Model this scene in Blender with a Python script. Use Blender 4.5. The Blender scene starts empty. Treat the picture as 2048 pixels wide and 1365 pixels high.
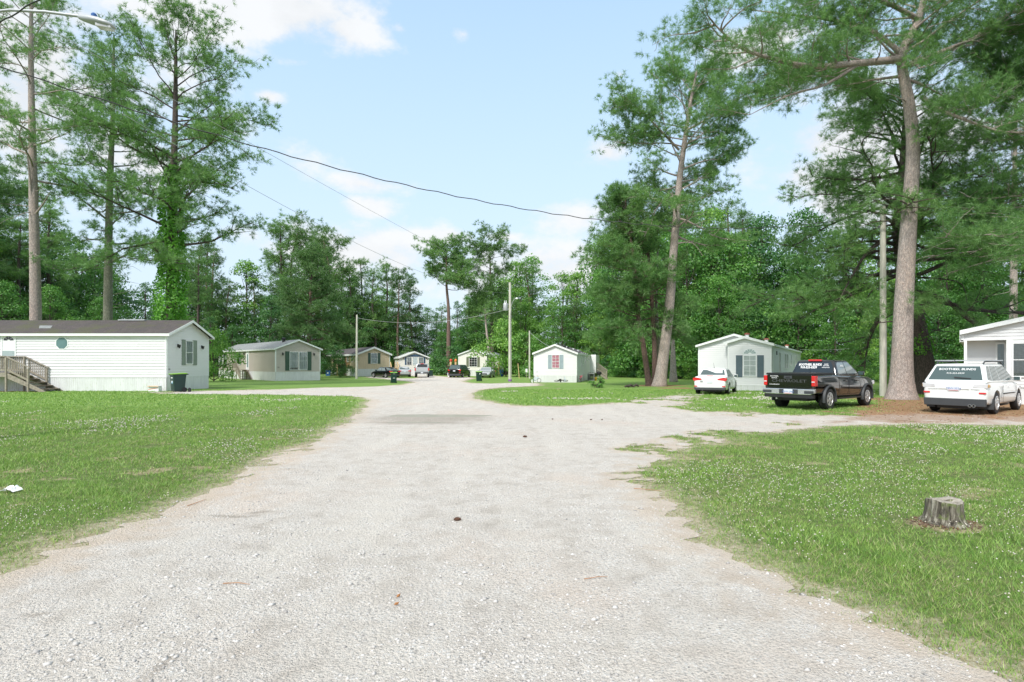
import bpy, bmesh, math, random
import numpy as np
from mathutils import Vector, Matrix
R = math.radians
scene = bpy.context.scene
COL = scene.collection
F_PX, HOR, CX, CAM_H = 1150.0, 727.0, 1024.0, 1.65      # pinhole calibration of the photograph (2048 px wide)

# ------------------------------------------------------------------ terrain
def sstep(a, b, v):
    t = np.clip((np.asarray(v, float) - a) / (b - a), 0, 1)
    return t * t * (3 - 2 * t)
def gz(x, y):
    return float(-0.33 * sstep(15, 80, y))
def G(px, py):                                            # a photo pixel on the ground -> world point
    d = 20.0
    for _ in range(30):
        d = (CAM_H - gz(0, d)) * F_PX / max(py - HOR, 3)
    return ((px - CX) / F_PX * d, d, gz(0, d))
def Z(py, d): return CAM_H - (py - HOR) / F_PX * d
def X(px, d): return (px - CX) / F_PX * d

# value noise in numpy
def _hash(ix, iy, s):
    h = (ix.astype(np.int64) * 374761393 + iy.astype(np.int64) * 668265263 + s * 974634777) & 0xffffffff
    h = ((h ^ (h >> 13)) * 1274126177) & 0xffffffff
    return ((h ^ (h >> 16)) & 0xffff) / 65535.0
def vnoise(x, y, s=0):
    x = np.asarray(x, float); y = np.asarray(y, float)
    ix = np.floor(x); iy = np.floor(y); fx = x - ix; fy = y - iy
    fx = fx * fx * (3 - 2 * fx); fy = fy * fy * (3 - 2 * fy)
    a = _hash(ix, iy, s); b = _hash(ix + 1, iy, s); c = _hash(ix, iy + 1, s); d = _hash(ix + 1, iy + 1, s)
    return a + (b - a) * fx + (c - a) * fy + (a - b - c + d) * fx * fy
def fbm(x, y, s=0, o=4):
    t = 0; amp = .5; n = 0
    for k in range(o):
        t = t + amp * vnoise(np.asarray(x) * 2 ** k + 17.3 * k, np.asarray(y) * 2 ** k - 9.1 * k, s + k); n += amp; amp *= .5
    return t / n

# ------------------------------------------------------------------ object helpers
def tag(o, label=None, cat=None, group=None, kind=None):
    if label: o['label'] = label
    if cat: o['category'] = cat
    if group: o['group'] = group
    if kind: o['kind'] = kind
    return o
def thing(name, label, cat, loc=(0, 0, 0), rz=0, group=None):
    o = bpy.data.objects.new(name, None); COL.objects.link(o)
    o.location = loc; o.rotation_euler = (0, 0, rz); o.empty_display_size = .2
    return tag(o, label, cat, group)
def addobj(name, me, parent=None):
    o = bpy.data.objects.new(name, me); COL.objects.link(o)
    if parent is not None: o.parent = parent
    return o
def copy_tree(o, parent=None):
    c = o.copy(); COL.objects.link(c)
    if parent is not None: c.parent = parent
    for ch in [q for q in bpy.data.objects if q.parent == o]:
        copy_tree(ch, c)
    return c

class MB:
    def __init__(s): s.v = []; s.f = []
    def poly(s, pts):
        n = len(s.v); s.v += [tuple(p) for p in pts]; s.f.append(tuple(range(n, n + len(pts)))); return s
    def hexa(s, p):                                       # 8 points: bottom 4 ccw, top 4 ccw
        n = len(s.v); s.v += [tuple(q) for q in p]
        for f in ((3, 2, 1, 0), (4, 5, 6, 7), (0, 1, 5, 4), (1, 2, 6, 5), (2, 3, 7, 6), (3, 0, 4, 7)):
            s.f.append(tuple(n + i for i in f))
        return s
    def box(s, x0, x1, y0, y1, z0, z1):
        return s.hexa([(x0, y0, z0), (x1, y0, z0), (x1, y1, z0), (x0, y1, z0), (x0, y0, z1), (x1, y0, z1), (x1, y1, z1), (x0, y1, z1)])
    def fbox(s, fr, u0, u1, n0, n1, z0, z1, dz=0):         # frame fr = (origin, u, n); dz = rise of z along u
        O, u, n = fr
        def P(a, b, c): return (O[0] + u[0] * a + n[0] * b, O[1] + u[1] * a + n[1] * b, O[2] + c)
        return s.hexa([P(u0, n0, z0), P(u0, n1, z0), P(u1, n1, z0 + dz), P(u1, n0, z0 + dz), P(u0, n0, z1), P(u0, n1, z1), P(u1, n1, z1 + dz), P(u1, n0, z1 + dz)])
    def prism(s, pts, off):                               # planar polygon extruded by vector
        n = len(s.v); k = len(pts); s.v += [tuple(p) for p in pts]
        s.v += [tuple(p[i] + off[i] for i in range(3)) for p in pts]
        s.f.append(tuple(range(n + k - 1, n - 1, -1))); s.f.append(tuple(range(n + k, n + 2 * k)))
        for i in range(k):
            j = (i + 1) % k; s.f.append((n + i, n + j, n + k + j, n + k + i))
        return s
    def tube(s, pts, rads, seg=8, cap=True):
        pts = [Vector(p) for p in pts]; rings = []
        if not hasattr(rads, '__len__'): rads = [rads] * len(pts)
        up = None
        for i, p in enumerate(pts):
            d = (pts[min(i + 1, len(pts) - 1)] - pts[max(i - 1, 0)])
            if d.length < 1e-9: d = Vector((0, 0, 1))
            d.normalize()
            if up is None:
                up = Vector((0, 0, 1)) if abs(d.z) < .9 else Vector((1, 0, 0))
            a = d.cross(up)
            if a.length < 1e-6: a = d.cross(Vector((1, 0, 0.1)))
            a.normalize(); b = a.cross(d).normalized(); up = b
            n = len(s.v)
            for k in range(seg):
                t = 2 * math.pi * k / seg
                s.v.append(tuple(p + (a * math.cos(t) + b * math.sin(t)) * rads[i]))
            rings.append(n)
        for i in range(len(rings) - 1):
            for k in range(seg):
                k2 = (k + 1) % seg
                s.f.append((rings[i] + k, rings[i] + k2, rings[i + 1] + k2, rings[i + 1] + k))
        if cap:
            s.f.append(tuple(rings[0] + k for k in range(seg - 1, -1, -1))); s.f.append(tuple(rings[-1] + k for k in range(seg)))
        return s
    def lathe(s, prof, c=(0, 0, 0), axis='z', seg=24):     # prof: [(r, h)]
        n0 = len(s.v)
        for r, h in prof:
            for k in range(seg):
                t = 2 * math.pi * k / seg; a, b = r * math.cos(t), r * math.sin(t)
                s.v.append({'z': (c[0] + a, c[1] + b, c[2] + h), 'x': (c[0] + h, c[1] + a, c[2] + b), 'y': (c[0] + a, c[1] + h, c[2] - b)}[axis])
        for i in range(len(prof) - 1):
            for k in range(seg):
                k2 = (k + 1) % seg
                s.f.append((n0 + i * seg + k, n0 + i * seg + k2, n0 + (i + 1) * seg + k2, n0 + (i + 1) * seg + k))
        s.f.append(tuple(n0 + k for k in range(seg - 1, -1, -1))); m = n0 + (len(prof) - 1) * seg
        s.f.append(tuple(m + k for k in range(seg)))
        return s
    def mesh(s, name):
        me = bpy.data.meshes.new(name); me.from_pydata(s.v, [], s.f); me.update(); return me
    def build(s, name, mat, parent=None, smooth=None, bevel=0, fixn=True):
        me = s.mesh(name)
        bm = bmesh.new(); bm.from_mesh(me)
        if fixn: bmesh.ops.recalc_face_normals(bm, faces=bm.faces)
        if bevel:
            bmesh.ops.bevel(bm, geom=[e for e in bm.edges if e.is_manifold and e.calc_face_angle(0) > .4] , offset=bevel, segments=2, affect='EDGES', profile=.6)
        bm.to_mesh(me); bm.free()
        if smooth is not None:
            me.shade_smooth(); me.set_sharp_from_angle(angle=R(smooth))
        if mat: me.materials.append(mat)
        return addobj(name, me, parent)

def np_mesh(name, V, Fc, mat=None, smooth=False, attrs=None):
    """V (n,3), Fc (m,k) constant-size faces"""
    V = np.ascontiguousarray(V, dtype=np.float32); Fc = np.ascontiguousarray(Fc, dtype=np.int32)
    me = bpy.data.meshes.new(name); m, k = Fc.shape
    me.vertices.add(len(V)); me.vertices.foreach_set('co', V.ravel())
    me.loops.add(m * k); me.loops.foreach_set('vertex_index', Fc.ravel())
    me.polygons.add(m); me.polygons.foreach_set('loop_start', np.arange(0, m * k, k, dtype=np.int32))
    me.polygons.foreach_set('loop_total', np.full(m, k, dtype=np.int32))
    if smooth: me.polygons.foreach_set('use_smooth', np.ones(m, dtype=bool))
    me.update(calc_edges=True)
    for an, av in (attrs or {}).items():
        a = me.attributes.new(an, 'FLOAT', 'POINT'); a.data.foreach_set('value', np.ascontiguousarray(av, dtype=np.float32))
    if mat: me.materials.append(mat)
    return me

# ------------------------------------------------------------------ materials
def nodes_of(m):
    m.use_nodes = True; nt = m.node_tree; nt.nodes.clear(); return nt
class NT:
    def __init__(s, nt): s.nt = nt
    def n(s, t, **kw):
        nd = s.nt.nodes.new(t)
        for k, v in kw.items():
            if k.startswith('i_'):
                key = k[2:].replace('_', ' '); nd.inputs[key].default_value = v
            else: setattr(nd, k, v)
        return nd
    def l(s, a, b): s.nt.links.new(a, b)
    def noise(s, vec, scale, detail=3, rough=.55):
        nd = s.n('ShaderNodeTexNoise'); nd.inputs['Scale'].default_value = scale; nd.inputs['Detail'].default_value = detail; nd.inputs['Roughness'].default_value = rough
        if vec is not None: s.l(vec, nd.inputs['Vector'])
        return nd.outputs['Fac']
    def ramp(s, fac, stops, interp='LINEAR'):
        nd = s.n('ShaderNodeValToRGB'); cr = nd.color_ramp; cr.interpolation = interp
        while len(cr.elements) < len(stops): cr.elements.new(.5)
        for e, (p, c) in zip(cr.elements, stops):
            e.position = p; e.color = (*c, 1) if len(c) == 3 else c
        s.l(fac, nd.inputs['Fac']); return nd.outputs['Color']
    def mixc(s, fac, a, b, blend='MIX'):
        nd = s.n('ShaderNodeMix', data_type='RGBA', blend_type=blend)
        for src, i in ((fac, 0), (a, 6), (b, 7)):
            if hasattr(src, 'is_linked'): s.l(src, nd.inputs[i])
            elif i == 0: nd.inputs[0].default_value = src
            else: nd.inputs[i].default_value = (*src, 1) if len(src) == 3 else src
        return nd.outputs[2]
    def math(s, op, a, b=None, c=None, clamp=False):
        nd = s.n('ShaderNodeMath', operation=op, use_clamp=clamp)
        for i, v in enumerate((a, b, c)):
            if v is None: continue
            if hasattr(v, 'is_linked'): s.l(v, nd.inputs[i])
            else: nd.inputs[i].default_value = v
        return nd.outputs[0]
    def maprange(s, v, a, b, c=0, d=1, t='SMOOTHSTEP'):
        nd = s.n('ShaderNodeMapRange', interpolation_type=t)
        s.l(v, nd.inputs[0]); nd.inputs[1].default_value = a; nd.inputs[2].default_value = b; nd.inputs[3].default_value = c; nd.inputs[4].default_value = d
        return nd.outputs[0]
    def coord(s, which='Object'): return s.n('ShaderNodeTexCoord').outputs[which]
    def scaled(s, vec, sc):
        nd = s.n('ShaderNodeMapping'); nd.inputs['Scale'].default_value = sc; s.l(vec, nd.inputs['Vector']); return nd.outputs[0]
    def bump(s, h, strength=.3, dist=.02):
        nd = s.n('ShaderNodeBump'); nd.inputs['Strength'].default_value = strength; nd.inputs['Distance'].default_value = dist; s.l(h, nd.inputs['Height']); return nd.outputs[0]
    def principled(s, col, rough=.6, normal=None, metal=0, **kw):
        b = s.n('ShaderNodeBsdfPrincipled')
        if hasattr(col, 'is_linked'): s.l(col, b.inputs['Base Color'])
        else: b.inputs['Base Color'].default_value = (*col, 1)
        if hasattr(rough, 'is_linked'): s.l(rough, b.inputs['Roughness'])
        else: b.inputs['Roughness'].default_value = rough
        b.inputs['Metallic'].default_value = metal
        if normal is not None: s.l(normal, b.inputs['Normal'])
        for k, v in kw.items(): b.inputs[k.replace('_', ' ')].default_value = v
        return b.outputs[0]
    def out(s, sh):
        o = s.n('ShaderNodeOutputMaterial'); s.l(sh, o.inputs['Surface'])

def mat(name, col, rough=.6, metal=0, var=.12, vscale=3, bump=0, bscale=40, stretch=(1, 1, 1), dirt=None, dirt_amt=0, coat=0, spec=.5):
    m = bpy.data.materials.new(name); t = NT(nodes_of(m)); co = t.scaled(t.coord(), stretch)
    n = t.noise(co, vscale, 5)
    lo = tuple(c * (1 - var) for c in col); hi = tuple(min(1, c * (1 + var)) for c in col)
    c = t.ramp(n, [(.3, lo), (.7, hi)])
    if dirt:
        d = t.noise(co, vscale * 2.3, 6, .7)
        c = t.mixc(t.maprange(d, .62 - dirt_amt * .25, .75), c, dirt)
    nrm = t.bump(t.noise(co, bscale, 4), bump, .01) if bump else None
    kw = {'Coat_Weight': coat, 'Coat_Roughness': .04, 'Specular_IOR_Level': spec}
    t.out(t.principled(c, rough, nrm, metal, **kw)); return m
WHITE_SKY=(3.95,4.35,4.75); HIGH_SKY=(3.75,5.35,6.75); CLOUD=(4.75,4.8,4.85); SKY_S=.10; EXPO=1.05
# ------------------------------------------------------------------ material library
M = {}
def foliage_mat(name, dark, mid, light, trans=.35, scale=.35, st=(.18, .5, .9)):
    m = bpy.data.materials.new(name); t = NT(nodes_of(m))
    geo = t.n('ShaderNodeNewGeometry'); rnd = geo.outputs['Random Per Island']
    n = t.noise(t.coord(), scale, 4)
    oi = t.n('ShaderNodeObjectInfo').outputs['Random']
    f = t.math('ADD', t.math('MULTIPLY', rnd, .45), t.math('MULTIPLY', n, .45)); f = t.math('ADD', f, t.math('MULTIPLY', oi, .22))
    c = t.ramp(f, [(st[0], dark), (st[1], mid), (st[2], light)])
    d = t.n('ShaderNodeBsdfDiffuse'); t.l(c, d.inputs[0])
    tr = t.n('ShaderNodeBsdfTranslucent'); c2 = t.mixc(.4, c, (light[0] * 1.1, light[1] * 1.3, light[2] * .8)); t.l(c2, tr.inputs[0])
    g = t.n('ShaderNodeBsdfGlossy'); g.inputs[1].default_value = .5; g.inputs[0].default_value = (1, 1, 1, 1)
    mx = t.n('ShaderNodeMixShader'); mx.inputs[0].default_value = trans; t.l(d.outputs[0], mx.inputs[1]); t.l(tr.outputs[0], mx.inputs[2])
    m2 = t.n('ShaderNodeMixShader'); m2.inputs[0].default_value = .035; t.l(mx.outputs[0], m2.inputs[1]); t.l(g.outputs[0], m2.inputs[2])
    t.out(m2.outputs[0]); return m
M['needle'] = foliage_mat('pine_needles', (.040, .120, .038), (.125, .275, .078), (.290, .465, .135))
M['needle_dark'] = foliage_mat('pine_needles_deep', (.032, .092, .034), (.095, .210, .064), (.215, .355, .105))
M['leaf'] = foliage_mat('broad_leaves', (.026, .100, .024), (.085, .245, .048), (.225, .450, .080))
M['leaf_light'] = foliage_mat('light_leaves', (.045, .150, .026), (.145, .330, .052), (.300, .520, .090))
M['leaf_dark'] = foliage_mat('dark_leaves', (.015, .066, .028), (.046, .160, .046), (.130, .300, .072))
M['vine'] = foliage_mat('vine_leaves', (.045, .170, .014), (.110, .340, .028), (.210, .500, .050))
M['grass'] = foliage_mat('grass_blades', (.040, .120, .022), (.160, .320, .052), (.360, .510, .125), .3, 2.2, (.25, .50, .78))
M['dry'] = foliage_mat('dry_grass_blades', (.25, .23, .11), (.40, .36, .20), (.52, .47, .28), .2, 1.5)

def bark(name, base, warm, dark, sc=1.0):
    m = bpy.data.materials.new(name); t = NT(nodes_of(m)); co = t.coord()
    v = t.n('ShaderNodeTexVoronoi', feature='DISTANCE_TO_EDGE'); t.l(t.scaled(co, (11 * sc, 11 * sc, 5 * sc)), v.inputs['Vector'])
    n = t.noise(t.scaled(co, (1, 1, .5)), 2.2 * sc, 6, .7); n2 = t.noise(t.scaled(co, (1, 1, .35)), 22 * sc, 4)
    c = t.ramp(n, [(.35, base), (.72, warm)])
    c = t.mixc(t.maprange(n2, .40, .62), tuple(b * .58 for b in base), c)
    c = t.mixc(t.maprange(v.outputs['Distance'], 0, .17), dark, c)
    h = t.math('ADD', t.math('MINIMUM', v.outputs['Distance'], .2), t.math('MULTIPLY', n2, .25))
    t.out(t.principled(c, .9, t.bump(h, .9, .06))); return m
M['bark'] = bark('pine_bark', (.72, .64, .59), (.70, .53, .44), (.21, .155, .135), .8)
M['bark_green'] = bark('lichen_bark', (.34, .35, .27), (.42, .42, .32), (.12, .12, .08))
M['bark_dark'] = bark('dark_bark', (.16, .125, .11), (.24, .17, .14), (.05, .04, .035))
M['bark_red'] = bark('reddish_bark', (.30, .20, .17), (.38, .24, .19), (.09, .06, .05))
M['dead'] = bark('pale_dead_bark', (.48, .46, .42), (.56, .52, .47), (.22, .2, .18))

M['siding_white'] = mat('white_vinyl', (.74, .745, .745), .45, var=.03, vscale=.6, stretch=(1, 1, 3), dirt=(.66, .69, .63), dirt_amt=.10)
M['skirt_white'] = mat('white_skirting', (.70, .71, .71), .5, var=.07, vscale=1.2, stretch=(3, 3, .7), dirt=(.52, .56, .45), dirt_amt=.35)
M['siding_tan'] = mat('tan_vinyl', (.50, .455, .40), .5, var=.05, vscale=.6)
M['siding_cream'] = mat('cream_vinyl', (.76, .74, .68), .5, var=.04, vscale=.6)
M['siding_beige'] = mat('beige_panel', (.62, .50, .355), .6, var=.07, vscale=2, stretch=(3, 3, .3))
M['trim'] = mat('white_trim', (.82, .84, .83), .4, var=.03)
M['shutter_green'] = mat('dark_green_shutter', (.055, .105, .075), .5, var=.1)
M['shutter_sage'] = mat('sage_shutter', (.23, .28, .235), .5, var=.08)
M['shutter_blue'] = mat('slate_blue_shutter', (.10, .145, .17), .5, var=.08)
M['shutter_pale'] = mat('pale_blue_shutter', (.34, .42, .46), .5, var=.06)
M['shutter_olive'] = mat('olive_shutter', (.17, .19, .12), .5, var=.08)
M['shutter_navy'] = mat('navy_shutter', (.04, .09, .16), .5, var=.08)
def roofmat(name, a, b, moss=None):
    m = bpy.data.materials.new(name); t = NT(nodes_of(m)); co = t.coord()
    n = t.noise(co, 1.3, 8, .75); n2 = t.noise(co, 30, 3); c = t.ramp(n, [(.35, a), (.62, b)])
    c = t.mixc(t.math('MULTIPLY', t.maprange(t.noise(t.scaled(co, (1, 3, 1)), 2.2, 6, .75), .50, .62), .75), c, tuple(x * .45 for x in a))
    c = t.mixc(t.maprange(n2, .4, .7), tuple(x * .7 for x in a), c)
    if moss: c = t.mixc(t.math('MULTIPLY', t.maprange(t.noise(co, .45, 7, .75), .48, .62), .8), c, moss)
    br = t.n('ShaderNodeTexBrick'); t.l(t.scaled(co, (3, 3, 3)), br.inputs['Vector']); br.inputs['Scale'].default_value = 1
    t.out(t.principled(c, .95, t.bump(n2, .6, .01))); return m
M['roof_brown'] = roofmat('brown_shingles', (.095, .083, .080), (.165, .135, .128), (.085, .090, .045))
M['roof_grey'] = roofmat('grey_shingles', (.30, .32, .32), (.40, .42, .41))
M['roof_dark'] = roofmat('dark_shingles', (.10, .09, .095), (.17, .15, .16))
M['roof_white'] = mat('white_metal_roof', (.72, .75, .72), .4, var=.04)
M['wood'] = mat('weathered_wood', (.30, .265, .215), .85, var=.3, vscale=2, stretch=(4, 4, 4), bump=.4, dirt=(.14, .14, .09), dirt_amt=.4)
M['wood_dark'] = mat('dark_weathered_wood', (.15, .12, .09), .9, var=.35, vscale=3, bump=.4)
M['wood_new'] = mat('new_yellow_wood', (.60, .42, .22), .75, var=.15, vscale=3)
M['wood_brown'] = mat('brown_plywood', (.26, .15, .075), .8, var=.2, vscale=2, stretch=(3, 3, .4))
M['pole'] = mat('utility_pole_wood', (.56, .54, .47), .9, var=.2, vscale=3, stretch=(6, 6, .5), bump=.5, dirt=(.25, .25, .17), dirt_amt=.3)
M['screen'] = mat('insect_screen', (.34, .42, .42), .6, var=.05)
M['teal_glass'] = mat('teal_mirror_pane', (.12, .22, .22), .25, var=.1)
M['metal_grey'] = mat('galvanised_grey', (.45, .47, .48), .45, .3, var=.06)
M['black'] = mat('black_plastic', (.018, .018, .019), .45, var=.1)
M['wire'] = mat('black_cable', (.05, .05, .055), .6)
M['wire_light'] = mat('aluminium_cable', (.35, .36, .36), .5)
M['curtain'] = mat('white_curtain', (.66, .70, .72), .9, var=.12, vscale=9, stretch=(3, 3, .3))
M['curtain_pink'] = mat('pink_patterned_curtain', (.55, .13, .19), .9, var=.1, vscale=4, dirt=(.75, .5, .52), dirt_amt=.75)
M['curtain_grey'] = mat('grey_blind', (.48, .50, .47), .8, var=.12, vscale=6, stretch=(1, 1, 3))
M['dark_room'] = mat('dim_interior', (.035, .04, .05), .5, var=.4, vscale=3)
M['brown_door'] = mat('brown_window_trim', (.25, .14, .09), .6)
def glass(name, tint=(.9, .95, .95), a=.45):
    m = bpy.data.materials.new(name); t = NT(nodes_of(m))
    tr = t.n('ShaderNodeBsdfTransparent'); tr.inputs[0].default_value = (*tint, 1)
    g = t.n('ShaderNodeBsdfGlossy'); g.inputs[1].default_value = .02
    fr = t.n('ShaderNodeFresnel'); fr.inputs[0].default_value = 1.5
    f = t.math('ADD', fr.outputs[0], .05, clamp=True)
    mx = t.n('ShaderNodeMixShader'); t.l(f, mx.inputs[0]); t.l(tr.outputs[0], mx.inputs[1]); t.l(g.outputs[0], mx.inputs[2]); t.out(mx.outputs[0]); return m
M['glass'] = glass('window_glass')
M['bin'] = mat('dark_green_bin', (.010, .040, .036), .42, var=.1)
M['bin_lid'] = mat('lime_bin_lid', (.22, .46, .04), .5, var=.08)
M['white_paint'] = mat('white_print', (.85, .86, .86), .5, var=0)
M['paint_black'] = mat('black_car_paint', (.003, .003, .004), .07, var=0, coat=1)
M['paint_white'] = mat('white_car_paint', (.78, .80, .79), .3, var=.01, coat=.8)
M['paint_silver'] = mat('silver_car_paint', (.50, .52, .54), .3, .4, var=.01, coat=.8)
M['paint_grey'] = mat('grey_car_paint', (.26, .28, .31), .3, .4, var=.01, coat=.8)
M['car_glass'] = mat('dark_car_glass', (.012, .018, .020), .04, var=0, spec=.9)
M['car_glass_mid'] = mat('tinted_car_glass', (.05, .085, .085), .05, var=0, spec=.9)
M['car_glass_light'] = mat('painted_sky_reflection_glass', (.20, .24, .25), .05, var=0, spec=1.)  # reflected sky is painted in as a paler base colour
M['rubber'] = mat('tyre_rubber', (.018, .018, .019), .85, var=.15, bump=.3)
M['rim'] = mat('alloy_rim', (.60, .61, .62), .35, .7, var=.03)
M['chrome'] = mat('brushed_chrome', (.60, .62, .62), .25, .9, var=.05)
M['red_light'] = mat('red_lamp_lens', (.62, .015, .018), .15, var=.05, coat=1)
M['clear_light'] = mat('clear_lamp_lens', (.60, .60, .62), .15, var=.1, coat=1)
M['amber_light'] = mat('amber_lamp_lens', (.50, .30, .12), .15, var=.1, coat=1)
M['plate'] = mat('licence_plate_white', (.66, .70, .76), .5, var=.02)
M['plate_blue'] = mat('plate_blue_print', (.08, .16, .42), .5, var=0)
M['plate_red'] = mat('plate_red_print', (.6, .10, .08), .5, var=0)
M['grey_print'] = mat('grey_badge', (.36, .37, .38), .4, .4, var=0)
M['trim_grey'] = mat('dark_grey_plastic', (.045, .05, .055), .6, var=.08)
M['rust'] = mat('rusty_metal', (.28, .09, .05), .8, var=.3, vscale=6)
M['red'] = mat('red_plastic', (.55, .05, .03), .5); M['orange'] = mat('orange_plastic', (.72, .20, .04), .5)
M['blue'] = mat('blue_plastic', (.03, .12, .36), .5); M['pink'] = mat('pink_paint', (.70, .18, .25), .5)
M['ltblue'] = mat('light_blue_paint', (.25, .48, .66), .4); M['yellow'] = mat('yellow_plastic', (.70, .42, .05), .5)
M['card'] = mat('cardboard', (.55, .42, .28), .9); M['cone'] = mat('brown_cone_scales', (.10, .05, .03), .9, var=.3, vscale=40)
M['violet'] = mat('purple_band', (.25, .12, .35), .6)
M['dark_print'] = mat('dark_chrome_badge', (.12, .125, .13), .35, .5, var=0)
# ------------------------------------------------------------------ ground, gravel road, grass
P2 = lambda a, b: G(a, b)[:2]
GRAVEL = [(-4.5, -25), (-4.3, 3), (-4.1, 4.6)] + [P2(*p) for p in ((150,1090),(300,1035),(400,990),(560,915),(640,880),(690,845),(725,818),(738,801),
    (700,794),(600,791),(450,789.5),(300,788),(300,785),(450,781.5),(560,778.5),(650,776),(740,774),(800,771),(828,766),(822,763),(800,762),(770,758.5),(735,755.6),
    (735,753.6),(780,755.2),(800,757.5),(828,757.5),(840,755.5),(834,753.2),(815,751.3),(800,750),(860,749.5),(868,752),(905,755.5),(935,755.2),(950,757),(932,760),(924,763.5),
    (942,767),(983,767.8),(1020,766.6),(1075,767),(1078,772),(1040,774),(990,776),(958,782),(944,790),(953,798),(985,806),(1030,812),(1120,814),(1250,806),(1320,795),(1372,786),(1396,792),
    (1376,803),(1370,815),(1410,824),(1540,830),(1700,832),(1800,830),(2048,832))] + [(19, 18.5), (40, 19), (40, 15.6), (19, 15.2)] + \
    [P2(*p) for p in ((2048,851),(1800,849),(1640,854),(1500,869),(1400,889),(1310,918),(1285,945),(1305,980),(1360,1022),(1430,1080),(1500,1130),(1650,1205),(1800,1272),(1950,1332))] + \
    [(3.0, 2.2), (5, -2), (8, -25)]
LITTER = [P2(*p) for p in ((1640,838),(1700,818),(1745,803),(1790,794),(1900,796),(2048,800))] + [(24, 24), (40, 24), (40, 16), (17, 15.8)] + [P2(*p) for p in ((2048,848),(1900,846),(1760,848),(1680,850),(1610,846))]
PATCHY = [P2(*p) for p in ((1230,806),(1372,784),(1540,794),(1760,800),(2048,820),(2048,846),(1800,845),(1640,852),(1500,866),(1400,886),(1310,920),(1300,975),(1250,960),(1210,905),(1300,840),(1225,818))]
PATCHL = [P2(*p) for p in ((60,789),(60,779),(450,774),(640,766),(800,768),(740,776),(745,795),(700,797),(300,792))]
def sdf(poly, x, y):
    x = np.asarray(x, float); y = np.asarray(y, float)
    d = np.full(x.shape, 1e9); ins = np.zeros(x.shape, bool)
    n = len(poly)
    for i in range(n):
        ax, ay = poly[i]; bx, by = poly[(i + 1) % n]
        ex, ey = bx - ax, by - ay; L = ex * ex + ey * ey + 1e-12
        t = np.clip(((x - ax) * ex + (y - ay) * ey) / L, 0, 1)
        d = np.minimum(d, (x - ax - ex * t) ** 2 + (y - ay - ey * t) ** 2)
        c = ((ay > y) != (by > y))
        if ey != 0: ins ^= c & (x < ex * (y - ay) / ey + ax)
    d = np.sqrt(d); return np.where(ins, d, -d)
def fields(x, y):
    g = sdf(GRAVEL, x, y)
    pa = np.maximum(sstep(-.6, .6, sdf(PATCHY, x, y)), .8 * sstep(-1.5, 1, sdf(PATCHL, x, y)))
    n = fbm(x * 1.1, y * 1.1, 3, 4) - .5; n2 = fbm(x * 6, y * 6, 9, 3) - .5
    f = g + n * (.55 + 3.2 * pa) + n2 * (.6 + 1.4 * pa) - .15 * pa
    l = sdf(LITTER, x, y)
    for (cx, cy, r) in ((G(1312,772)[0], G(1312,772)[1] - .3, 2.3), (G(1803,800)[0], G(1803,800)[1], 2.4), (G(1365,778)[0], G(1365,778)[1] + 1, 1.6), (-30.5, 34.6, 1.3), (-28.6, 34.9, .9)):
        l = np.maximum(l, r - np.hypot(x - cx, y - cy))
    l = l + (fbm(x * 1.5, y * 1.5, 21, 4) - .5) * 2.6
    return f, l
def barev(x, y):
    b = sstep(.64, .74, fbm(x * 1.6, y * 1.6, 123, 5)) * .6
    sx, sy, _ = G(1888, 1052); return np.maximum(b, sstep(.36, .18, np.hypot((x - sx) * .75, y - sy + .05) + .12 * (fbm(x * 9, y * 9, 8, 2) - .5)))
def relief(x, y, f):
    z = -0.33 * sstep(15, 80, y)
    bumpy = (fbm(x * .9, y * .9, 31, 3) - .5) * .05 + (fbm(x * 7, y * 7, 35, 2) - .5) * .012
    z = z + bumpy * sstep(60, 12, y) + .012 * sstep(.1, -.6, f)
    # shallow pothole with the puddle, and the small hollow near the left verge
    for (px, py, rx, ry, dp) in ((878, 831, 2.0, .52, .065), (828, 844, .95, .26, .05), (470, 1024, .45, .25, .03), (560, 925, .6, .35, .03)):
        cx, cy, _ = G(px, py); z = z - dp * np.exp(-(((x - cx) / rx) ** 2 + ((y - cy) / ry) ** 2))
    sx, sy, _ = G(1888, 1052)                                # low mound round the stump
    z = z + .03 * np.exp(-(((x - sx) ** 2 + (y - sy) ** 2) / .12))
    return z
def axis(segs):
    out = []
    for a, b, s in segs: out += list(np.arange(a, b - 1e-6, s))
    out.append(segs[-1][1]); return np.array(out)
gx = axis([(-600, -100, 50), (-100, -40, 5), (-40, -16, .8), (-16, -8, .3), (-8, 9, .1), (9, 22, .22), (22, 45, .8), (45, 100, 5), (100, 600, 50)])
gy = axis([(-60, -8, 4), (-8, 2, .5), (2, 12, .08), (12, 22, .14), (22, 40, .3), (40, 110, .7), (110, 200, 10), (200, 900, 50)])
XX, YY = np.meshgrid(gx, gy); FF, LL = fields(XX, YY); ZZ = relief(XX, YY, FF)
nx, ny = len(gx), len(gy)
idx = np.arange(nx * ny).reshape(ny, nx)
quads = np.stack([idx[:-1, :-1], idx[:-1, 1:], idx[1:, 1:], idx[1:, :-1]], -1).reshape(-1, 4)
V0 = np.stack([XX.ravel(), YY.ravel(), ZZ.ravel()], -1)

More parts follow.
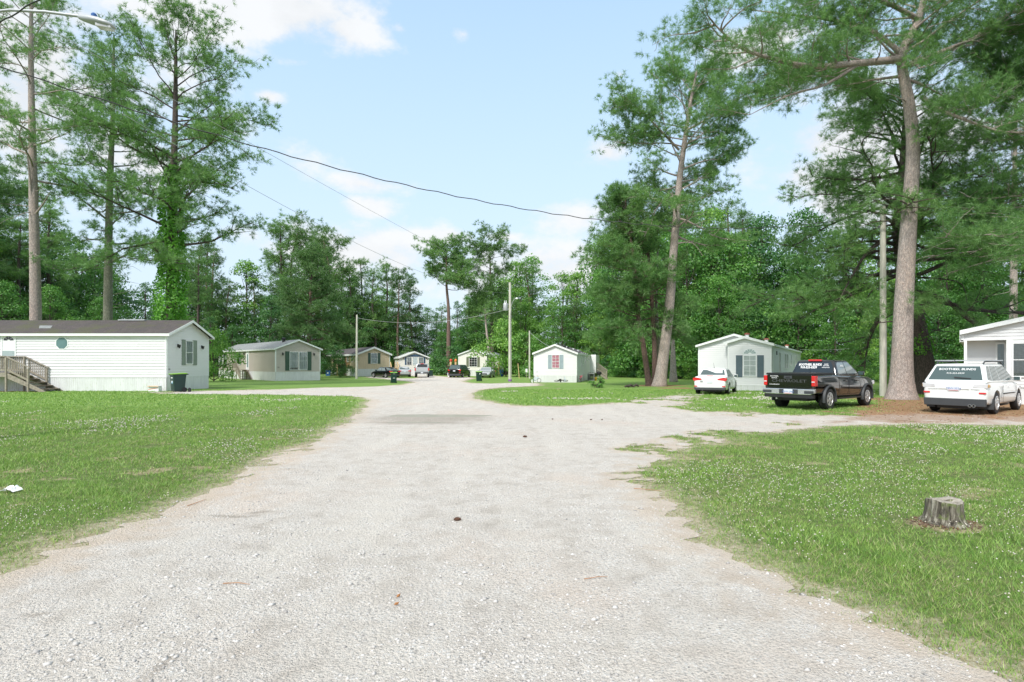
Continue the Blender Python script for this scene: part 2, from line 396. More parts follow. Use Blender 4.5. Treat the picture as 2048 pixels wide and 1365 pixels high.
# ground material: soil with low grass cover, pine litter and gravel crumbs near the road
m = bpy.data.materials.new('lawn_soil'); t = NT(nodes_of(m)); co = t.coord()
at = lambda n: t.n('ShaderNodeAttribute', attribute_name=n).outputs['Fac']
n1 = t.noise(co, .22, 4); n2 = t.noise(co, 2.2, 6, .7); n3 = t.noise(co, 28, 4, .7); n4 = t.noise(co, 9, 4, .7)
gcol = t.ramp(n1, [(.3, (.125, .23, .040)), (.6, (.19, .32, .068))])
gcol = t.mixc(t.maprange(n2, .35, .72), gcol, (.130, .250, .045))
gcol = t.mixc(t.math('MULTIPLY', t.maprange(n3, .45, .7), .7), gcol, (.30, .38, .15))
gcol = t.mixc(t.math('MULTIPLY', t.maprange(n4, .56, .74), .8), gcol, (.36, .32, .21))
gcol = t.mixc(t.math('MULTIPLY', t.maprange(n3, .35, .2), .7), gcol, (.055, .115, .03))
sy_ = t.n('ShaderNodeSeparateXYZ'); t.l(co, sy_.inputs[0]); thatch = t.mixc(t.maprange(n4, .4, .62), (.060, .085, .026), (.15, .15, .07))
gcol = t.mixc(t.math('MULTIPLY', t.maprange(sy_.outputs[1], 26, 10), .75), gcol, thatch)
edge = t.math('ADD', at('f'), t.math('MULTIPLY', t.math('SUBTRACT', n4, .5), 1.2))
gcol = t.mixc(t.math('MULTIPLY', t.maprange(t.math('ADD', at('bare'), t.math('MULTIPLY', t.math('SUBTRACT', n3, .5), .9)), .25, .7), .9), gcol, t.ramp(n4, [(.3, (.17, .12, .08)), (.6, (.42, .36, .23))]))
gcol = t.mixc(t.math('MULTIPLY', t.maprange(edge, -.75, .05), .85), gcol, t.mixc(t.maprange(n3, .35, .6), (.30, .245, .155), (.50, .44, .34)))
lit = t.maprange(t.math('ADD', at('lit'), t.math('MULTIPLY', t.math('SUBTRACT', n3, .5), 1.6)), -.1, .5)
lcol = t.ramp(n4, [(.3, (.20, .105, .055)), (.55, (.36, .20, .12)), (.75, (.52, .36, .25))])
gcol = t.mixc(t.math('MULTIPLY', lit, .9), gcol, lcol)
t.out(t.principled(gcol, .95, t.bump(t.math('ADD', n3, n4), .8, .03), Specular_IOR_Level=.2)); M['lawn'] = m

m = bpy.data.materials.new('crushed_gravel'); t = NT(nodes_of(m)); co = t.coord()
at = lambda n: t.n('ShaderNodeAttribute', attribute_name=n).outputs['Fac']
vo = t.n('ShaderNodeTexVoronoi'); vo.inputs['Scale'].default_value = 42; t.l(co, vo.inputs['Vector'])
vo2 = t.n('ShaderNodeTexVoronoi'); vo2.inputs['Scale'].default_value = 110; t.l(co, vo2.inputs['Vector'])
n1 = t.noise(co, .35, 5); n2 = t.noise(co, 3, 6, .65); n3 = t.noise(co, 60, 5, .75); n5 = t.noise(co, 260, 2)
stretch = t.noise(t.scaled(co, (1.6, .28, 1)), 1, 4)
base = t.ramp(n2, [(.28, (.50, .455, .40)), (.5, (.645, .598, .54)), (.75, (.735, .69, .632))])
base = t.mixc(t.math('MULTIPLY', t.maprange(stretch, .46, .66), .8), base, (.70, .655, .59))
base = t.mixc(t.math('MULTIPLY', t.maprange(n1, .50, .66), .6), base, (.66, .565, .485))
sp = t.n('ShaderNodeSeparateColor'); t.l(vo.outputs['Color'], sp.inputs[0]); sp2 = t.n('ShaderNodeSeparateColor'); t.l(vo2.outputs['Color'], sp2.inputs[0])
peb = t.ramp(sp.outputs[0], [(0, (.25, .24, .23)), (.25, (.50, .48, .45)), (.7, (.66, .65, .62)), (1, (.85, .85, .84))])
pmask = t.math('MULTIPLY', t.maprange(vo.outputs['Distance'], .50, .30), t.maprange(n2, .40, .62))
base = t.mixc(t.math('MULTIPLY', pmask, .75), base, peb)
fine = t.ramp(sp2.outputs[1], [(0, (.52, .51, .50)), (.4, (.95, .95, .95)), (1, (1.12, 1.12, 1.10))])
base = t.mixc(.6, base, fine, 'MULTIPLY')
crack = t.maprange(n3, .33, .22); base = t.mixc(t.math('MULTIPLY', crack, .75), base, (.20, .185, .165))
edge = t.math('ADD', at('f'), t.math('MULTIPLY', t.math('SUBTRACT', n2, .5), 1.4))
base = t.mixc(t.math('MULTIPLY', t.maprange(edge, .75, .0), .6), base, (.60, .49, .38))
sand = t.math('MULTIPLY', t.maprange(n3, .62, .72), t.maprange(edge, 1.1, .1)); base = t.mixc(sand, base, (.22, .14, .08))
lit = t.maprange(t.math('ADD', at('lit'), t.math('MULTIPLY', t.math('SUBTRACT', n3, .5), 2.4)), -.1, .6)
base = t.mixc(t.math('MULTIPLY', lit, .75), base, t.ramp(n3, [(.3, (.22, .12, .065)), (.6, (.46, .30, .20))]))
wet = t.maprange(t.math('ADD', at('wet'), t.math('MULTIPLY', t.math('SUBTRACT', n3, .5), 1.6)), .30, .80)
base = t.mixc(t.math('MULTIPLY', wet, .6), base, (.30, .255, .205))
h = t.math('ADD', t.math('MULTIPLY', vo.outputs['Distance'], -1.0), t.math('ADD', t.math('MULTIPLY', vo2.outputs['Distance'], -.7), t.math('MULTIPLY', n3, 1.5)))
t.out(t.principled(base, .92, t.bump(h, .75, .022), Specular_IOR_Level=.25)); M['gravel'] = m

Fr, Lr = FF.ravel(), LL.ravel()
# keep the soil sheet 25 mm under the road so the two never touch
Vg = V0.copy(); Vg[:, 2] -= .025 * sstep(.05, .3, Fr)
me = np_mesh('ground', Vg, quads, M['lawn'], True, {'f': Fr, 'lit': Lr, 'bare': barev(XX.ravel(), YY.ravel())})
tag(addobj('ground', me), 'flat lawn of short grass, clover and pine litter', kind='structure')
# road sheet = part of the same grid where f > 0, clipped along the iso line
def wetf(x, y):
    w = np.zeros(x.shape)
    for (px, py, rx, ry) in ((860, 836, 2.3, 1.7), (835, 845, 1.7, .9), (470, 1027, .40, .09), (520, 1020, .2, .07), (340, 1330, .06, .16), (65, 1235, .14, .05), (300, 1345, .05, .2)):
        cx, cy, _ = G(px, py); w = np.maximum(w, np.exp(-(((x - cx) / rx) ** 2 + ((y - cy) / ry) ** 2)))
    return w
tri = np.concatenate([quads[:, [0, 1, 2]], quads[:, [0, 2, 3]]])
ft = Fr[tri] > 0; s = ft.sum(1)
full = tri[s == 3]; part = tri[(s == 1) | (s == 2)]
rv = [V0]; rf = [Fr]; rl = [Lr]; newtri = [full]; base_n = len(V0)
def inter(a, b):
    k = (Fr[a] / (Fr[a] - Fr[b]))[:, None]; return V0[a] * (1 - k) + V0[b] * k, (Lr[a] * (1 - k[:, 0]) + Lr[b] * k[:, 0])
for cnt in (1, 2):
    T = tri[s == cnt]; inside = Fr[T] > 0
    odd = np.argmax(inside if cnt == 1 else ~inside, 1)      # the lone vertex
    r = np.arange(len(T)); a = T[r, odd]; b = T[r, (odd + 1) % 3]; c = T[r, (odd + 2) % 3]
    p, lp = inter(a, b); q, lq = inter(a, c)
    n = len(T); ip = base_n + np.arange(n); iq = ip + n
    rv += [p, q]; rf += [np.zeros(n), np.zeros(n)]; rl += [lp, lq]; base_n += 2 * n
    if cnt == 1: newtri.append(np.stack([a, ip, iq], -1))
    else: newtri += [np.stack([ip, b, c], -1), np.stack([ip, c, iq], -1)]
RV = np.concatenate(rv); RT = np.concatenate(newtri); RFv = np.concatenate(rf); RLv = np.concatenate(rl)
used, inv = np.unique(RT, return_inverse=True); RV = RV[used]; RT = inv.reshape(RT.shape)
RV[:, 2] += .004
me = np_mesh('gravel_road', RV, RT, M['gravel'], True, {'f': RFv[used], 'lit': RLv[used], 'wet': wetf(RV[:, 0], RV[:, 1])})
tag(addobj('gravel_road', me), 'pale crushed gravel road with side drives', kind='structure')
def gh(x, y):
    f, _ = fields(np.array([x]), np.array([y])); return float(relief(np.array([x]), np.array([y]), f)[0])

# puddle
m = bpy.data.materials.new('muddy_water'); t = NT(nodes_of(m))
t.out(t.principled(t.ramp(t.noise(t.coord(), 1.5, 3), [(.3, (.29, .275, .21)), (.7, (.35, .33, .26))]), .45, Specular_IOR_Level=.25)); M['water'] = m
mb = MB()
for (px, py, rx, ry, sd, dz) in ((878, 831, 3.0, 1.0, 1, .030), (828, 844, 1.4, .5, 5, .021)):
    cx, cy, _ = G(px, py); zc = gh(cx, cy)
    pts = []
    for k in range(40):
        a = 2 * math.pi * k / 40; rr = .5 + 1.0 * float(vnoise(np.array(math.cos(a) * 2.2 + sd * 5), np.array(math.sin(a) * 2.2 + 3), 4))
        pts.append((cx + rx * rr * math.cos(a), cy + ry * rr * math.sin(a), 0))
    for p in pts: pass
    mb.poly([(p[0], p[1], zc + .004 + dz) for p in pts])
tag(mb.build('puddle', M['water']), 'shallow muddy puddle across the gravel road', kind='structure')

# ---- grass blades
rng = np.random.default_rng(7)
def scatter(n, x0, x1, y0, y1):
    x = rng.uniform(x0, x1, n); y = rng.uniform(y0, y1, n); return x, y
def inview(x, y, m=.12):
    return (y > 1.2) & (np.abs(x) < (.89 + m) * y + .6)
def blades(name, bands, material, cond, label, seed, cat='grass'):
    Vs, Fs = [], []; off = 0; r = np.random.default_rng(seed)
    for (d0, d1, dens, w, h, tilt) in bands:
        xm = .95 * d1 + 1; n = int(dens * 2 * xm * (d1 - d0)); x = r.uniform(-xm, xm, n); y = r.uniform(d0, d1, n)
        k = inview(x, y); x, y = x[k], y[k]
        f, l = fields(x, y); k = cond(f, l, x, y, r); x, y, f = x[k], y[k], f[k]
        z = relief(x, y, f); n = len(x)
        hh = h * r.uniform(.45, 1.15, n) * (.6 + .8 * fbm(x * .8, y * .8, 77, 3)) * (1 + .6 * sstep(.56, .70, fbm(x * 1.9, y * 1.9, 78, 3))) * sstep(.3, -.7, f) ** .5
        a = r.uniform(0, 2 * math.pi, n); ww = w * r.uniform(.6, 1.2, n)
        b = r.uniform(0, 2 * math.pi, n); tl = hh * tilt * r.uniform(.2, 1.3, n)
        p0 = np.stack([x - np.cos(a) * ww / 2, y - np.sin(a) * ww / 2, z - .01], -1); p1 = np.stack([x + np.cos(a) * ww / 2, y + np.sin(a) * ww / 2, z - .01], -1)
        p2 = np.stack([x + np.cos(b) * tl, y + np.sin(b) * tl, z + hh], -1)
        V = np.stack([p0, p1, p2], 1).reshape(-1, 3); Vs.append(V); Fs.append(np.arange(n * 3).reshape(-1, 3) + off); off += n * 3
    me = np_mesh(name, np.concatenate(Vs), np.concatenate(Fs), material)
    tag(addobj(name, me), label, kind='stuff')
# dense green sward
gcond = lambda f, l, x, y, r: (f < r.normal(-.02, .20, len(f))) & (r.random(len(f)) > .85 * barev(x, y)) & (l < r.normal(.2, .5, len(f))) & (fbm(x * 1.7, y * 1.7, 55, 3) > r.uniform(.14, .42, len(f)))
blades('grass', [(2.2, 5, 4600, .0062, .036, 1.1), (5, 8, 2700, .0085, .038, 1.1), (8, 13, 1250, .013, .042, 1.1), (13, 22, 430, .023, .048, 1.), (22, 38, 130, .042, .058, 1.)], M['grass'], gcond, 'short green grass of the lawns', 11)
dcond = lambda f, l, x, y, r: (f < r.normal(.02, .22, len(f))) & ((fbm(x * 2.3, y * 2.3, 66, 3) > .53 - .25 * sstep(-1.2, 0, f) - .2 * barev(x, y)))
blades('dry_grass', [(2.2, 5, 900, .0062, .036, 1.8), (5, 8, 520, .0085, .038, 1.8), (8, 13, 240, .013, .04, 1.8), (13, 22, 70, .022, .04, 1.8)], M['dry'], dcond, 'bleached dry grass among the green', 12)

# clover flowers: tiny pale balls standing in drifts
oct_v = np.array([(1, 0, 0), (0, 1, 0), (-1, 0, 0), (0, -1, 0), (0, 0, 1), (0, 0, -1)], float)
oct_f = np.array([(0, 1, 4), (1, 2, 4), (2, 3, 4), (3, 0, 4), (1, 0, 5), (2, 1, 5), (3, 2, 5), (0, 3, 5)])
def sprinkle(name, x, y, zoff, rad, squash, material, label, r, rot=False, f=None, jit=0.):
    f = fields(x, y)[0] if f is None else f; z = relief(x, y, f); n = len(x)
    V = np.repeat(oct_v[None], n, 0)
    if jit: V = V * (1 + r.uniform(-jit, jit, (n, 6, 1)))
    V = V * rad[:, None, None] * np.array([1, 1, squash])[None, None]
    if rot:
        a = r.uniform(0, 6.28, n); c, s_ = np.cos(a)[:, None], np.sin(a)[:, None]; st = r.uniform(.6, 1.3, n)[:, None]
        vx, vy = V[:, :, 0] * st, V[:, :, 1]; V[:, :, 0], V[:, :, 1] = vx * c - vy * s_, vx * s_ + vy * c
    V = V + np.stack([x, y, z + zoff], -1)[:, None, :]
    Fc = oct_f[None] + (np.arange(n) * 6)[:, None, None]
    me = np_mesh(name, V.reshape(-1, 3), Fc.reshape(-1, 3), material)
    return tag(addobj(name, me), label, kind='stuff')
M['clover'] = mat('clover_bloom', (.62, .58, .50), .9, var=.15, vscale=6)
r = np.random.default_rng(5); x, y = scatter(62000, -30, 27, 2.4, 34)
x = x * (y / 34) ** .8 + 0; k = inview(x, y); x, y = x[k], y[k]; f, l = fields(x, y)
k = (f < -.3) & (l < 0) & (fbm(x * .38, y * .38, 91, 5) > .50 + r.uniform(-.035, .13, len(x)) + .16 * sstep(12, 26, y)); x, y, f = x[k], y[k], f[k]
sprinkle('clover_flowers', x, y, .055 + r.uniform(0, .02, len(x)), np.maximum(.0075, .0011 * y) * r.uniform(.7, 1.2, len(x)), .8, M['clover'], 'white clover flowers scattered through the lawns', r, f=f)

# stones on the road
def stonemat():
    m = bpy.data.materials.new('road_stones'); t = NT(nodes_of(m)); rnd = t.n('ShaderNodeNewGeometry').outputs['Random Per Island']
    c = t.ramp(rnd, [(0, (.22, .21, .20)), (.22, (.44, .42, .40)), (.6, (.54, .52, .495)), (1, (.64, .625, .60))])
    c = t.mixc(t.maprange(t.noise(t.coord(), 90, 3), .4, .7), c, (.5, .48, .45)); t.out(t.principled(c, .85)); return m
M['stone'] = stonemat()
x, y = scatter(110000, -1, 1, 0, 1); y = 2.2 + 16 * y ** 1.7; x = x * (.95 * y + .5); f, l = fields(x, y)
dr = fbm(x * .9, y * .9, 44, 4)
k = (f > -.12) & (dr > r.uniform(.32, .66, len(x))); x, y, f = x[k], y[k], f[k]
rad = .0035 + .013 * r.random(len(x)) ** 3.0
rad = np.where(r.random(len(x)) < .016, r.uniform(.014, .026, len(x)), rad); rad = np.maximum(rad, .0006 * y)
sprinkle('loose_stones', x, y, rad * .25, rad, .55, M['stone'], 'loose pale stones lying on the gravel road', r, rot=True, f=f, jit=.35)
x, y = scatter(5000, 4, 22, 14, 27); f, l = fields(x, y); k = (l > r.uniform(-.3, 1.4, len(x))) & (r.random(len(x)) < .35); x, y = x[k], y[k]
M['litter'] = mat('brown_litter', (.16, .07, .035), .9, var=.4, vscale=8)
sprinkle('pine_litter', x, y, .008, r.uniform(.015, .035, len(x)), .3, M['litter'], 'brown cones and leaf litter under the big pine', r, rot=True, jit=.3)
# ------------------------------------------------------------------ vegetation
def unit(v): return v / (np.linalg.norm(v, axis=-1, keepdims=True) + 1e-9)
def needle_mesh(name, P, D, k, length, width, r, material):
    """tufts: k thin needles-sprays fanning round D at each P"""
    n = len(P); d = unit(np.repeat(D, k, 0) * .75 + r.normal(0, .62, (n * k, 3)))
    p = np.repeat(P, k, 0) + r.normal(0, length * .10, (n * k, 3))
    s = unit(np.cross(d, r.normal(0, 1, (n * k, 3)))); L = length * r.uniform(.65, 1.1, (n * k, 1))
    a = p - s * width / 2; b = p + s * width / 2; tip = p + d * L; tip[:, 2] -= L[:, 0] * .12
    V = np.stack([a, b, tip], 1).reshape(-1, 3)
    return np_mesh(name, V, np.arange(len(V)).reshape(-1, 3), material)
def leaf_mesh(name, P, Nn, size, r, material):
    n = len(P); nn = unit(Nn + r.normal(0, .55, (n, 3))); u = unit(np.cross(nn, r.normal(0, 1, (n, 3)))); v = np.cross(nn, u)
    s = size * r.uniform(.55, 1.2, (n, 1))
    a = P - u * s * .5; b = P - v * s * .30 + nn * s * .06; c = P + u * s * .5 - nn * s * .12; d = P + v * s * .30 + nn * s * .06
    V = np.stack([a, b, c, d], 1).reshape(-1, 3)
    return np_mesh(name, V, np.arange(len(V)).reshape(-1, 4), material)
def catmull(pts, k=4):
    pts = [np.array(p, float) for p in pts]; out = []
    for i in range(len(pts) - 1):
        p0 = pts[max(i - 1, 0)]; p1 = pts[i]; p2 = pts[i + 1]; p3 = pts[min(i + 2, len(pts) - 1)]
        for j in range(k):
            t = j / k; out.append(.5 * ((2 * p1) + (-p0 + p2) * t + (2 * p0 - 5 * p1 + 4 * p2 - p3) * t * t + (-p0 + 3 * p1 - 3 * p2 + p3) * t ** 3))
    out.append(pts[-1]); return out

def pine_parts(seed, path, r0, crown_from, spread, nbr, tufts=7, k=13, nl=.30, nw=.022, profile=None, rtop=.05, droop=.25, up=.25, flare=1.35, sub=5, extra=None, bark='bark', needles='needle', azbias=None, deadlimbs=3, gap=0., tj=.22):
    """path: list of (x,y,z) from foot to top in tree coordinates; returns (trunk mesh, crown mesh)"""
    rnd = random.Random(seed); r = np.random.default_rng(seed)
    path = catmull(path, 5); H = path[-1][2]; n = len(path)
    def rad(z):
        t = max(0, min(1, z / H)); return (r0 * (1 - t) ** .75 * .85 + rtop) * (1 + (flare - 1) * math.exp(-z / (r0 * 1.3)))
    mb = MB(); mb.tube([tuple(p) for p in path], [rad(p[2]) for p in path], 14)
    zs = np.array([p[2] for p in path]); xs = np.array([p[0] for p in path]); ys = np.array([p[1] for p in path])
    def at(z): return np.array([np.interp(z, zs, xs), np.interp(z, zs, ys), z])
    TP, TD = [], []
    def foliate(pts, s0, dens):
        m = len(pts)
        L = sum(np.linalg.norm(pts[i + 1] - pts[i]) for i in range(m - 1))
        K = 7; cnt = max(1, int(round(L * dens / K + rnd.random() * .6)))
        for q in range(cnt):
            t = s0 + (1 - s0) * (1 - (1 - (q + .9) / (cnt + .4)) if q < cnt - 1 else 1); t = min(1, t + rnd.uniform(-.08, .02)); f = t * (m - 1); i = min(int(f), m - 2); p = pts[i] + (pts[i + 1] - pts[i]) * (f - i)
            d = unit(pts[i + 1] - pts[i]); c = p + np.array([rnd.gauss(0, tj * 1.2), rnd.gauss(0, tj * 1.2), rnd.gauss(0, tj * .9) + tj * .7]); cs = tj * rnd.uniform(.6, 1.15)
            for _ in range(K):
                jit = np.array([rnd.gauss(0, cs), rnd.gauss(0, cs), rnd.gauss(0, cs * .7)])
                TP.append(c + jit); TD.append(unit(d * .6 + np.array([0, 0, .6]) + jit / cs * .8))
    def limb(p0, az, el, L, rb, dr, foliage=True, lvl=0, dens=None):
        m = 7; pts = [p0]; a = az; e = el
        for i in range(m):
            st = L / m; a += rnd.gauss(0, .20); e += rnd.gauss(0, .13) - dr / m + (up / m if i > m * .55 else 0)
            pts.append(pts[-1] + st * np.array([math.cos(a) * math.cos(e), math.sin(a) * math.cos(e), math.sin(e)]))
        mb.tube([tuple(q) for q in pts], [max(.008, rb * (1 - i / (m + .6))) for i in range(m + 1)], 5 if lvl else 6, cap=False)
        if foliage:
            foliate(pts, .55 if lvl == 0 else .15, tufts * (1.0 if lvl else .7))
            if lvl == 0:
                ns = max(2, int(sub * L / 3))
                for j in range(ns):
                    t = .25 + .7 * (j + rnd.random()) / ns; f = t * m; i = min(int(f), m - 1); p = pts[i] + (pts[i + 1] - pts[i]) * (f - i)
                    side = 1 if j % 2 else -1
                    limb(p, az + side * rnd.uniform(.5, 1.2), e * .4 + rnd.uniform(-.25, .65), L * rnd.uniform(.22, .46) * (1.25 - t * .6), rb * .35, dr * .4, True, 1)
        return pts
    for i in range(nbr):
        t = (i + rnd.random() * .8) / nbr; z = crown_from + (H - crown_from) * t * .97
        if rnd.random() < gap: continue
        az = i * 2.4 + rnd.gauss(0, .35)
        if azbias and rnd.random() < azbias[1]: az = azbias[0] + rnd.gauss(0, .7)
        pr = profile(t) if profile else (1 - t) ** .6 * (.55 + .45 * min(1, t * 4))
        L = spread * pr * rnd.uniform(.6, 1.15) + .35
        el = .05 + .75 * t + rnd.gauss(0, .24)
        limb(at(z), az, el, L, max(.02, rad(z) * .34), droop * (1.1 - t))
    for _ in range(deadlimbs):
        z = crown_from * rnd.uniform(.6, 1.0); limb(at(z), rnd.random() * 6.28, rnd.uniform(-.1, .4), spread * rnd.uniform(.2, .5), .04, .3, False)
    for e in (extra or []):                                 # hand-placed limbs: (points, base radius, foliage density)
        pts = [np.array(p, float) for p in catmull(e[0], 3)]
        mb.tube([tuple(q) for q in pts], [max(.012, e[1] * (1 - .85 * i / (len(pts) - 1))) for i in range(len(pts))], 8, cap=False)
        if e[2] > 0:
            m = len(pts)
            for j in range(int(m * 1.1 * e[2])):
                i = rnd.randint(int(m * .25), m - 1); d = pts[i] - pts[i - 1]; az = math.atan2(d[1], d[0])
                limb(pts[i], az + rnd.choice((-1, 1)) * rnd.uniform(.3, 1.3), rnd.uniform(-.25, .5), rnd.uniform(1.0, 2.8) * (e[3] if len(e) > 3 else 1), e[1] * .22, droop * .8, True, 0)
    # crown leader
    foliate([at(H * .9), at(H)], 0, 10)
    tm = mb.mesh('pine_trunk'); tm.shade_smooth(); tm.materials.append(M[bark])
    cm = needle_mesh('pine_crown', np.array(TP), np.array(TD), k, nl, nw, r, M[needles])
    return tm, cm
def broad_parts(seed, H, W, nlobe=26, per=330, leaf=.24, low=.08, bark='bark_dark', leaves='leaf', shape=.75):
    rnd = random.Random(seed); r = np.random.default_rng(seed); mb = MB()
    lean = (rnd.uniform(-.5, .5), rnd.uniform(-.5, .5))
    tr = [(0, 0, -.3), (lean[0] * .3, lean[1] * .3, H * .3), (lean[0], lean[1], H * .62), (lean[0] * 1.2, lean[1] * 1.2, H * .9)]
    tr = catmull(tr, 3); mb.tube([tuple(p) for p in tr], [.02 * H * (1 - .85 * i / (len(tr) - 1)) * .6 + .02 for i in range(len(tr))], 7)
    P, N = [], []
    for i in range(nlobe):
        t = low + (1 - low) * ((i + rnd.random()) / nlobe); zc = H * t
        env = W * max(.12, (math.sin(math.pi * min(1, (t * .9 + .12))) ** shape)) * .5
        a = i * 2.4 + rnd.gauss(0, .4); rr = env * rnd.uniform(.35, .95); lr = W * rnd.uniform(.13, .23) * (1.15 - .5 * t)
        c = np.array([lean[0] * t + rr * math.cos(a), lean[1] * t + rr * math.sin(a), min(zc, H - lr * .6)])
        q = tr[min(len(tr) - 1, int(t * .8 * len(tr)))]
        mb.tube([tuple(q), tuple((np.array(q) + c) / 2 + np.array([0, 0, -.2])), tuple(c)], [.05, .035, .015], 4, cap=False)
        n = int(per * (lr / (W * .18)) ** 2); d = unit(r.normal(0, 1, (n, 3))); d[:, 2] = np.where(d[:, 2] < -.3, -d[:, 2] * .6, d[:, 2])
        k = r.uniform(.55, 1.12, (n, 1)) + .25 * (vnoise(d[:, 0] * 3 + i, d[:, 1] * 3 + d[:, 2] * 2, seed)[:, None] - .5)
        P.append(c + d * k * lr * np.array([1.15, 1.15, .85])); N.append(unit(d + np.array([0, 0, .55])))
    tm = mb.mesh('broadleaf_trunk'); tm.shade_smooth(); tm.materials.append(M[bark])
    return tm, leaf_mesh('broadleaf_crown', np.concatenate(P), np.concatenate(N), leaf, r, M[leaves])
def plant_tree(name, label, loc, tm, cm, group=None, rz=0, sc=(1, 1, 1), cat='tree'):
    t = thing(name, label, cat, loc, rz, group); t.scale = sc
    addobj('trunk', tm, t); addobj('crown', cm, t); return t
def tp(px, d, py=None, z=None, base=(0, 0, 0)):            # photo column/row at distance d -> tree-local point
    return (X(px, d) - base[0], d - base[1], (Z(py, d) if py is not None else z) - base[2])
# ------------------------------------------------------------------ big pines standing among the homes
def hero(name, label, seed, d, pathpx, zoff=0, vine=None, cat='tree', group=None, base_py=None, **kw):
    """pathpx: [(px, py)] photo columns/rows of the trunk at distance d, from the foot up"""
    bx = X(pathpx[0][0], d); b = (bx, d, gz(bx, d) - .05)
    path = [(0, 0, -.15)] + [(X(px, d) - bx, 0, Z(py, d) - b[2]) for px, py in pathpx[1:]]
    if kw.get('extra'): kw['extra'] = [([(X(q[0], d + q[2]) - bx, q[2], Z(q[1], d + q[2]) - b[2]) for q in e[0]],) + tuple(e[1:]) for e in kw['extra']]
    tm, cm = pine_parts(seed, path, **kw)
    t = plant_tree(name, label, b, tm, cm, group, cat=cat)
    if vine:
        r = np.random.default_rng(seed); z0, z1, rr, n = vine
        z = z0 + (z1 - z0) * r.random(n) ** 1.15; a = r.uniform(0, 6.28, n); zs = [p[2] for p in path]
        cx = np.interp(z, zs, [p[0] for p in path]); cy = np.interp(z, zs, [p[1] for p in path])
        rad = rr * (.15 + 1.35 * fbm(a * 1.5 + 9, z * .8, seed, 4)) * (1.15 - .5 * (z - z0) / (z1 - z0)) * r.uniform(.75, 1.1, n)
        P = np.stack([cx + np.cos(a) * rad, cy + np.sin(a) * rad, z], -1); Nn = np.stack([np.cos(a), np.sin(a), np.full(n, .35)], -1)
        addobj('climbing_vine', leaf_mesh('climbing_vine', P, Nn, .22 if rr > .7 else .13, r, M['vine']), t)
    return t
sky_w = lambda t: (1 - t) ** .5
hero('pine_tree', 'tall pale-barked pine behind the left end of the white home with the octagon window', 101, 43.5, [(72, 760), (71, 600), (67, 400), (63, 200), (62, 80), (64, -60)],
     r0=.44, crown_from=15.5, spread=6.4, nbr=32, tufts=9, k=14, nl=.36, nw=.026, up=.5, droop=-.1, extra=[([(66, 430, 0), (58, 340, -.5), (50, 270, -1)], .10, 0), ([(70, 430, 0), (85, 410, -.5), (100, 385, -1)], .10, 0)], bark='bark', gap=.12, deadlimbs=9, profile=lambda t: .55 + .45 * math.sin(math.pi * (.15 + .7 * t)))
hero('pine_tree', 'slim lichen-barked pine behind the middle of the white home roof', 102, 47, [(216, 760), (216, 600), (219, 400), (226, 220), (228, 70)],
     r0=.40, crown_from=10, spread=5.2, nbr=38, tufts=9.5, k=14, nl=.36, nw=.026, bark='bark_green', gap=.12, deadlimbs=8, profile=lambda t: .95 - .55 * t)
hero('pine_tree', 'broad vine-covered pine behind the right end of the white home', 103, 43, [(341, 765), (342, 600), (344, 420), (350, 260), (352, 60)],
     r0=.46, crown_from=9.5, spread=7.6, nbr=50, tufts=9.5, k=14, nl=.36, nw=.028, droop=.35, up=.35, profile=lambda t: .30 + .75 * math.sin(math.pi * min(1, .12 + t * .88)) ** .8 * (1 - .35 * t), bark='bark_dark', vine=(0, 16.5, 1.15, 15000), azbias=(.05, .32), gap=.03)
# right-hand giants
hero('pine_tree', 'giant bent pale pine rising beside the black pickup and the bare pole', 104, 26.8, [(1803, 800), (1804, 720), (1808, 600), (1817, 450), (1826, 300), (1818, 210), (1804, 113), (1836, 40), (1858, -40), (1880, -110)],
     r0=.47, rtop=.06, flare=1.6, crown_from=14.8, spread=6, nbr=26, tufts=15, k=18, nl=.27, nw=.014, tj=.2, sub=6, bark='bark', deadlimbs=2, up=.35, droop=.1,
     extra=[([(1806, 118, 0), (1770, 122, -.6), (1700, 128, -1.2), (1620, 133, -1.8), (1545, 118, -2.2), (1480, 95, -2.6), (1430, 50, -3)], .20, 1.6, 1.0),
            ([(1820, 130, 0), (1880, 105, -1), (1960, 70, -2), (2040, 10, -3)], .15, 1.7, 1.0),
            ([(1845, 195, 0), (1870, 215, -1), (1930, 240, -2), (2010, 265, -2.6), (2080, 260, -3)], .11, 1.6, .9),
            ([(1806, 110, 0), (1740, 60, .5), (1660, 40, 1), (1580, 30, 1.5), (1500, 20, 2)], .13, 1.7, 1.0),
            ([(1840, 40, 0), (1760, 0, -1), (1680, -20, -1.5), (1600, -30, -2)], .12, 1.5, 1.0),
            ([(1720, 127, -1), (1650, 170, -1.5), (1580, 190, -2), (1500, 230, -2)], .08, 1.3, .85)])
hero('pine_tree', 'tall leaning pine left of the white home with the arched window', 105, 44.5, [(1318, 772), (1330, 690), (1340, 600), (1349, 480), (1358, 370), (1369, 285), (1380, 210), (1394, 140)],
     r0=.46, flare=1.45, crown_from=11.6, spread=5.7, nbr=46, tufts=11, k=15, nl=.36, nw=.026, bark='bark', needles='needle', gap=.05, azbias=(.1, .2), profile=lambda t: .45 + .6 * math.sin(math.pi * (.1 + .8 * t)),
     extra=[([(1346, 490, 0), (1372, 485, -.3), (1390, 490, -.6), (1405, 512, -1)], .07, 0), ([(1358, 300, 0), (1310, 250, -1), (1275, 215, -1.2), (1245, 200, -1)], .1, 1.8, 1.1), ([(1375, 260, 0), (1430, 230, -1), (1490, 190, -1.2), (1540, 180, -1)], .1, 1.6, 1.1)])
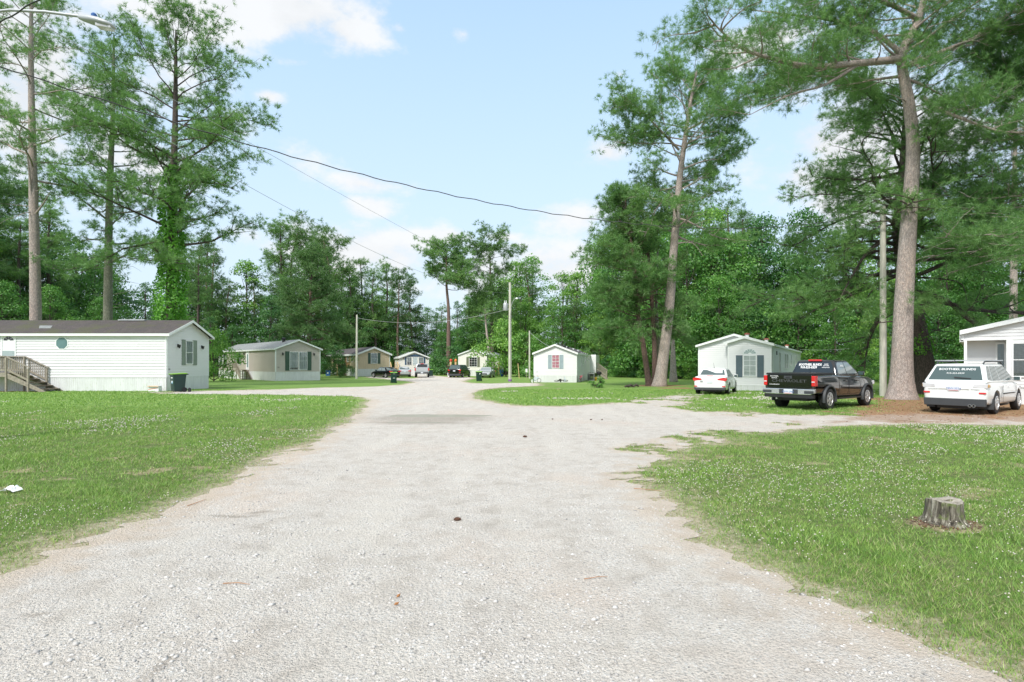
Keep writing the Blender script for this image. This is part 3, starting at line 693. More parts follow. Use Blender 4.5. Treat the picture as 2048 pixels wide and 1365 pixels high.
for i, (lab, sd, pth, r0, cf, sp, nb) in enumerate((
    ('slim reddish pine leaning left beside the tall leaning pine', 106, [(1299, 772), (1288, 700), (1278, 640), (1272, 570), (1262, 480), (1250, 400)], .22, 4.2, 4.8, 50),
    ('straight slim reddish pine between the two leaning pine trunks', 107, [(1309, 772), (1309, 700), (1305, 620), (1300, 540), (1290, 460), (1280, 395)], .20, 4.6, 4.4, 48))):
    hero('pine_tree', lab, sd, 45.5 + i * .9, pth, r0=r0, crown_from=cf, spread=sp, nbr=nb, tufts=10, k=15, nl=.42, nw=.030, bark='bark_red', needles='needle_dark' if i else 'needle', droop=.45, up=.3, azbias=(math.pi * .95, .45), profile=lambda t: 1.0 - .6 * t, gap=0)
hero('dead_tree', 'thin bleached bare trunk behind the slim reddish pines', 108, 47.5, [(1318, 770), (1317, 690), (1312, 600), (1316, 500)], r0=.16, crown_from=9, spread=1.2, nbr=2, tufts=1, k=3, bark='dead')
hero('pine_tree', 'thick ivy-clad leaning pine behind the giant bent pine', 109, 31.5, [(1856, 775), (1842, 700), (1822, 600), (1805, 520), (1800, 440), (1808, 330), (1812, 230), (1808, 150)],
     r0=.58, flare=1.3, crown_from=5.2, spread=8.2, nbr=58, tufts=9.5, k=17, nl=.32, nw=.019, bark='bark_dark', needles='needle', droop=.5, up=.25, vine=(2.2, 9.5, .62, 4200), azbias=(math.pi * 1.0, .30), deadlimbs=8,
     profile=lambda t: 1.0 - .55 * t, gap=.03, extra=[([(1797, 470, 0), (1740, 500, -1), (1700, 560, -1.6), (1670, 620, -2)], .10, 1.2, .9), ([(1800, 540, 0), (1760, 560, -1), (1720, 620, -1.2)], .07, 0), ([(1830, 555, 0), (1880, 558, -1), (1925, 570, -1.5), (1935, 620, -1.5)], .06, 0), ([(1797, 470, 0), (1860, 500, -1), (1930, 490, -1.5), (1990, 510, -1.5)], .09, 1.1, .9)])
hero('pine_tree', 'bushy bright pine overhanging the roof at the right edge', 110, 25.0, [(2190, 800), (2180, 600), (2150, 400), (2140, 200), (2140, 20)],
     r0=.36, crown_from=6.5, spread=6.4, nbr=56, tufts=15, k=18, nl=.27, nw=.015, tj=.2, bark='bark', needles='needle', azbias=(math.pi, .5), profile=lambda t: 1.0 - .35 * t)
hero('pine_tree', 'far pine with a bare trunk above the roof at the right edge', 111, 44, [(2027, 745), (2027, 600), (2028, 450), (2030, 300), (2032, 150)], r0=.30, crown_from=11.5, spread=4.6, nbr=26, tufts=7, k=13, nl=.36, nw=.028, bark='bark', needles='needle_dark')
# centre distance
hero('pine_tree', 'umbrella-crowned pine with a long bare trunk between the two far homes', 112, 95, [(898, 748), (897, 690), (897, 620), (893, 570), (893, 515), (893, 503)], r0=.42, crown_from=14.2, spread=5.6, nbr=22, tufts=9, k=13, nl=.55, nw=.055, up=.5, droop=-.2, bark='bark_red', profile=lambda t: .95 * (1 - t) ** .3 + .1, tj=.35)
hero('pine_tree', 'dark ragged pine with a double-tiered crown behind the far home on the right', 113, 97, [(985, 748), (984, 640), (981, 580), (980, 500)], r0=.40, crown_from=9.5, spread=5.0, nbr=30, tufts=9, k=13, nl=.55, nw=.055, bark='bark_dark', needles='needle_dark', profile=lambda t: .75 + .35 * math.sin(t * 9), tj=.35)
hero('pine_tree', 'thin crooked pine trunk rising behind the roof of the far home with steps', 114, 94, [(981, 740), (976, 690), (972, 650), (969, 600)], r0=.28, crown_from=8.5, spread=2.8, nbr=14, tufts=7, k=12, nl=.5, nw=.05, bark='bark', tj=.35)
hero('pine_tree', 'full dark cone-shaped pine behind the tan home', 115, 78, [(616, 745), (618, 690), (619, 640), (622, 560), (625, 505)], r0=.36, crown_from=3.8, spread=6.0, nbr=56, tufts=9, k=13, nl=.50, nw=.045, bark='bark_red', needles='needle_dark', droop=.3, profile=lambda t: 1.05 - .8 * t, tj=.3)
hero('bent_dead_trunk', 'short pale snapped trunk behind the leaning pines', 116, 58, [(1347, 755), (1346, 700), (1347, 650)], r0=.36, crown_from=4.2, spread=.8, nbr=2, tufts=1, k=3, bark='bark')

# ------------------------------------------------------------------ forest: prototypes shared by many single trees
random.seed(3)
PT = []
def straight(H, s):
    rr = random.Random(s); return [(0, 0, -.3), (rr.uniform(-.3, .3), rr.uniform(-.3, .3), H * .35), (rr.uniform(-.6, .6), rr.uniform(-.5, .5), H * .7), (rr.uniform(-.8, .8), 0, H)]
for s, (cf, sp, nb, prf) in enumerate(((.42, 3.6, 26, lambda t: 1 - .6 * t), (.30, 3.2, 32, lambda t: .95 - .55 * t), (.55, 3.8, 20, lambda t: .6 + .4 * math.sin(math.pi * (.1 + .8 * t))), (.18, 4.0, 38, lambda t: 1.05 - .75 * t), (.48, 3.2, 22, lambda t: .8 - .3 * t))):
    PT.append(pine_parts(300 + s, straight(20, s), .26, 20 * cf, sp, nb, tufts=9, k=12, nl=.50, nw=.045, sub=4, needles='needle' if s % 2 else 'needle_dark', bark='bark_dark' if s % 2 else 'bark_red', profile=prf, tj=.3, gap=.06))
BT = []
for s, (w, nl_, lf, lv, low) in enumerate(((8, 34, .27, 'leaf', .04), (7, 30, .26, 'leaf_dark', .05), (9, 36, .28, 'leaf', .10), (7.5, 32, .27, 'leaf_light', .04), (8.5, 34, .27, 'leaf_dark', .16), (6.5, 28, .27, 'leaf_light', .08))):
    BT.append(broad_parts(400 + s, 14, w, nl_, 330, lf, low, leaves=lv))
SH = [broad_parts(450 + s, 4, 5.5, 14, 420, .20, .0, leaves=lv) for s, lv in enumerate(('leaf', 'leaf_dark', 'leaf_light'))]
EDGE = [(-78, 45), (-54, 47.5), (-45, 52), (-44, 66), (-46, 84), (-38, 93), (-36, 106), (-20, 112), (2, 106), (7, 95), (13, 88), (18.5, 76), (22.5, 65), (31, 69), (38, 60), (33, 49), (42, 42), (62, 36)]
SKY = [(-400, 320), (0, 300), (60, 330), (150, 400), (260, 440), (400, 470), (470, 520), (545, 470), (590, 450), (660, 500), (700, 575), (735, 540), (800, 560), (850, 600), (940, 600), (1030, 515), (1080, 500), (1130, 480), (1180, 490), (1240, 440), (1300, 400), (1400, 410), (1500, 400), (1580, 420), (1700, 430), (1850, 420), (2048, 430), (2500, 350)]
def skyline(px): return float(np.interp(px, [a for a, _ in SKY], [b for _, b in SKY]))
AREAS = ((-9e9, 340, 'behind the octagon-window home'), (340, 480, 'left of the tan home'), (480, 660, 'behind the tan home'), (660, 790, 'behind the beige home'), (790, 900, 'behind the far cream home'),
         (900, 1010, 'behind the farthest white home'), (1010, 1190, 'behind the pink-curtain home'), (1190, 1390, 'behind the leaning pines'), (1390, 1640, 'behind the arched-window home'), (1640, 1850, 'behind the black pickup'), (1850, 9e9, 'behind the right-edge home'))
SPOTS = []
def seglen():
    out = []; 
    for a, b in zip(EDGE[:-1], EDGE[1:]): out.append((a, b, math.dist(a, b)))
    return out
rnd = random.Random(12)
for row, (off, sp) in enumerate(((1.8, 5.2), (6.5, 5.4), (12.5, 6.2), (19, 7.5))):
    s = rnd.uniform(0, 3)
    segs = seglen(); tot = sum(q[2] for q in segs)
    while s < tot:
        u = s
        for a, b, L in segs:
            if u <= L: break
            u -= L
        t = u / L; nx_, ny_ = -(b[1] - a[1]) / L, (b[0] - a[0]) / L
        x = a[0] + (b[0] - a[0]) * t + nx_ * off + rnd.gauss(0, .9); y = a[1] + (b[1] - a[1]) * t + ny_ * off + rnd.gauss(0, .9)
        px = CX + F_PX * x / y
        inside = sdf(EDGE + [(80, -50), (-80, -50)], np.array([x]), np.array([y]))[0] > .6
        if not inside and -260 < px < 2330: SPOTS.append((row, x, y, px))
        s += sp * rnd.uniform(.75, 1.25)
GR = {'pine_tree': 'pines along the forest edge', 'broadleaf_tree': 'broadleaf trees along the forest edge', 'shrub': 'shrubs along the forest edge'}
def area(px):
    for a, b, s in AREAS:
        if a <= px < b: return s
for row, x, y, px in SPOTS:
    top = skyline(px) * 1.0; zt = Z(top, y) * rnd.uniform(.86, 1.04) * (.60, .82, 1.0, 1.0)[row]
    left = px < 860
    ppine = ((.15, .45, .6, .75) if left else (.06, .15, .35, .45))[row]
    if 1000 < px < 1180: ppine *= .5
    if 690 < px < 850 and row >= 1: ppine = (.3, .35, .9, .9)[row]
    zt = max(5, min(zt, 27))
    if 690 < px < 860 and row >= 2 and rnd.random() < .1: continue
    if rnd.random() < ppine:
        k = rnd.randrange(5) if row < 3 else rnd.choice((0, 2, 4)); s = zt / 20; w = s * rnd.uniform(.9, 1.25)
        plant_tree('pine_tree', 'pine ' + ('at the front of' if row == 0 else 'within') + ' the forest ' + area(px), (x, y, gz(x, y)), *PT[k], 'pines in the forest ' + area(px), rnd.uniform(0, 6.28), (w, w, s))
    else:
        lt = rnd.random(); k = (3, 5, 0, 2)[rnd.randrange(4)] if (lt < (.6 if 1000 < px < 1400 or px > 1640 else .3)) else (1, 4, 0, 2)[rnd.randrange(4)]
        if px < 480: zt *= .8
        elif px < 860: zt = max(zt, Z(rnd.uniform(590, 640), y))
        s = zt / 14; w = min(s * rnd.uniform(.85, 1.1), 1.5)
        plant_tree('broadleaf_tree', 'leafy broadleaf tree ' + ('at the front of' if row == 0 else 'within') + ' the forest ' + area(px), (x, y, gz(x, y)), *BT[k], 'broadleaf trees in the forest ' + area(px), rnd.uniform(0, 6.28), (w, w, s))
for px, d, ty in ((745, 116, 620), (768, 121, 600), (790, 118, 625), (812, 123, 605), (834, 119, 630), (853, 124, 612), (872, 118, 622), (915, 116, 600), (935, 120, 590)):
    zt = Z(ty, d); k = rnd.choice((0, 1, 2, 4)); s = zt / 14
    plant_tree('broadleaf_tree', 'leafy broadleaf tree within the forest ' + area(px), (X(px, d), d, gz(0, d)), *BT[k], 'broadleaf trees in the forest ' + area(px), rnd.uniform(0, 6.28), (s * .8, s * .8, s))
for px, d, ty in ((700, 108, 535), (722, 112, 520), (748, 110, 540), (772, 114, 528), (796, 111, 548), (822, 115, 556), (560, 104, 445), (650, 106, 470), (592, 108, 452)):
    k = rnd.randrange(5); s = Z(ty, d) / 20
    plant_tree('pine_tree', 'pine within the forest ' + area(px), (X(px, d), d, gz(0, d)), *PT[k], 'pines in the forest ' + area(px), rnd.uniform(0, 6.28), (s * 1.0, s * 1.0, s))
# low shrubs closing the forest foot
segs = seglen(); s = 0; tot = sum(q[2] for q in segs)
while s < tot:
    u = s
    for a, b, L in segs:
        if u <= L: break
        u -= L
    t = u / L; nx_, ny_ = -(b[1] - a[1]) / L, (b[0] - a[0]) / L; off = rnd.uniform(-.1, 1.6)
    x = a[0] + (b[0] - a[0]) * t + nx_ * off; y = a[1] + (b[1] - a[1]) * t + ny_ * off; px = CX + F_PX * x / y
    if -200 < px < 2250:
        k = rnd.randrange(3); sc = rnd.uniform(.45, .95)
        plant_tree('shrub', 'leafy shrub at the foot of the forest ' + area(px), (x, y, gz(x, y) - .1), *SH[k], 'shrubs at the foot of the forest ' + area(px), rnd.uniform(0, 6.28), (sc, sc, sc * rnd.uniform(.8, 1.3)), 'shrub')
    s += rnd.uniform(2.0, 3.2)
plant_tree('shrub', 'bright feathery bush hiding the far end of the tan home', (X(428, 60), 60, gz(0, 60)), *SH[2], None, .4, (.85, .85, 1.35), 'bush')
plant_tree('shrub', 'dark round bush right of the tan home', (X(668, 92), 92, gz(0, 92)), *SH[1], None, 1.4, (1.1, 1.1, 1.2), 'bush')
plant_tree('shrub', 'big rounded bush left of the far home with the steps', (X(888, 96), 96, gz(0, 96)), *SH[1], None, 2.4, (1.35, 1.35, 1.55), 'bush')
plant_tree('shrub', 'big light bush behind the utility pole', (X(1012, 84), 84, gz(0, 84)), *SH[2], None, 3.4, (1.5, 1.2, 2.1), 'bush')
plant_tree('shrub', 'overgrown light green bush between the thin pole and the pink-curtain home', (X(1045, 83), 83, gz(0, 83)), *SH[0], None, 4.4, (1.2, 1.2, 1.6), 'bush')
# deep forest behind everything reads as one mass
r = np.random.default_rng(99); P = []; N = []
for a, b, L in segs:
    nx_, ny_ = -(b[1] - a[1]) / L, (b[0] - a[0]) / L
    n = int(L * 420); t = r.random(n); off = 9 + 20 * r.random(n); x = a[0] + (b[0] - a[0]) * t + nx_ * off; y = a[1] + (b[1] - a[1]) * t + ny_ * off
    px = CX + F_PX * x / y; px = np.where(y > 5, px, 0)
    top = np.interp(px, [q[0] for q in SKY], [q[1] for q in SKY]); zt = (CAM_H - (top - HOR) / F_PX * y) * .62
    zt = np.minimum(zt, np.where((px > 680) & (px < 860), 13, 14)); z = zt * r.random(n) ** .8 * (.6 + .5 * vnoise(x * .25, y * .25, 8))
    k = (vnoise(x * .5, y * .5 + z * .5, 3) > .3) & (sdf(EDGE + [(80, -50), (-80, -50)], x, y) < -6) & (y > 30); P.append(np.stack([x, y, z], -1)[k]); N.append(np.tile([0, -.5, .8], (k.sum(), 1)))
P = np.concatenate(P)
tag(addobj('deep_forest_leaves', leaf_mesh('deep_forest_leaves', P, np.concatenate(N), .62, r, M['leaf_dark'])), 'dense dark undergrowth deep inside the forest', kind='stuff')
# ------------------------------------------------------------------ mobile homes
def interval(prof, z):
    us = []
    n = len(prof)
    for i in range(n):
        (u0, z0), (u1, z1) = prof[i], prof[(i + 1) % n]
        if (z0 - z) * (z1 - z) <= 0 and abs(z1 - z0) > 1e-6: us.append(u0 + (u1 - u0) * (z - z0) / (z1 - z0))
    return (min(us), max(us)) if len(us) > 1 else None
def siding(mb, fr, prof, z0, c=.135, lap=.024):
    """lapped boards on the face given by frame fr, clipped by the convex profile"""
    O, u, n = fr; zt = max(p[1] for p in prof)
    def P(a, b, h): return (O[0] + u[0] * a + n[0] * b, O[1] + u[1] * a + n[1] * b, O[2] + h)
    z = z0
    while z < zt - .01:
        z2 = min(z + c, zt - .002); A = interval(prof, z + .001); B = interval(prof, z2 - .001)
        if A and B:
            knee = [p[1] for p in prof if z + .002 < p[1] < z2 - .002]
            mb.poly([P(A[0], lap, z), P(A[1], lap, z), P(B[1], .002, z2), P(B[0], .002, z2)])
            mb.poly([P(A[0], 0, z), P(A[1], 0, z), P(A[1], lap, z), P(A[0], lap, z)])
        z += c
def panels(mb, fr, prof, z0, c=.2, lap=0):
    """flat sheet with vertical grooves"""
    O, u, n = fr
    def P(a, b, h): return (O[0] + u[0] * a + n[0] * b, O[1] + u[1] * a + n[1] * b, O[2] + h)
    u0 = min(p[0] for p in prof); u1 = max(p[0] for p in prof)
    def top(a):
        zs = []
        for i in range(len(prof)):
            (a0, z0_), (a1, z1_) = prof[i], prof[(i + 1) % len(prof)]
            if (a0 - a) * (a1 - a) <= 0 and abs(a1 - a0) > 1e-6: zs.append(z0_ + (z1_ - z0_) * (a - a0) / (a1 - a0))
        return max(zs) if zs else z0
    k = max(1, round((u1 - u0) / c)); c = (u1 - u0) / k
    for i in range(k):
        a = u0 + i * c; b = a + c; g = min(.03, c * .2)
        a1, b1 = a + .0005, b - .0005
        mb.poly([P(a1, .012, z0), P(b - g, .012, z0), P(b - g, .012, top(b - g)), P(a1, .012, top(a1))])
        mb.poly([P(b - g, .012, z0), P(b - g / 2, 0, z0), P(b - g / 2, 0, top(b - g / 2)), P(b - g, .012, top(b - g))])
        mb.poly([P(b - g / 2, 0, z0), P(b1, .012, z0), P(b1, .012, top(b1)), P(b - g / 2, 0, top(b - g / 2))])
def window(par, fr, u0, u1, z0, z1, inner='curtain', grid=(1, 2), t=.05, frame='trim', low=None, label=None, name='window'):
    """frame is the part, pane / muntins / curtain its sub-parts"""
    mb = MB(); a, b = .012, .062
    mb.fbox(fr, u0, u0 + t, a, b, z0, z1); mb.fbox(fr, u1 - t, u1, a, b, z0, z1)
    mb.fbox(fr, u0 + t, u1 - t, a, b, z1 - t, z1); mb.fbox(fr, u0 + t, u1 - t, a, b + .01, z0, z0 + t)
    gx_, gy_ = grid; mu = .022
    for i in range(1, gx_):
        c = u0 + (u1 - u0) * i / gx_; mb.fbox(fr, c - mu / 2, c + mu / 2, .042, .056, z0 + t, z1 - t)
    for i in range(1, gy_):
        c = z0 + (z1 - z0) * i / gy_; w = .035 if i * 2 == gy_ else mu; mb.fbox(fr, u0 + t, u1 - t, .043, .058, c - w / 2, c + w / 2)
    f = mb.build(name, M[frame], par); tag(f, label)
    if inner:
        zc = z0 + (z1 - z0) * low if low else z0 + t
        mb = MB(); k = max(3, int((u1 - u0 - 2 * t) / .07)); w = (u1 - u0 - 2 * t) / k
        O, u, n = fr
        for i in range(k):
            a0 = u0 + t + i * w
            def P(q, d, h): return (O[0] + u[0] * q + n[0] * d, O[1] + u[1] * q + n[1] * d, O[2] + h)
            mb.poly([P(a0, .026, zc), P(a0 + w / 2, .034, zc), P(a0 + w / 2, .034, z1 - t), P(a0, .026, z1 - t)])
            mb.poly([P(a0 + w / 2, .034, zc), P(a0 + w, .026, zc), P(a0 + w, .026, z1 - t), P(a0 + w / 2, .034, z1 - t)])
        mb.build('curtain' if inner.startswith('cur') else 'interior', M[inner], f)
        if low: MB().fbox(fr, u0 + t, u1 - t, .025, .030, z0 + t, zc).build('interior', M['dark_room'], f)
    MB().poly([(fr[0][0] + fr[1][0] * a_ + fr[2][0] * .038, fr[0][1] + fr[1][1] * a_ + fr[2][1] * .038, fr[0][2] + c_) for a_, c_ in ((u0 + t, z0 + t), (u1 - t, z0 + t), (u1 - t, z1 - t), (u0 + t, z1 - t))]).build('pane', M['glass'], f)
    return f
def shutter(par, fr, u0, u1, z0, z1, m):
    mb = MB(); w = .035; mb.fbox(fr, u0, u1, .012, .032, z0, z1)
    zm = (z0 + z1) / 2
    for a, b in ((z0 + w, zm - w / 2), (zm + w / 2, z1 - w)):
        n = max(3, int((b - a) / .09))
        for i in range(n):
            c = a + (b - a) * (i + .15) / n; mb.fbox(fr, u0 + w, u1 - w, .033, .042, c, c + (b - a) / n * .62)
    mb.fbox(fr, u0, u0 + w, .032, .048, z0, z1); mb.fbox(fr, u1 - w, u1, .032, .048, z0, z1)
    for a, b in ((z0, z0 + w), (zm - w / 2, zm + w / 2), (z1 - w, z1)): mb.fbox(fr, u0 + w, u1 - w, .032, .047, a, b)
    return mb.build('shutter', M[m], par)
def lantern(par, fr, u, z, s=1.0):
    mb = MB(); mb.fbox(fr, u - .035 * s, u + .035 * s, .012, .03, z - .09 * s, z + .09 * s); mb.fbox(fr, u - .012 * s, u + .012 * s, .03, .10 * s, z + .05 * s, z + .075 * s)
    mb.fbox(fr, u - .05 * s, u + .05 * s, .06 * s, .16 * s, z - .10 * s, z + .02 * s); mb.fbox(fr, u - .065 * s, u + .065 * s, .045 * s, .175 * s, z + .02 * s, z + .045 * s); mb.fbox(fr, u - .03 * s, u + .03 * s, .085 * s, .135 * s, z - .15 * s, z - .10 * s)
    return mb.build('wall_lantern', M['black'], par, bevel=.006)
def door(par, fr, u0, u1, z0, z1, m='trim', fan=False, pane=None, style='storm'):
    mb = MB(); t = .07
    mb.fbox(fr, u0, u0 + t, .012, .06, z0, z1); mb.fbox(fr, u1 - t, u1, .012, .06, z0, z1); mb.fbox(fr, u0 + t, u1 - t, .012, .06, z1 - t, z1)
    f = mb.build('door_frame', M['trim'], par)
    d = MB().fbox(fr, u0 + t, u1 - t, .012, .035, z0, z1 - t).build('door', M[m], par)
    ua, ub = u0 + t + .04, u1 - t - .04; zm = z0 + (z1 - z0) * .52
    if style == 'storm':
        MB().fbox(fr, ua - .02, ub + .02, .036, .048, z0 + .12, zm).build('screen_panel', M['screen'], d)
        mb = MB(); mb.fbox(fr, u0 + t, u1 - t, .036, .05, zm, zm + .06); mb.build('midrail', M['trim'], d)
    if fan:
        O, u, n = fr; c = (ua + ub) / 2; zc = z1 - t - .34; rr = (ub - ua) / 2 * .9
        for i in range(4):
            a0 = math.pi * (i + .08) / 4; a1 = math.pi * (i + .92) / 4
            pts = [(c + r_ * math.cos(a), zc + r_ * math.sin(a) * .85) for r_, a in ((rr * .3, a0), (rr, a0), (rr * 1.0, (a0 + a1) / 2), (rr, a1), (rr * .3, a1))]
            MB().prism([(O[0] + u[0] * p + n[0] * .036, O[1] + u[1] * p + n[1] * .036, O[2] + q) for p, q in pts], (n[0] * .006, n[1] * .006, 0)).build('fanlight_pane', M['car_glass'], d)
    if pane: MB().fbox(fr, ua + pane[0] * (ub - ua), ua + pane[1] * (ub - ua), .036, .044, z0 + pane[2], z0 + pane[3]).build('door_pane', M['teal_glass'], d)
    MB().lathe([(.005, 0), (.03, .01), (.03, .04), (.012, .055)], (fr[0][0] + fr[1][0] * (u1 - t - .1) + fr[2][0] * .036, fr[0][1] + fr[1][1] * (u1 - t - .1) + fr[2][1] * .036, fr[0][2] + z0 + .95), 'z', 10).build('handle', M['chrome'], d)
    return d
def text(par, s, size, loc, rot, m, name='lettering', ext=.002, align='CENTER', xs=1.0, offset=0.0):
    cu = bpy.data.curves.new(name, 'FONT'); cu.body = s; cu.size = size; cu.extrude = ext; cu.align_x = align; cu.align_y = 'CENTER'; cu.resolution_u = 2; cu.offset = offset
    o = bpy.data.objects.new('tmp', cu); COL.objects.link(o); bpy.context.view_layer.update()
    me = bpy.data.meshes.new_from_object(o.evaluated_get(bpy.context.evaluated_depsgraph_get())); bpy.data.objects.remove(o)
    Mx = Matrix.Translation(loc) @ rot.to_4x4() @ Matrix.Diagonal((xs, 1, 1, 1)); me.transform(Mx)
    me.materials.clear(); me.materials.append(M[m]); return addobj(name, me, par)
def wall_rot(fr):                                            # text plane lying on a wall frame
    O, u, n = fr; return Matrix(((u[0], 0, n[0]), (u[1], 0, n[1]), (0, 1, 0)))
class Home: pass
def home(name, label, loc, rz, W, L, zs, ze, rise, wall, roof, lapped=True, over=.18, rake=.10, fascia='trim', skirt='skirt_white', frontprof=None, trim='trim', fh=.15, group=None, course=.135):
    t = thing(name, label, 'mobile home', loc, rz, group); H = Home(); H.o = t; H.W = W; H.L = L
    H.F = ((0, 0, 0), (1, 0), (0, -1)); H.Lf = ((0, L, 0), (0, -1), (-1, 0)); H.Rt = ((W, 0, 0), (0, 1), (1, 0)); H.B = ((W, L, 0), (-1, 0), (0, 1))
    gable = [(0, zs), (W, zs), (W, ze), (W / 2, ze + rise), (0, ze)]; side = [(0, zs), (L, zs), (L, ze), (0, ze)]
    fn = siding if lapped else panels
    core = MB(); core.prism([(0.004, .004, zs), (W - .004, .004, zs), (W - .004, .004, ze), (W / 2, .004, ze + rise - .004), (.004, .004, ze)], (0, L - .008, 0))
    for fr, pr in ((H.F, frontprof or gable), (H.Lf, side), (H.Rt, side), (H.B, gable)): fn(core, fr, pr, zs, course if lapped else .2, **({'lap': .042} if course > .15 and fr is H.Lf else {}))
    H.wall = core.build('wall', M[wall], t, fixn=False)
    sk = MB(); sk.box(.012, W - .012, .012, L - .012, -.5, zs - .002)
    for fr, w in ((H.F, W), (H.Lf, L), (H.Rt, L), (H.B, W)):
        panels(sk, (fr[0], fr[1], fr[2]), [(0, -.5), (w, -.5), (w, zs - .03), (0, zs - .03)], -.5, .13)
    for fr, w in ((H.F, W), (H.Lf, L), (H.Rt, L), (H.B, W)): sk.fbox(fr, -.02, w + .02, -.004, .024, zs - .03, zs + .012)
    sk.build('skirting', M[skirt], t, fixn=False)
    for (fa_, ua_), (fb_, ub_) in (((H.F, 0), (H.Lf, L - .07)), ((H.F, W - .07), (H.Rt, 0)), ((H.B, 0), (H.Rt, L - .07)), ((H.B, W - .07), (H.Lf, 0))):
        ct = MB(); ct.fbox(fa_, ua_, ua_ + .07, -.01, .034, zs + .013, ze - .002); ct.fbox(fb_, ub_, ub_ + .07, -.012, .0335, zs + .013, ze - .003)
        ct.build('corner_trim', M[trim], t)
    s = rise / (W / 2); th = .045
    rf = MB()
    for sg in (0, 1):
        xe = -over if sg == 0 else W + over; zz = ze - s * over
        pts = [(xe, -rake, zz + .02), (W / 2, -rake, ze + rise + .02), (W / 2, -rake, ze + rise + .02 + th), (xe, -rake, zz + .02 + th)]
        rf.prism(pts, (0, L + 2 * rake, 0))
    H.roof = rf.build('roof', M[roof], t)
    fa = MB()
    for sg in (0, 1):
        xe = -over - .02 if sg == 0 else W + over + .02; zz = ze - s * over
        for y0, y1 in ((-rake - .025, -rake - .001), (L + rake + .001, L + rake + .025)):
            fa.prism([(xe, y0, zz + .045 - fh), (W / 2, y0, ze + rise + .045 - fh), (W / 2, y0, ze + rise + .058), (xe, y0, zz + .058)], (0, y1 - y0, 0))
        xa, xb = (xe, xe + .02) if sg == 0 else (xe - .02, xe)
        fa.box(xa, xb, -rake, L + rake, zz + .045 - fh * .95, zz + .055)
        xi = 0 if sg == 0 else W
        fa.box(min(xe + (.02 if sg == 0 else -.02), xi), max(xe + (.02 if sg == 0 else -.02), xi), -rake, L + rake, zz + .06 - fh, zz + .075 - fh)
    fa.build('fascia', M[fascia], t)
    return H
def roofpipe(H, x, y, m='metal_grey', r_=.10, h=.35, cap='rust'):
    s = 2 * (H.rise) / H.W; z = H.ze + (min(x, H.W - x)) * s
    p = MB().lathe([(r_, -.1), (r_, h * .7)], (x, y, z), 'z', 12).build('roof_vent', M[m], H.o, smooth=40)
    MB().lathe([(r_ * 1.5, h * .66), (r_ * 1.6, h * .85), (r_ * .6, h)], (x, y, z), 'z', 12).build('vent_cap', M[cap], p, smooth=40)

# ---- white home with octagon window (left): gable looks to the road (+x), long side faces us
def mk(name, label, loc, rz, W, L, zs, ze, rise, *a, **k):
    H = home(name, label, loc, rz, W, L, zs, ze, rise, *a, **k); H.ze = ze; H.rise = rise; return H
d1 = 35.4; zb = gz(0, d1)
H = mk('mobile_home', 'white mobile home with mossy brown roof and octagon window at the left', (X(333, d1), d1, zb), R(90), 4.9, 17.5, .86 , 3.50 - zb, .92, 'siding_white', 'roof_brown', over=.22, rake=.28, course=.172)
H.o.rotation_euler = (0, 0, R(90))
g = H.F                                                       # gable faces +x in the world; u runs away from us
for u0, u1 in ((1.60, 2.0), (2.88, 3.36)): shutter(H.o, g, u0, u1, 1.60, 3.25, 'shutter_sage')
window(H.o, g, 2.02, 2.86, 1.66, 3.22, 'curtain', (1, 2)); lantern(H.o, g, 1.15, 2.85, 1.15); lantern(H.o, g, 3.95, 2.85, 1.15)
text(H.o, '20', .20, (.26, -.02, 1.36), wall_rot(g), 'black', 'house_number')
s_ = H.Lf                                                     # faces the camera; u from the far left end towards the road corner
ux = lambda px: H.L - (X(333, d1) - X(px, d1))
mb = MB(); c = ux(124.6); zc = Z(686.8, d1) - zb
def octo(r_, a, b): return [(0 - a, H.L - (c + r_ * math.cos(math.pi * (k + .5) / 4)), zc + r_ * math.sin(math.pi * (k + .5) / 4)) for k in range(8)], (-(b - a), 0, 0)
mb.prism(*octo(.43, .012, .045)); oc = mb.build('octagon_window', M['trim'], H.o)
MB().prism(*octo(.365, .046, .052)).build('pane', M['teal_glass'], oc)
door(H.o, s_, ux(3.5), ux(33), 1.30 - zb, Z(668.5, d1) - zb, fan=True)
MB().box(2.2, 3.0, ux(333) - ux(243) , ux(333) - ux(187), H.ze + H.rise + .03, H.ze + H.rise + .11).build('roof_panel', M['metal_grey'], H.o)
pt = MB(); sl = H.rise / (H.W / 2)
def onroof(px0, px1, f0, f1, dz):                            # patch on the camera-side slope (local x 0..W/2)
    y0, y1 = ux(333) - ux(px1), ux(333) - ux(px0); x0, x1 = f0 * H.W / 2, f1 * H.W / 2
    return [(x0, y0, H.ze + x0 * sl + .068 + dz), (x1, y0 + .3, H.ze + x1 * sl + .068 + dz), (x1, y1 - .1, H.ze + x1 * sl + .068 + dz), (x0, y1 - .5, H.ze + x0 * sl + .068 + dz)]
pt.prism(onroof(42, 82, .30, .52, 0), (0, 0, .012)); pt.build('roof_patch', M['roof_grey'], H.o)
H1 = H
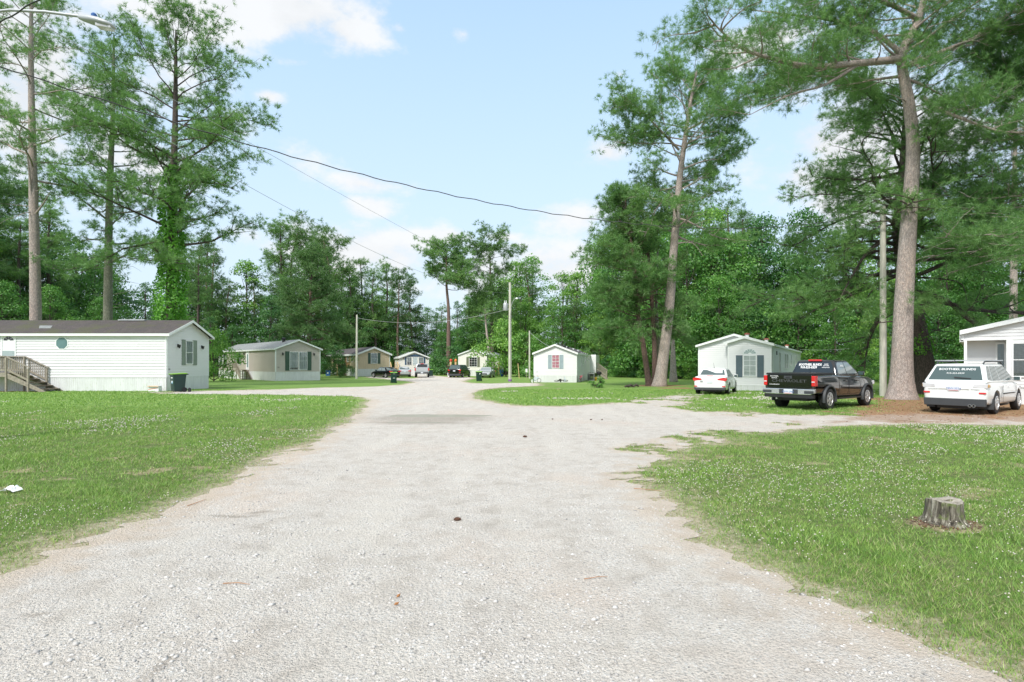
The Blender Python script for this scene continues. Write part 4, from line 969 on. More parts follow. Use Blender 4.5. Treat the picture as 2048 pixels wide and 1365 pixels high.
# ---- tan home
p0 = (X(551, 62), 62, gz(0, 62)); zb = p0[2]
H = mk('mobile_home', 'tan mobile home with dark green shutters and grey roof', p0, R(41), 4.95, 22.5, Z(744.5, 62) - zb, Z(697, 62) - zb, .95, 'siding_tan', 'roof_grey', over=.2, rake=.2)
g = H.F; zz = lambda py: Z(py, 63.5) - zb
for u0, u1 in ((1.02, 1.48), (3.47, 3.92)): shutter(H.o, g, u0, u1, zz(741.5), zz(703.5), 'shutter_green')
window(H.o, g, 1.5, 2.44, zz(740.7), zz(704), 'curtain', (4, 2), low=.14); window(H.o, g, 2.52, 3.45, zz(740.7), zz(704), 'curtain', (4, 2))
lantern(H.o, g, .74, zz(708), 1.3); lantern(H.o, g, 4.2, zz(708), 1.3); text(H.o, '18', .20, (.3, -.02, zz(735)), wall_rot(g), 'black', 'house_number')
s_ = H.Lf; v = lambda q: H.L - q
door(H.o, s_, v(10.2), v(9.15), zs_ := Z(741, 68) - zb, Z(699.5, 69) - zb, pane=(.3, .75, .35, 1.9), style='plain')
for a, b in ((14.1, 12.6), (20.2, 18.9), (21.9, 20.5)):
    window(H.o, s_, v(a), v(b), 1.75, 3.25, 'dark_room', (1, 2)); 
for a, b in ((14.5, 14.13), (12.57, 12.2), (22.3, 21.93), (18.87, 18.5)): shutter(H.o, s_, v(a), v(b), 1.72, 3.28, 'shutter_sage')
lantern(H.o, s_, v(10.7), 3.1, 1.3); roofpipe(H, 2.0, 3.2, 'black', .18, .55, 'black')
H2 = H
# ---- beige home with vertical panels
p0 = (X(714.7, 86), 86, gz(0, 86)); zb = p0[2]
H = mk('mobile_home', 'beige mobile home with vertical panel walls beside the bare wooden pole', p0, R(30), 5.0, 21, Z(738.5, 86) - zb, Z(707.5, 86) - zb, 1.0, 'siding_beige', 'roof_dark', lapped=False, over=.25, rake=.3, fh=.26)
g = H.F; zz = lambda py: Z(py, 87.2) - zb
for u0, u1 in ((1.60, 2.0), (3.1, 3.5)): shutter(H.o, g, u0, u1, zz(728), zz(706.5), 'shutter_green')
window(H.o, g, 2.03, 3.07, zz(727.7), zz(706.5), 'curtain', (2, 4)); s_ = H.Lf; v = lambda q: H.L - q
window(H.o, s_, v(3.3), v(2.5), 2.2, 3.4, 'dark_room', (1, 2)); door(H.o, s_, v(9.6), v(8.2), 1.3, 3.45, pane=(.2, .8, .3, 1.9), style='plain')
MB().fbox(s_, v(7.9), v(4.4), .014, .03, Z(738, 86) - zb + .03, 3.5).build('plywood_panel', M['wood_brown'], H.o)
window(H.o, s_, v(6.1), v(4.9), 2.2, 3.4, 'curtain_grey', (2, 3), label=None)
for a, b in ((12.2, 11.0), (15.6, 14.5), (18.2, 17.1)): window(H.o, s_, v(a), v(b), 1.7, 3.3, 'dark_room', (1, 2), frame='brown_door')
H3 = H
# ---- far cream home with arched trim
p0 = (X(799.5, 98), 98, gz(0, 98)); zb = p0[2]
H = mk('mobile_home', 'far cream mobile home with three windows under a dark blue arched trim', p0, R(15), 4.95, 17, .95, Z(715, 98) - zb, .98, 'siding_cream', 'roof_white', over=.2, rake=.3, fh=.2)
g = H.F; zz = lambda py: Z(py, 98.6) - zb; q = lambda px: (px - 799.5) / 56.5 * H.W
for a, b in ((809.3, 812.6), (845.6, 848.9)): shutter(H.o, g, q(a), q(b), zz(730.5), zz(714.5), 'shutter_navy')
window(H.o, g, q(813.3), q(822.6), zz(730.5), zz(714.8), 'curtain', (2, 4), low=.42); window(H.o, g, q(824.3), q(834), zz(730.5), zz(714.8), 'curtain', (2, 4)); window(H.o, g, q(836), q(845), zz(730.5), zz(714.8), 'curtain', (2, 4), low=.25)
mb = MB(); pa = [(q(813), zz(713.9)), (q(845.3), zz(713.9))] + [(q(845.3 - 32.3 * k / 10), zz(713.9) + .42 * math.sin(math.pi * (.06 + .88 * k / 10)) * (.7 + .3 * math.sin(math.pi * k / 10))) for k in range(11)]
mb.prism([(a, -.015, b) for a, b in pa], (0, -.05, 0)); mb.build('arched_trim', M['shutter_navy'], H.o)
for px in (807, 851): lantern(H.o, g, q(px), zz(716), 1.3)
for a in (3, 7, 10): window(H.o, H.Lf, H.L - a - 1, H.L - a, 1.8, 3.2, 'curtain_grey', (1, 2))
for k in range(3): MB().lathe([(.05, -.1), (.05, .3)], (1.0 + k * .5, 3 + k * 2, H.ze + (1 + k * .5) * .39), 'z', 8).build('roof_vent', M['metal_grey'], H.o)
H4 = H
# ---- far white home with olive shutters and steps
p0 = (X(917, 89), 89, gz(0, 89)); zb = p0[2]
H = mk('mobile_home', 'far cream-white mobile home with olive shutters beside the dark parked SUV', p0, R(-9), 4.45, 15, .95, Z(709.5, 89) - zb, .80, 'siding_cream', 'roof_white', over=.06, rake=.2, fh=.16)
g = H.F; zz = lambda py: Z(py, 88.7) - zb; q = lambda px: (px - 917) / 57.5 * H.W
for a, b in ((933.2, 938.3), (955.6, 960.6)): shutter(H.o, g, q(a), q(b), zz(734.3), zz(714.5), 'shutter_olive')
window(H.o, g, q(938.9), q(955.2), zz(733.8), zz(714.7), 'dark_room', (3, 4), low=None)
mb = MB(); mb.box(H.W + .02, H.W + 1.05, 5.0, 9.0, .95, Z(716, 92) - zb); mb.build('bump_out', M['siding_cream'], H.o); MB().box(H.W - .01, H.W + 1.12, 4.93, 9.07, Z(716, 92) - zb + .003, Z(715, 92) - zb).build('bump_out_roof', M['roof_white'], H.o)
window(H.o, ((H.W + .02, 5.0, 0), (1, 0), (0, -1)), .6, .92, 2.4, 3.1, 'dark_room', (1, 1))
H5 = H
# ---- white home with pink curtain
p0 = (X(1068, 56.6), 56.6, gz(0, 56.6)); zb = p0[2]
H = mk('mobile_home', 'white mobile home with pink curtain and pale blue shutters', p0, R(-12.5), 4.2, 15.5, Z(751.5, 56.2) - zb, Z(706.5, 56) - zb, .82, 'siding_white', 'roof_dark', over=.12, rake=.22, fh=.16)
g = H.F; zz = lambda py: Z(py, 56.2) - zb; q = lambda px: (px - 1068) / 84.2 * H.W
for a, b in ((1096, 1103.2), (1119, 1126.2)): shutter(H.o, g, q(a), q(b), zz(738), zz(710), 'shutter_pale')
window(H.o, g, q(1103.6), q(1118.6), zz(736.8), zz(710), 'curtain_pink', (2, 4), t=.04); text(H.o, '19', .20, (.28, -.02, zz(744.5)), wall_rot(g), 'grey_print', 'house_number')
s_ = H.Rt
for a, b, z0, z1 in ((4.1, 4.5, 1.35, 3.0), (6.0, 6.45, 1.7, 3.0), (8.7, 9.5, 1.6, 3.05), (11.5, 12.5, 2.2, 3.0)): window(H.o, s_, a, b, z0, z1, 'dark_room', (1, 2))
mb = MB(); mb.box(H.W + .015, H.W + .75, 15.0, 21, Z(751.5, 56.2) - zb, Z(706.5, 56) - zb + .05); siding(mb, ((H.W + .015, 15.0, 0), (1, 0), (0, -1)), [(0, .75), (.735, .75), (.735, 2.9), (0, 2.9)], .75); siding(mb, ((H.W + .75, 15.0, 0), (0, 1), (1, 0)), [(0, .75), (6, .75), (6, 2.9), (0, 2.9)], .75); mb.build('side_extension', M['siding_white'], H.o)
for xx, yy in ((2.9, 2.2), (3.3, 5.2), (3.5, 8)): roofpipe(H, xx, yy, 'trim', .09, .22, 'trim')
for yy in (1.0, 3.4): MB().box(2.45, 2.95, yy, yy + .8, H.ze + H.rise * .72 + .0, H.ze + H.rise * .72 + .17).build('roof_vent', M['black'], H.o, bevel=.02)
H6 = H
# ---- white home with arched window
p0 = (12.4, 38.2, gz(0, 37)); zb = p0[2]; sc = 1.08
W_ = 4.5; H = mk('mobile_home', 'white mobile home with arched window and dark blue shutters behind the white hatchback', p0, R(-30), W_, 26, Z(771, 36.2) - zb, Z(689.5, 36) - zb, .66, 'siding_white', 'roof_white', over=.14, rake=.22, fh=.12)
H.o['label'] = 'white mobile home with arched window and dark blue shutters behind the white sedan'
g = H.F; s1 = H.rise / (W_ / 2)
# forward bay sharing the right-hand slope
zs0 = Z(771, 36.2) - zb; bay0, bd = 1.92, .55; pk = 2.95; ztop = H.ze + (W_ - pk) * s1; zle = ztop - (pk - bay0) * s1
prof = [(0, zs0), (W_ - bay0, zs0), (W_ - bay0, H.ze), (pk - bay0, ztop), (0, zle)]
fb = ((bay0, -bd, 0), (1, 0), (0, -1)); mb = MB()
mb.prism([(bay0 + a + (.003 if a == 0 else -.003 if a > 2 else 0), -bd + .003, b) for a, b in prof], (0, bd + .02, 0)); siding(mb, fb, prof, zs0)
siding(mb, ((bay0, 0, 0), (0, -1), (-1, 0)), [(0, zs0), (bd, zs0), (bd, zle), (0, zle)], zs0); siding(mb, ((W_, -bd, 0), (0, 1), (1, 0)), [(0, zs0), (bd, zs0), (bd, H.ze), (0, H.ze)], zs0)
mb.build('bay_wall', M['siding_white'], H.o, fixn=False)
mb = MB(); panels(mb, fb, [(0, -.5), (W_ - bay0, -.5), (W_ - bay0, zs0 - .03), (0, zs0 - .03)], -.5, .13); mb.box(bay0 + .01, W_ - .01, -bd + .01, .02, -.5, zs0 - .01); mb.fbox(fb, -.02, W_ - bay0 + .02, 0, .024, zs0 - .03, zs0 + .01); mb.build('bay_skirting', M['skirt_white'], H.o, fixn=False)
MB().fbox(fb, 0, .07, .0245, .032, zs0 + .01, zle - .05).build('bay_corner_trim', M['trim'], H.o); MB().fbox(fb, W_ - bay0 - .07, W_ - bay0, .0245, .032, zs0 + .01, H.ze - .02).build('bay_corner_trim', M['trim'], H.o)
yF = -bd - .22; mb = MB()
mb.prism([(pk, yF, ztop + .02), (W_ + .14, yF, H.ze - .14 * s1 + .02), (W_ + .14, yF, H.ze - .14 * s1 + .07), (pk, yF, ztop + .07)], (0, .54, 0)); mb.prism([(bay0 - .2, yF, zle - .2 * s1 + .02), (pk, yF, ztop + .02), (pk, yF, ztop + .07), (bay0 - .2, yF, zle - .2 * s1 + .07)], (0, .54, 0)); mb.build('bay_roof', M['roof_white'], H.o)
mb = MB(); mb.prism([(pk, yF - .025, ztop - .07), (W_ + .16, yF - .025, H.ze - .14 * s1 - .075), (W_ + .16, yF - .025, H.ze - .14 * s1 + .08), (pk, yF - .025, ztop + .085)], (0, .024, 0)); mb.prism([(bay0 - .22, yF - .025, zle - .2 * s1 - .075), (pk, yF - .025, ztop - .07), (pk, yF - .025, ztop + .085), (bay0 - .22, yF - .025, zle - .2 * s1 + .08)], (0, .024, 0)); mb.build('bay_fascia', M['trim'], H.o)
# pixel -> u on the bay face
def ub(px):
    c30, s30 = math.cos(R(30)), math.sin(R(30)); k = (px - CX) / F_PX
    ox = p0[0] + bay0 * c30 - bd * s30 * 1.0; oy = p0[1] - bay0 * s30 - bd * c30
    return (k * oy - ox) / (c30 + k * s30)
zw = lambda py, px=1500: Z(py, p0[1] - (bay0 + ub(px)) * .5 - bd * .87) - zb
for a, b in ((1472, 1485), (1514.5, 1527.8)): shutter(H.o, fb, ub(a), ub(b), zw(755), zw(711), 'shutter_blue')
window(H.o, fb, ub(1486.5), ub(1513.3), zw(753.5), zw(710.5), 'curtain_grey', (2, 4), t=.05)
mb = MB(); uc = (ub(1486.5) + ub(1513.3)) / 2; ra = (ub(1513.3) - ub(1486.5)) / 2; z0 = zw(708.5)
mb.prism([(bay0 + uc + ra * math.cos(math.pi * k / 14), -bd - .012, z0 + ra * .82 * math.sin(math.pi * k / 14)) for k in range(15)], (0, -.02, 0)); fw = mb.build('sunburst_window', M['trim'], H.o)
for k in range(6):
    a0, a1 = math.pi * (k + .1) / 6, math.pi * (k + .9) / 6
    MB().prism([(bay0 + uc + r_ * ra * math.cos(a), -bd - .033, z0 + .02 + r_ * ra * .80 * math.sin(a)) for r_, a in ((.25, a0), (.88, a0), (.90, (a0 + a1) / 2), (.88, a1), (.25, a1))], (0, -.005, 0)).build('pane', M['screen'], fw)
s_ = H.Rt
MB().fbox(s_, 2.1, 2.45, .014, .05, H.ze - .62, H.ze - .38).build('wall_vent', M['trim_grey'], H.o)
for a, b, z0, z1 in ((3.9, 4.6, 1.0, 2.5), (8.3, 9.2, 1.3, 2.5), (10, 10.9, 1.3, 2.5), (13.6, 14.6, 1.5, 2.5), (19, 20, 1.5, 2.5)): window(H.o, s_, a, b, z0, z1, 'curtain_grey', (1, 2))
for xx, yy in ((W_ * .62, 1.6), (W_ * .8, 5), (W_ * .85, 19)): roofpipe(H, xx, yy, 'trim', .12, .34, 'rust')
H7 = H
# ---- home at the right edge with a porch
d7 = 24.2; zb = gz(0, d7); xc = X(1928, d7); W_ = 6.2
A7 = R(39); t = thing('mobile_home', 'white mobile home with a recessed porch at the right edge', 'mobile home', (xc, d7, zb), -A7); z = lambda py: Z(py, d7) - zb
def u7(px, off=0):
    k = (px - CX) / F_PX; ox = xc + off * math.sin(A7); oy = d7 + off * math.cos(A7); return (k * oy - ox) / (math.cos(A7) + k * math.sin(A7))
z7 = lambda py, u, off=0: Z(py, d7 + off * math.cos(A7) - u * math.sin(A7)) - zb
ze, zh = z(664), z(680.5); rise = 1.15; pk = 3.9; pw = u7(2012.5)
mb = MB(); fr = ((0, 0, 0), (1, 0), (0, -1)); slope = (z7(638, u7(2048)) - z(664)) / u7(2048); top = lambda u: ze + slope * u
gab = [(0, zh), (W_, zh), (W_, top(pk) - (W_ - pk) * slope), (pk, top(pk)), (0, ze)]
mb.prism([(a, .004, b) for a, b in gab], (0, 14.5, 0)); siding(mb, fr, gab, zh, .13)
rec = .75
mb.box(.004, W_ - .004, rec + .004, 14.5, .7, zh - .003); siding(mb, ((0, rec, 0), (1, 0), (0, -1)), [(0, .7), (pw, .7), (pw, zh), (0, zh)], .7, .16)
mb.box(pw + .204, W_, .004, rec, .7, zh - .004); siding(mb, ((pw + .2, 0, 0), (1, 0), (0, -1)), [(0, .7), (W_ - pw - .2, .7), (W_ - pw - .2, zh), (0, zh)], .7, .13)
mb.build('wall', M['siding_white'], t, fixn=False)
mb = MB(); mb.box(.02, W_, rec + .02, 14.4, -.4, .7); mb.box(0, pw, -.05, rec, .45, .7); mb.box(pw + .2, W_, .02, rec, -.4, .7); mb.build('skirting', M['skirt_white'], t)
mb = MB(); mb.fbox(fr, pw, pw + .2, -.2, .03, .7, zh - .002); mb.fbox(fr, 0, .1, -.1, .03, .7, zh - .002); mb.fbox(fr, -.02, W_, -.1, .035, zh - .03, zh + .02); mb.build('porch_post', M['trim'], t)
mb = MB(); mb.prism([(-.12, -.2, ze - .12 * slope + .02), (pk, -.2, top(pk) + .02), (pk, -.2, top(pk) + .07), (-.12, -.2, ze - .12 * slope + .07)], (0, 15, 0)); mb.prism([(pk, -.2, top(pk) + .02), (W_ + .2, -.2, top(pk) - (W_ + .2 - pk) * slope + .02), (W_ + .2, -.2, top(pk) - (W_ + .2 - pk) * slope + .07), (pk, -.2, top(pk) + .07)], (0, 15, 0)); mb.build('roof', M['roof_white'], t)
mb = MB(); mb.prism([(-.14, -.225, ze - .12 * slope - .10), (pk, -.225, top(pk) - .09), (pk, -.225, top(pk) + .08), (-.14, -.225, ze - .12 * slope + .08)], (0, .024, 0)); mb.box(-.14, -.12, -.2, 14.6, ze - .42, ze + .04); mb.box(-.119, 0, -.2, 14.6, ze - .42, ze - .40); mb.box(-.10, 0, -.03, 0, zh, ze - .1); mb.build('fascia', M['trim'], t)
window(t, ((0, rec, 0), (1, 0), (0, -1)), u7(1991, rec), u7(2012, rec), 1.0, z7(686, 1.2, rec), 'screen', (1, 1), t=.06)
window(t, ((pw + .2, 0, 0), (1, 0), (0, -1)), u7(2023) - pw - .2, u7(2023) - pw + 1.3, 1.1, z7(685, 1.6), 'curtain_grey', (1, 2), t=.06)

# ------------------------------------------------------------------ timber steps and decks
def steps(name, label, loc, rz, top, n, width, run=.27, deck=1.0, rails=(True, True), m='wood', sm='wood_dark', bal=True, group=None, rl=1.0):
    """local: deck spans x -deck..0, steps descend towards +x from x=0; y 0..width"""
    t = thing(name, label, 'steps', loc, rz, group); rs = top / n
    MB().box(-deck, 0, 0, width, top - .05, top).build('deck_floor', M[m], t)
    mb = MB(); mb.box(-deck, -.002, -.04, 0, top - .24, top + .003); mb.box(-deck, 0, width, width + .04, top - .24, top + .002); mb.build('deck_joist', M[m], t)
    for i in range(1, n):
        MB().box((i - 1) * run - .0, i * run + .03, .05, width - .05, top - i * rs - .045, top - i * rs).build('step', M[sm], t)
    for y in (0, width - .04):
        mb = MB(); ln = (n - 1) * run + .1
        mb.prism([(0, y, top - .02), (0, y, top - .34), (ln - .25, y, 0.0), (ln + .05, y, 0.0), (ln + .05, y, .06)], (0, .04, 0)); mb.build('stringer', M[m], t)
    ln = (n - 1) * run
    for x in (-deck + .05, -.05):
        for y in (.0, width - .09): MB().box(x - .045, x + .045, y - .05, y + .04, -.2, top + (.95 if (rails[0] if y < .1 else rails[1]) else 0)).build('post', M[m], t)
    for k, y in enumerate((-.05, width - .04)):
        if not rails[k]: continue
        full = ln; ln = full * rl; rs_ = top - (top - rs) * rl
        MB().box(ln - .1, ln - .01, y, y + .09, -.2, rs_ + .85).build('post', M[m], t)
        z1 = rs_ + .86
        mb = MB(); mb.prism([(-.1, y, top + .95), (-.1, y, top + 1.0), (ln + .05, y, z1 + .05), (ln + .05, y, z1)], (0, .12, 0)); mb.box(-deck, -.11, y, y + .12, top + .951, top + 1.0); mb.build('handrail', M[m], t)
        mb = MB(); mb.prism([(-.0, y + .03, top + .12), (-.0, y + .03, top + .24), (ln - .1, y + .03, z1 - .62), (ln - .1, y + .03, z1 - .74)], (0, .035, 0)); mb.box(-deck + .1, -.1, y + .03, y + .065, top + .12, top + .2); mb.build('lower_rail', M[m], t)
        if bal:
            nb = max(3, int(ln / .14))
            for i in range(nb):
                x = .06 + (ln - .2) * (i + .5) / nb; zt = top + .95 + (z1 - top - .95) * (x + .1) / (ln + .15); zl = top + .2 + (z1 - .68 - top - .2) * x / ln
                MB().box(x - .018, x + .018, y + .066, y + .10, zl - .05, zt).build('baluster', M[m], t)
            for i in range(int((deck - .2) / .14)):
                x = -.18 - i * .14; MB().box(x - .018, x + .018, y + .066, y + .10, top + .12, top + .95).build('baluster', M[m], t)
        ln = full
    return t
dd = 34.0; zt = Z(746, dd); steps('wooden_steps', 'weathered wooden steps with handrail at the octagon-window home', (X(17, dd), dd - .1, gz(0, dd)), 0, zt - gz(0, dd), 6, 1.35, .42, 2.6, rl=.62)
a41 = R(41); n2 = (-math.cos(a41), -math.sin(a41)); al = (-math.sin(a41), math.cos(a41)); q0 = H2.o.location
bx, by = q0[0] + al[0] * 9.2 + n2[0] * .1, q0[1] + al[1] * 9.2 + n2[1] * .1
steps('wooden_steps', 'dark weathered steps with deck railing at the tan home', (bx + n2[0] * 1.3, by + n2[1] * 1.3, q0[2]), R(-49), 1.15, 6, 1.25, .30, 1.7, rails=(True, False))
a30 = R(30); n3 = (-math.cos(a30), -math.sin(a30)); al = (-math.sin(a30), math.cos(a30)); q0 = H3.o.location
bx, by = q0[0] + al[0] * 8.0, q0[1] + al[1] * 8.0
steps('wooden_steps', 'plain steps with one bright new handrail at the beige home', (bx + n3[0] * 1.4, by + n3[1] * 1.4, q0[2]), R(-60), 1.25, 6, 1.3, .30, 1.5, rails=(True, False), m='wood_new', sm='wood_dark', bal=False)
steps('wooden_steps', 'light wooden side steps right of the far home with olive shutters', (X(986.5, 92), 92.6, gz(0, 92)), R(-90), 1.2, 6, .9, .26, 1.2, rails=(False, True), m='wood_new', bal=False)
steps('wooden_steps', 'new wooden steps left of the far home with arched trim', (X(781, 97), 97, gz(0, 97)), R(-70), 1.2, 6, 1.2, .26, 2.2, rails=(True, True), m='wood_new', bal=False)
steps('wooden_steps', 'wooden steps with balusters beside the pink-curtain home', (X(1192, 70), 70.6, gz(0, 70)), R(-12), 1.25, 6, 1.2, .28, 1.3)
# ------------------------------------------------------------------ vehicles (local: +y forward, x right, z 0 = ground)
def half(w, zb, zt, crown, sh=.10, tuck=.04, waist=0.0):
    """half cross-section, bottom centre -> top centre"""
    zm = zb + (zt - zb) * .55
    return [(0, zb), (w * .80, zb), (w * .955, zb + .03), (w - tuck * .6, zb + .12), (w - tuck * .15, zb + (zm - zb) * .6), (w, zm), (w - waist - .01, zt - sh * 1.1), (w - waist - .03, zt - sh * .45), (w - waist - .085, zt - .005), (w * .55, zt + crown * .8), (0, zt + crown)]
def loft(stations, sub=2, arches=(), name='body', matname='paint_black', par=None):
    mb = MB(); k = None
    for y, hp in stations:
        ring = [(x, y, z) for x, z in hp] + [(-x, y, z) for x, z in hp[-2:0:-1]]
        k = len(ring); mb.v += ring
    n = len(stations)
    for i in range(n - 1):
        for j in range(k):
            j2 = (j + 1) % k; mb.f.append((i * k + j, i * k + j2, (i + 1) * k + j2, (i + 1) * k + j))
    h = k // 2
    for i0, flip in ((0, True), ((n - 1) * k, False)):          # ladder caps keep the ends flat after subdivision
        for j in range(h):
            a, b = j, j + 1; c, d = (k - j - 1) % k, (k - j) % k
            q = [i0 + a, i0 + b, i0 + c, i0 + d] if j > 0 else [i0, i0 + 1, i0 + k - 1]
            if j == h - 1: q = [i0 + a, i0 + b, i0 + (k - a)]
            q = list(dict.fromkeys(q))
            mb.f.append(tuple(q[::-1] if flip else q))
    me = mb.mesh(name); bm = bmesh.new(); bm.from_mesh(me); bmesh.ops.recalc_face_normals(bm, faces=bm.faces); bm.to_mesh(me); bm.free()
    o = addobj(name, me, None)
    if sub:
        s = o.modifiers.new('s', 'SUBSURF'); s.levels = sub
    cut = []
    for (y, z, r_, xo, xi) in arches:
        for sg in (-1, 1):
            c = MB().lathe([(r_, 0), (r_, xo - xi)], (min(sg * xo, sg * xi), y, z), 'x', 32)
            cm = c.mesh('c'); bm = bmesh.new(); bm.from_mesh(cm); bmesh.ops.recalc_face_normals(bm, faces=bm.faces); bm.to_mesh(cm); bm.free()
            co = addobj('c', cm); cut.append(co)
            b = o.modifiers.new('b', 'BOOLEAN'); b.operation = 'DIFFERENCE'; b.object = co; b.solver = 'EXACT'
    bpy.context.view_layer.update()
    me2 = bpy.data.meshes.new_from_object(o.evaluated_get(bpy.context.evaluated_depsgraph_get()))
    for c in cut + [o]: bpy.data.objects.remove(c)
    me2.shade_smooth(); me2.set_sharp_from_angle(angle=R(38)); me2.materials.clear(); me2.materials.append(M[matname])
    return addobj(name, me2, par)
def cabin(par, b, m, name='cabin', crown=.03):
    """b: dict yrb,yfb,zb,wb (front/rear width wbf optional), yrt,yft,zt,wt"""
    zb, zt = b['zb'], b['zt']; wf = b.get('wbf', b['wb'])
    mb = MB(); ys = [b['yrt'] + (b['yft'] - b['yrt']) * k / 5 for k in range(6)]
    # outline by strips so the roof can be crowned
    L = []
    for i, y in enumerate(ys):
        cz = crown * math.sin(math.pi * (.12 + .76 * i / 5))
        L.append([(s * b['wt'], y, zt) if abs(s) == 1 else (s * b['wt'], y, zt + cz * (1 - s * s)) for s in (-1, -.5, 0, .5, 1)])
    n0 = len(mb.v)
    for row in L: mb.v += row
    for i in range(5):
        for j in range(4): mb.f.append((n0 + i * 5 + j, n0 + i * 5 + j + 1, n0 + (i + 1) * 5 + j + 1, n0 + (i + 1) * 5 + j))
    B = len(mb.v); ybs = [b['yrb'] + (b['yfb'] - b['yrb']) * k / 5 for k in range(6)]
    for i, y in enumerate(ybs):
        w = b['wb'] + (wf - b['wb']) * i / 5
        mb.v += [(-w, y, zb), (w, y, zb)]
    for i in range(5):
        mb.f.append((B + 2 * i, B + 2 * i + 2, n0 + (i + 1) * 5, n0 + i * 5)); mb.f.append((B + 2 * i + 1, n0 + i * 5 + 4, n0 + (i + 1) * 5 + 4, B + 2 * i + 3)); mb.f.append((B + 2 * i, B + 2 * i + 1, B + 2 * i + 3, B + 2 * i + 2))
    mb.f.append((B, n0, n0 + 1, n0 + 2, n0 + 3, n0 + 4, B + 1)); q = n0 + 25; mb.f.append((B + 10, B + 11, q + 4, q + 3, q + 2, q + 1, q))
    me = mb.mesh(name); bm = bmesh.new(); bm.from_mesh(me); bmesh.ops.recalc_face_normals(bm, faces=bm.faces)
    bmesh.ops.bevel(bm, geom=[e for e in bm.edges if e.is_manifold and e.calc_face_angle(0) > .35], offset=.07, segments=4, affect='EDGES', profile=.5)
    bm.to_mesh(me); bm.free(); me.shade_smooth(); me.set_sharp_from_angle(angle=R(50)); me.materials.append(M[m]); return addobj(name, me, par)
def side_glass(par, b, poly, sg, m, name='side_window', eps=.006, frame=None):
    """poly [(y,z)] laid on the cabin side plane"""
    def P(y, z, e):
        t = (z - b['zb']) / (b['zt'] - b['zb']); wf = b.get('wbf', b['wb']); wb_ = b['wb'] + (wf - b['wb']) * (y - b['yrb']) / (b['yfb'] - b['yrb'])
        return (sg * (wb_ + (b['wt'] - wb_) * t + e), y, z)
    mb = MB(); mb.prism([P(y, z, eps - .02) for y, z in poly], (sg * .02, 0, 0))
    if frame:
        c = (sum(p[0] for p in poly) / len(poly), sum(p[1] for p in poly) / len(poly))
        MB().prism([P(c[0] + (y - c[0]) * 1.04, c[1] + (z - c[1]) * 1.09, eps - .024) for y, z in poly], (sg * .02, 0, 0)).build('window_seal', M['black'], par)
    return mb.build(name, M[m], par)
def end_glass(par, b, which, poly, m, name, eps=.006, mirror=True):
    """poly [(x,z)] on the rear ('r') or windshield ('f') plane"""
    y0, y1 = (b['yrb'], b['yrt']) if which == 'r' else (b['yfb'], b['yft']); sg = -1 if which == 'r' else 1
    def P(x, z, e): t = (z - b['zb']) / (b['zt'] - b['zb']); return (x, y0 + (y1 - y0) * t + sg * e, z)
    return MB().prism([P(x, z, eps - .02) for x, z in poly], (0, sg * .02, 0)).build(name, M[m], par)
def wheel(par, x, y, r_, w, sg, spokes=6, rimr=.62, rm='rim', dz=0):
    h = w / 2
    o = MB().lathe([(r_ * rimr, -h * .8), (r_ * .72, -h), (r_ * .93, -h * .97), (r_ * .985, -h * .75), (r_, -h * .4), (r_, h * .4), (r_ * .985, h * .75), (r_ * .93, h * .97), (r_ * .72, h), (r_ * rimr, h * .8)], (x, y, r_ + dz), 'x', 36).build('wheel', M['rubber'], par, smooth=35)
    R0 = r_ * rimr; xo = x + sg * h * .72
    mb = MB(); mb.lathe([(R0 * 1.02, 0), (R0 * 1.02, sg * .03), (R0 * .90, sg * .035), (R0 * .86, sg * .0)], (xo, y, r_ + dz), 'x', 32)
    for i in range(spokes):
        a = 2 * math.pi * i / spokes + .3; ca, sa = math.cos(a), math.sin(a); p = (-sa, ca)
        w0, w1 = R0 * .17, R0 * .10
        pts = [(R0 * .12, -w0), (R0 * .92, -w1 * 1.6), (R0 * .92, w1 * 1.6), (R0 * .12, w0)]
        mb.prism([(xo + sg * .006, y + ca * u + p[0] * v, r_ + dz + sa * u + p[1] * v) for u, v in pts], (sg * .024, 0, 0))
    mb.lathe([(R0 * .2, 0), (R0 * .2, sg * .04), (R0 * .13, sg * .045)], (xo, y, r_ + dz), 'x', 16)
    rim = mb.build('rim', M[rm], o)
    MB().lathe([(R0 * .98, 0), (R0 * .98, sg * .004)], (xo - sg * .01, y, r_ + dz), 'x', 24).build('backing_disc', M['trim_grey'], o)  # dark backing disc closing the wheel behind the spokes
    return o
def fender_arch(par, x, y, z, r_, w, m, sg, a0=-10, a1=190, t=.05):
    mb = MB(); n = 20; V = []
    for i in range(n + 1):
        a = R(a0 + (a1 - a0) * i / n); c, s = math.cos(a), math.sin(a)
        for rr, xx in ((r_ - .02, x - sg * .09), (r_ - .02, x + sg * w), (r_ + t * .5, x + sg * w), (r_ + t, x - sg * .02)): mb.v.append((xx, y + rr * c, z + rr * s))
    for i in range(n):
        for j in range(4):
            j2 = (j + 1) % 4; mb.f.append((i * 4 + j, i * 4 + j2, (i + 1) * 4 + j2, (i + 1) * 4 + j))
    return mb.build('wheel_arch', M[m], par, smooth=50)
def mirror_(par, x, y, z, sg, m):
    mb = MB().box(min(x, x + sg * .2), max(x, x + sg * .2), y - .05, y + .06, z - .07, z + .09); o = mb.build('mirror', M[m], par, smooth=60, bevel=.03)
    MB().box(min(x + sg * .02, x + sg * .18), max(x + sg * .02, x + sg * .18), y - .056, y - .051, z - .05, z + .07).build('mirror_glass', M['car_glass_mid'], o)
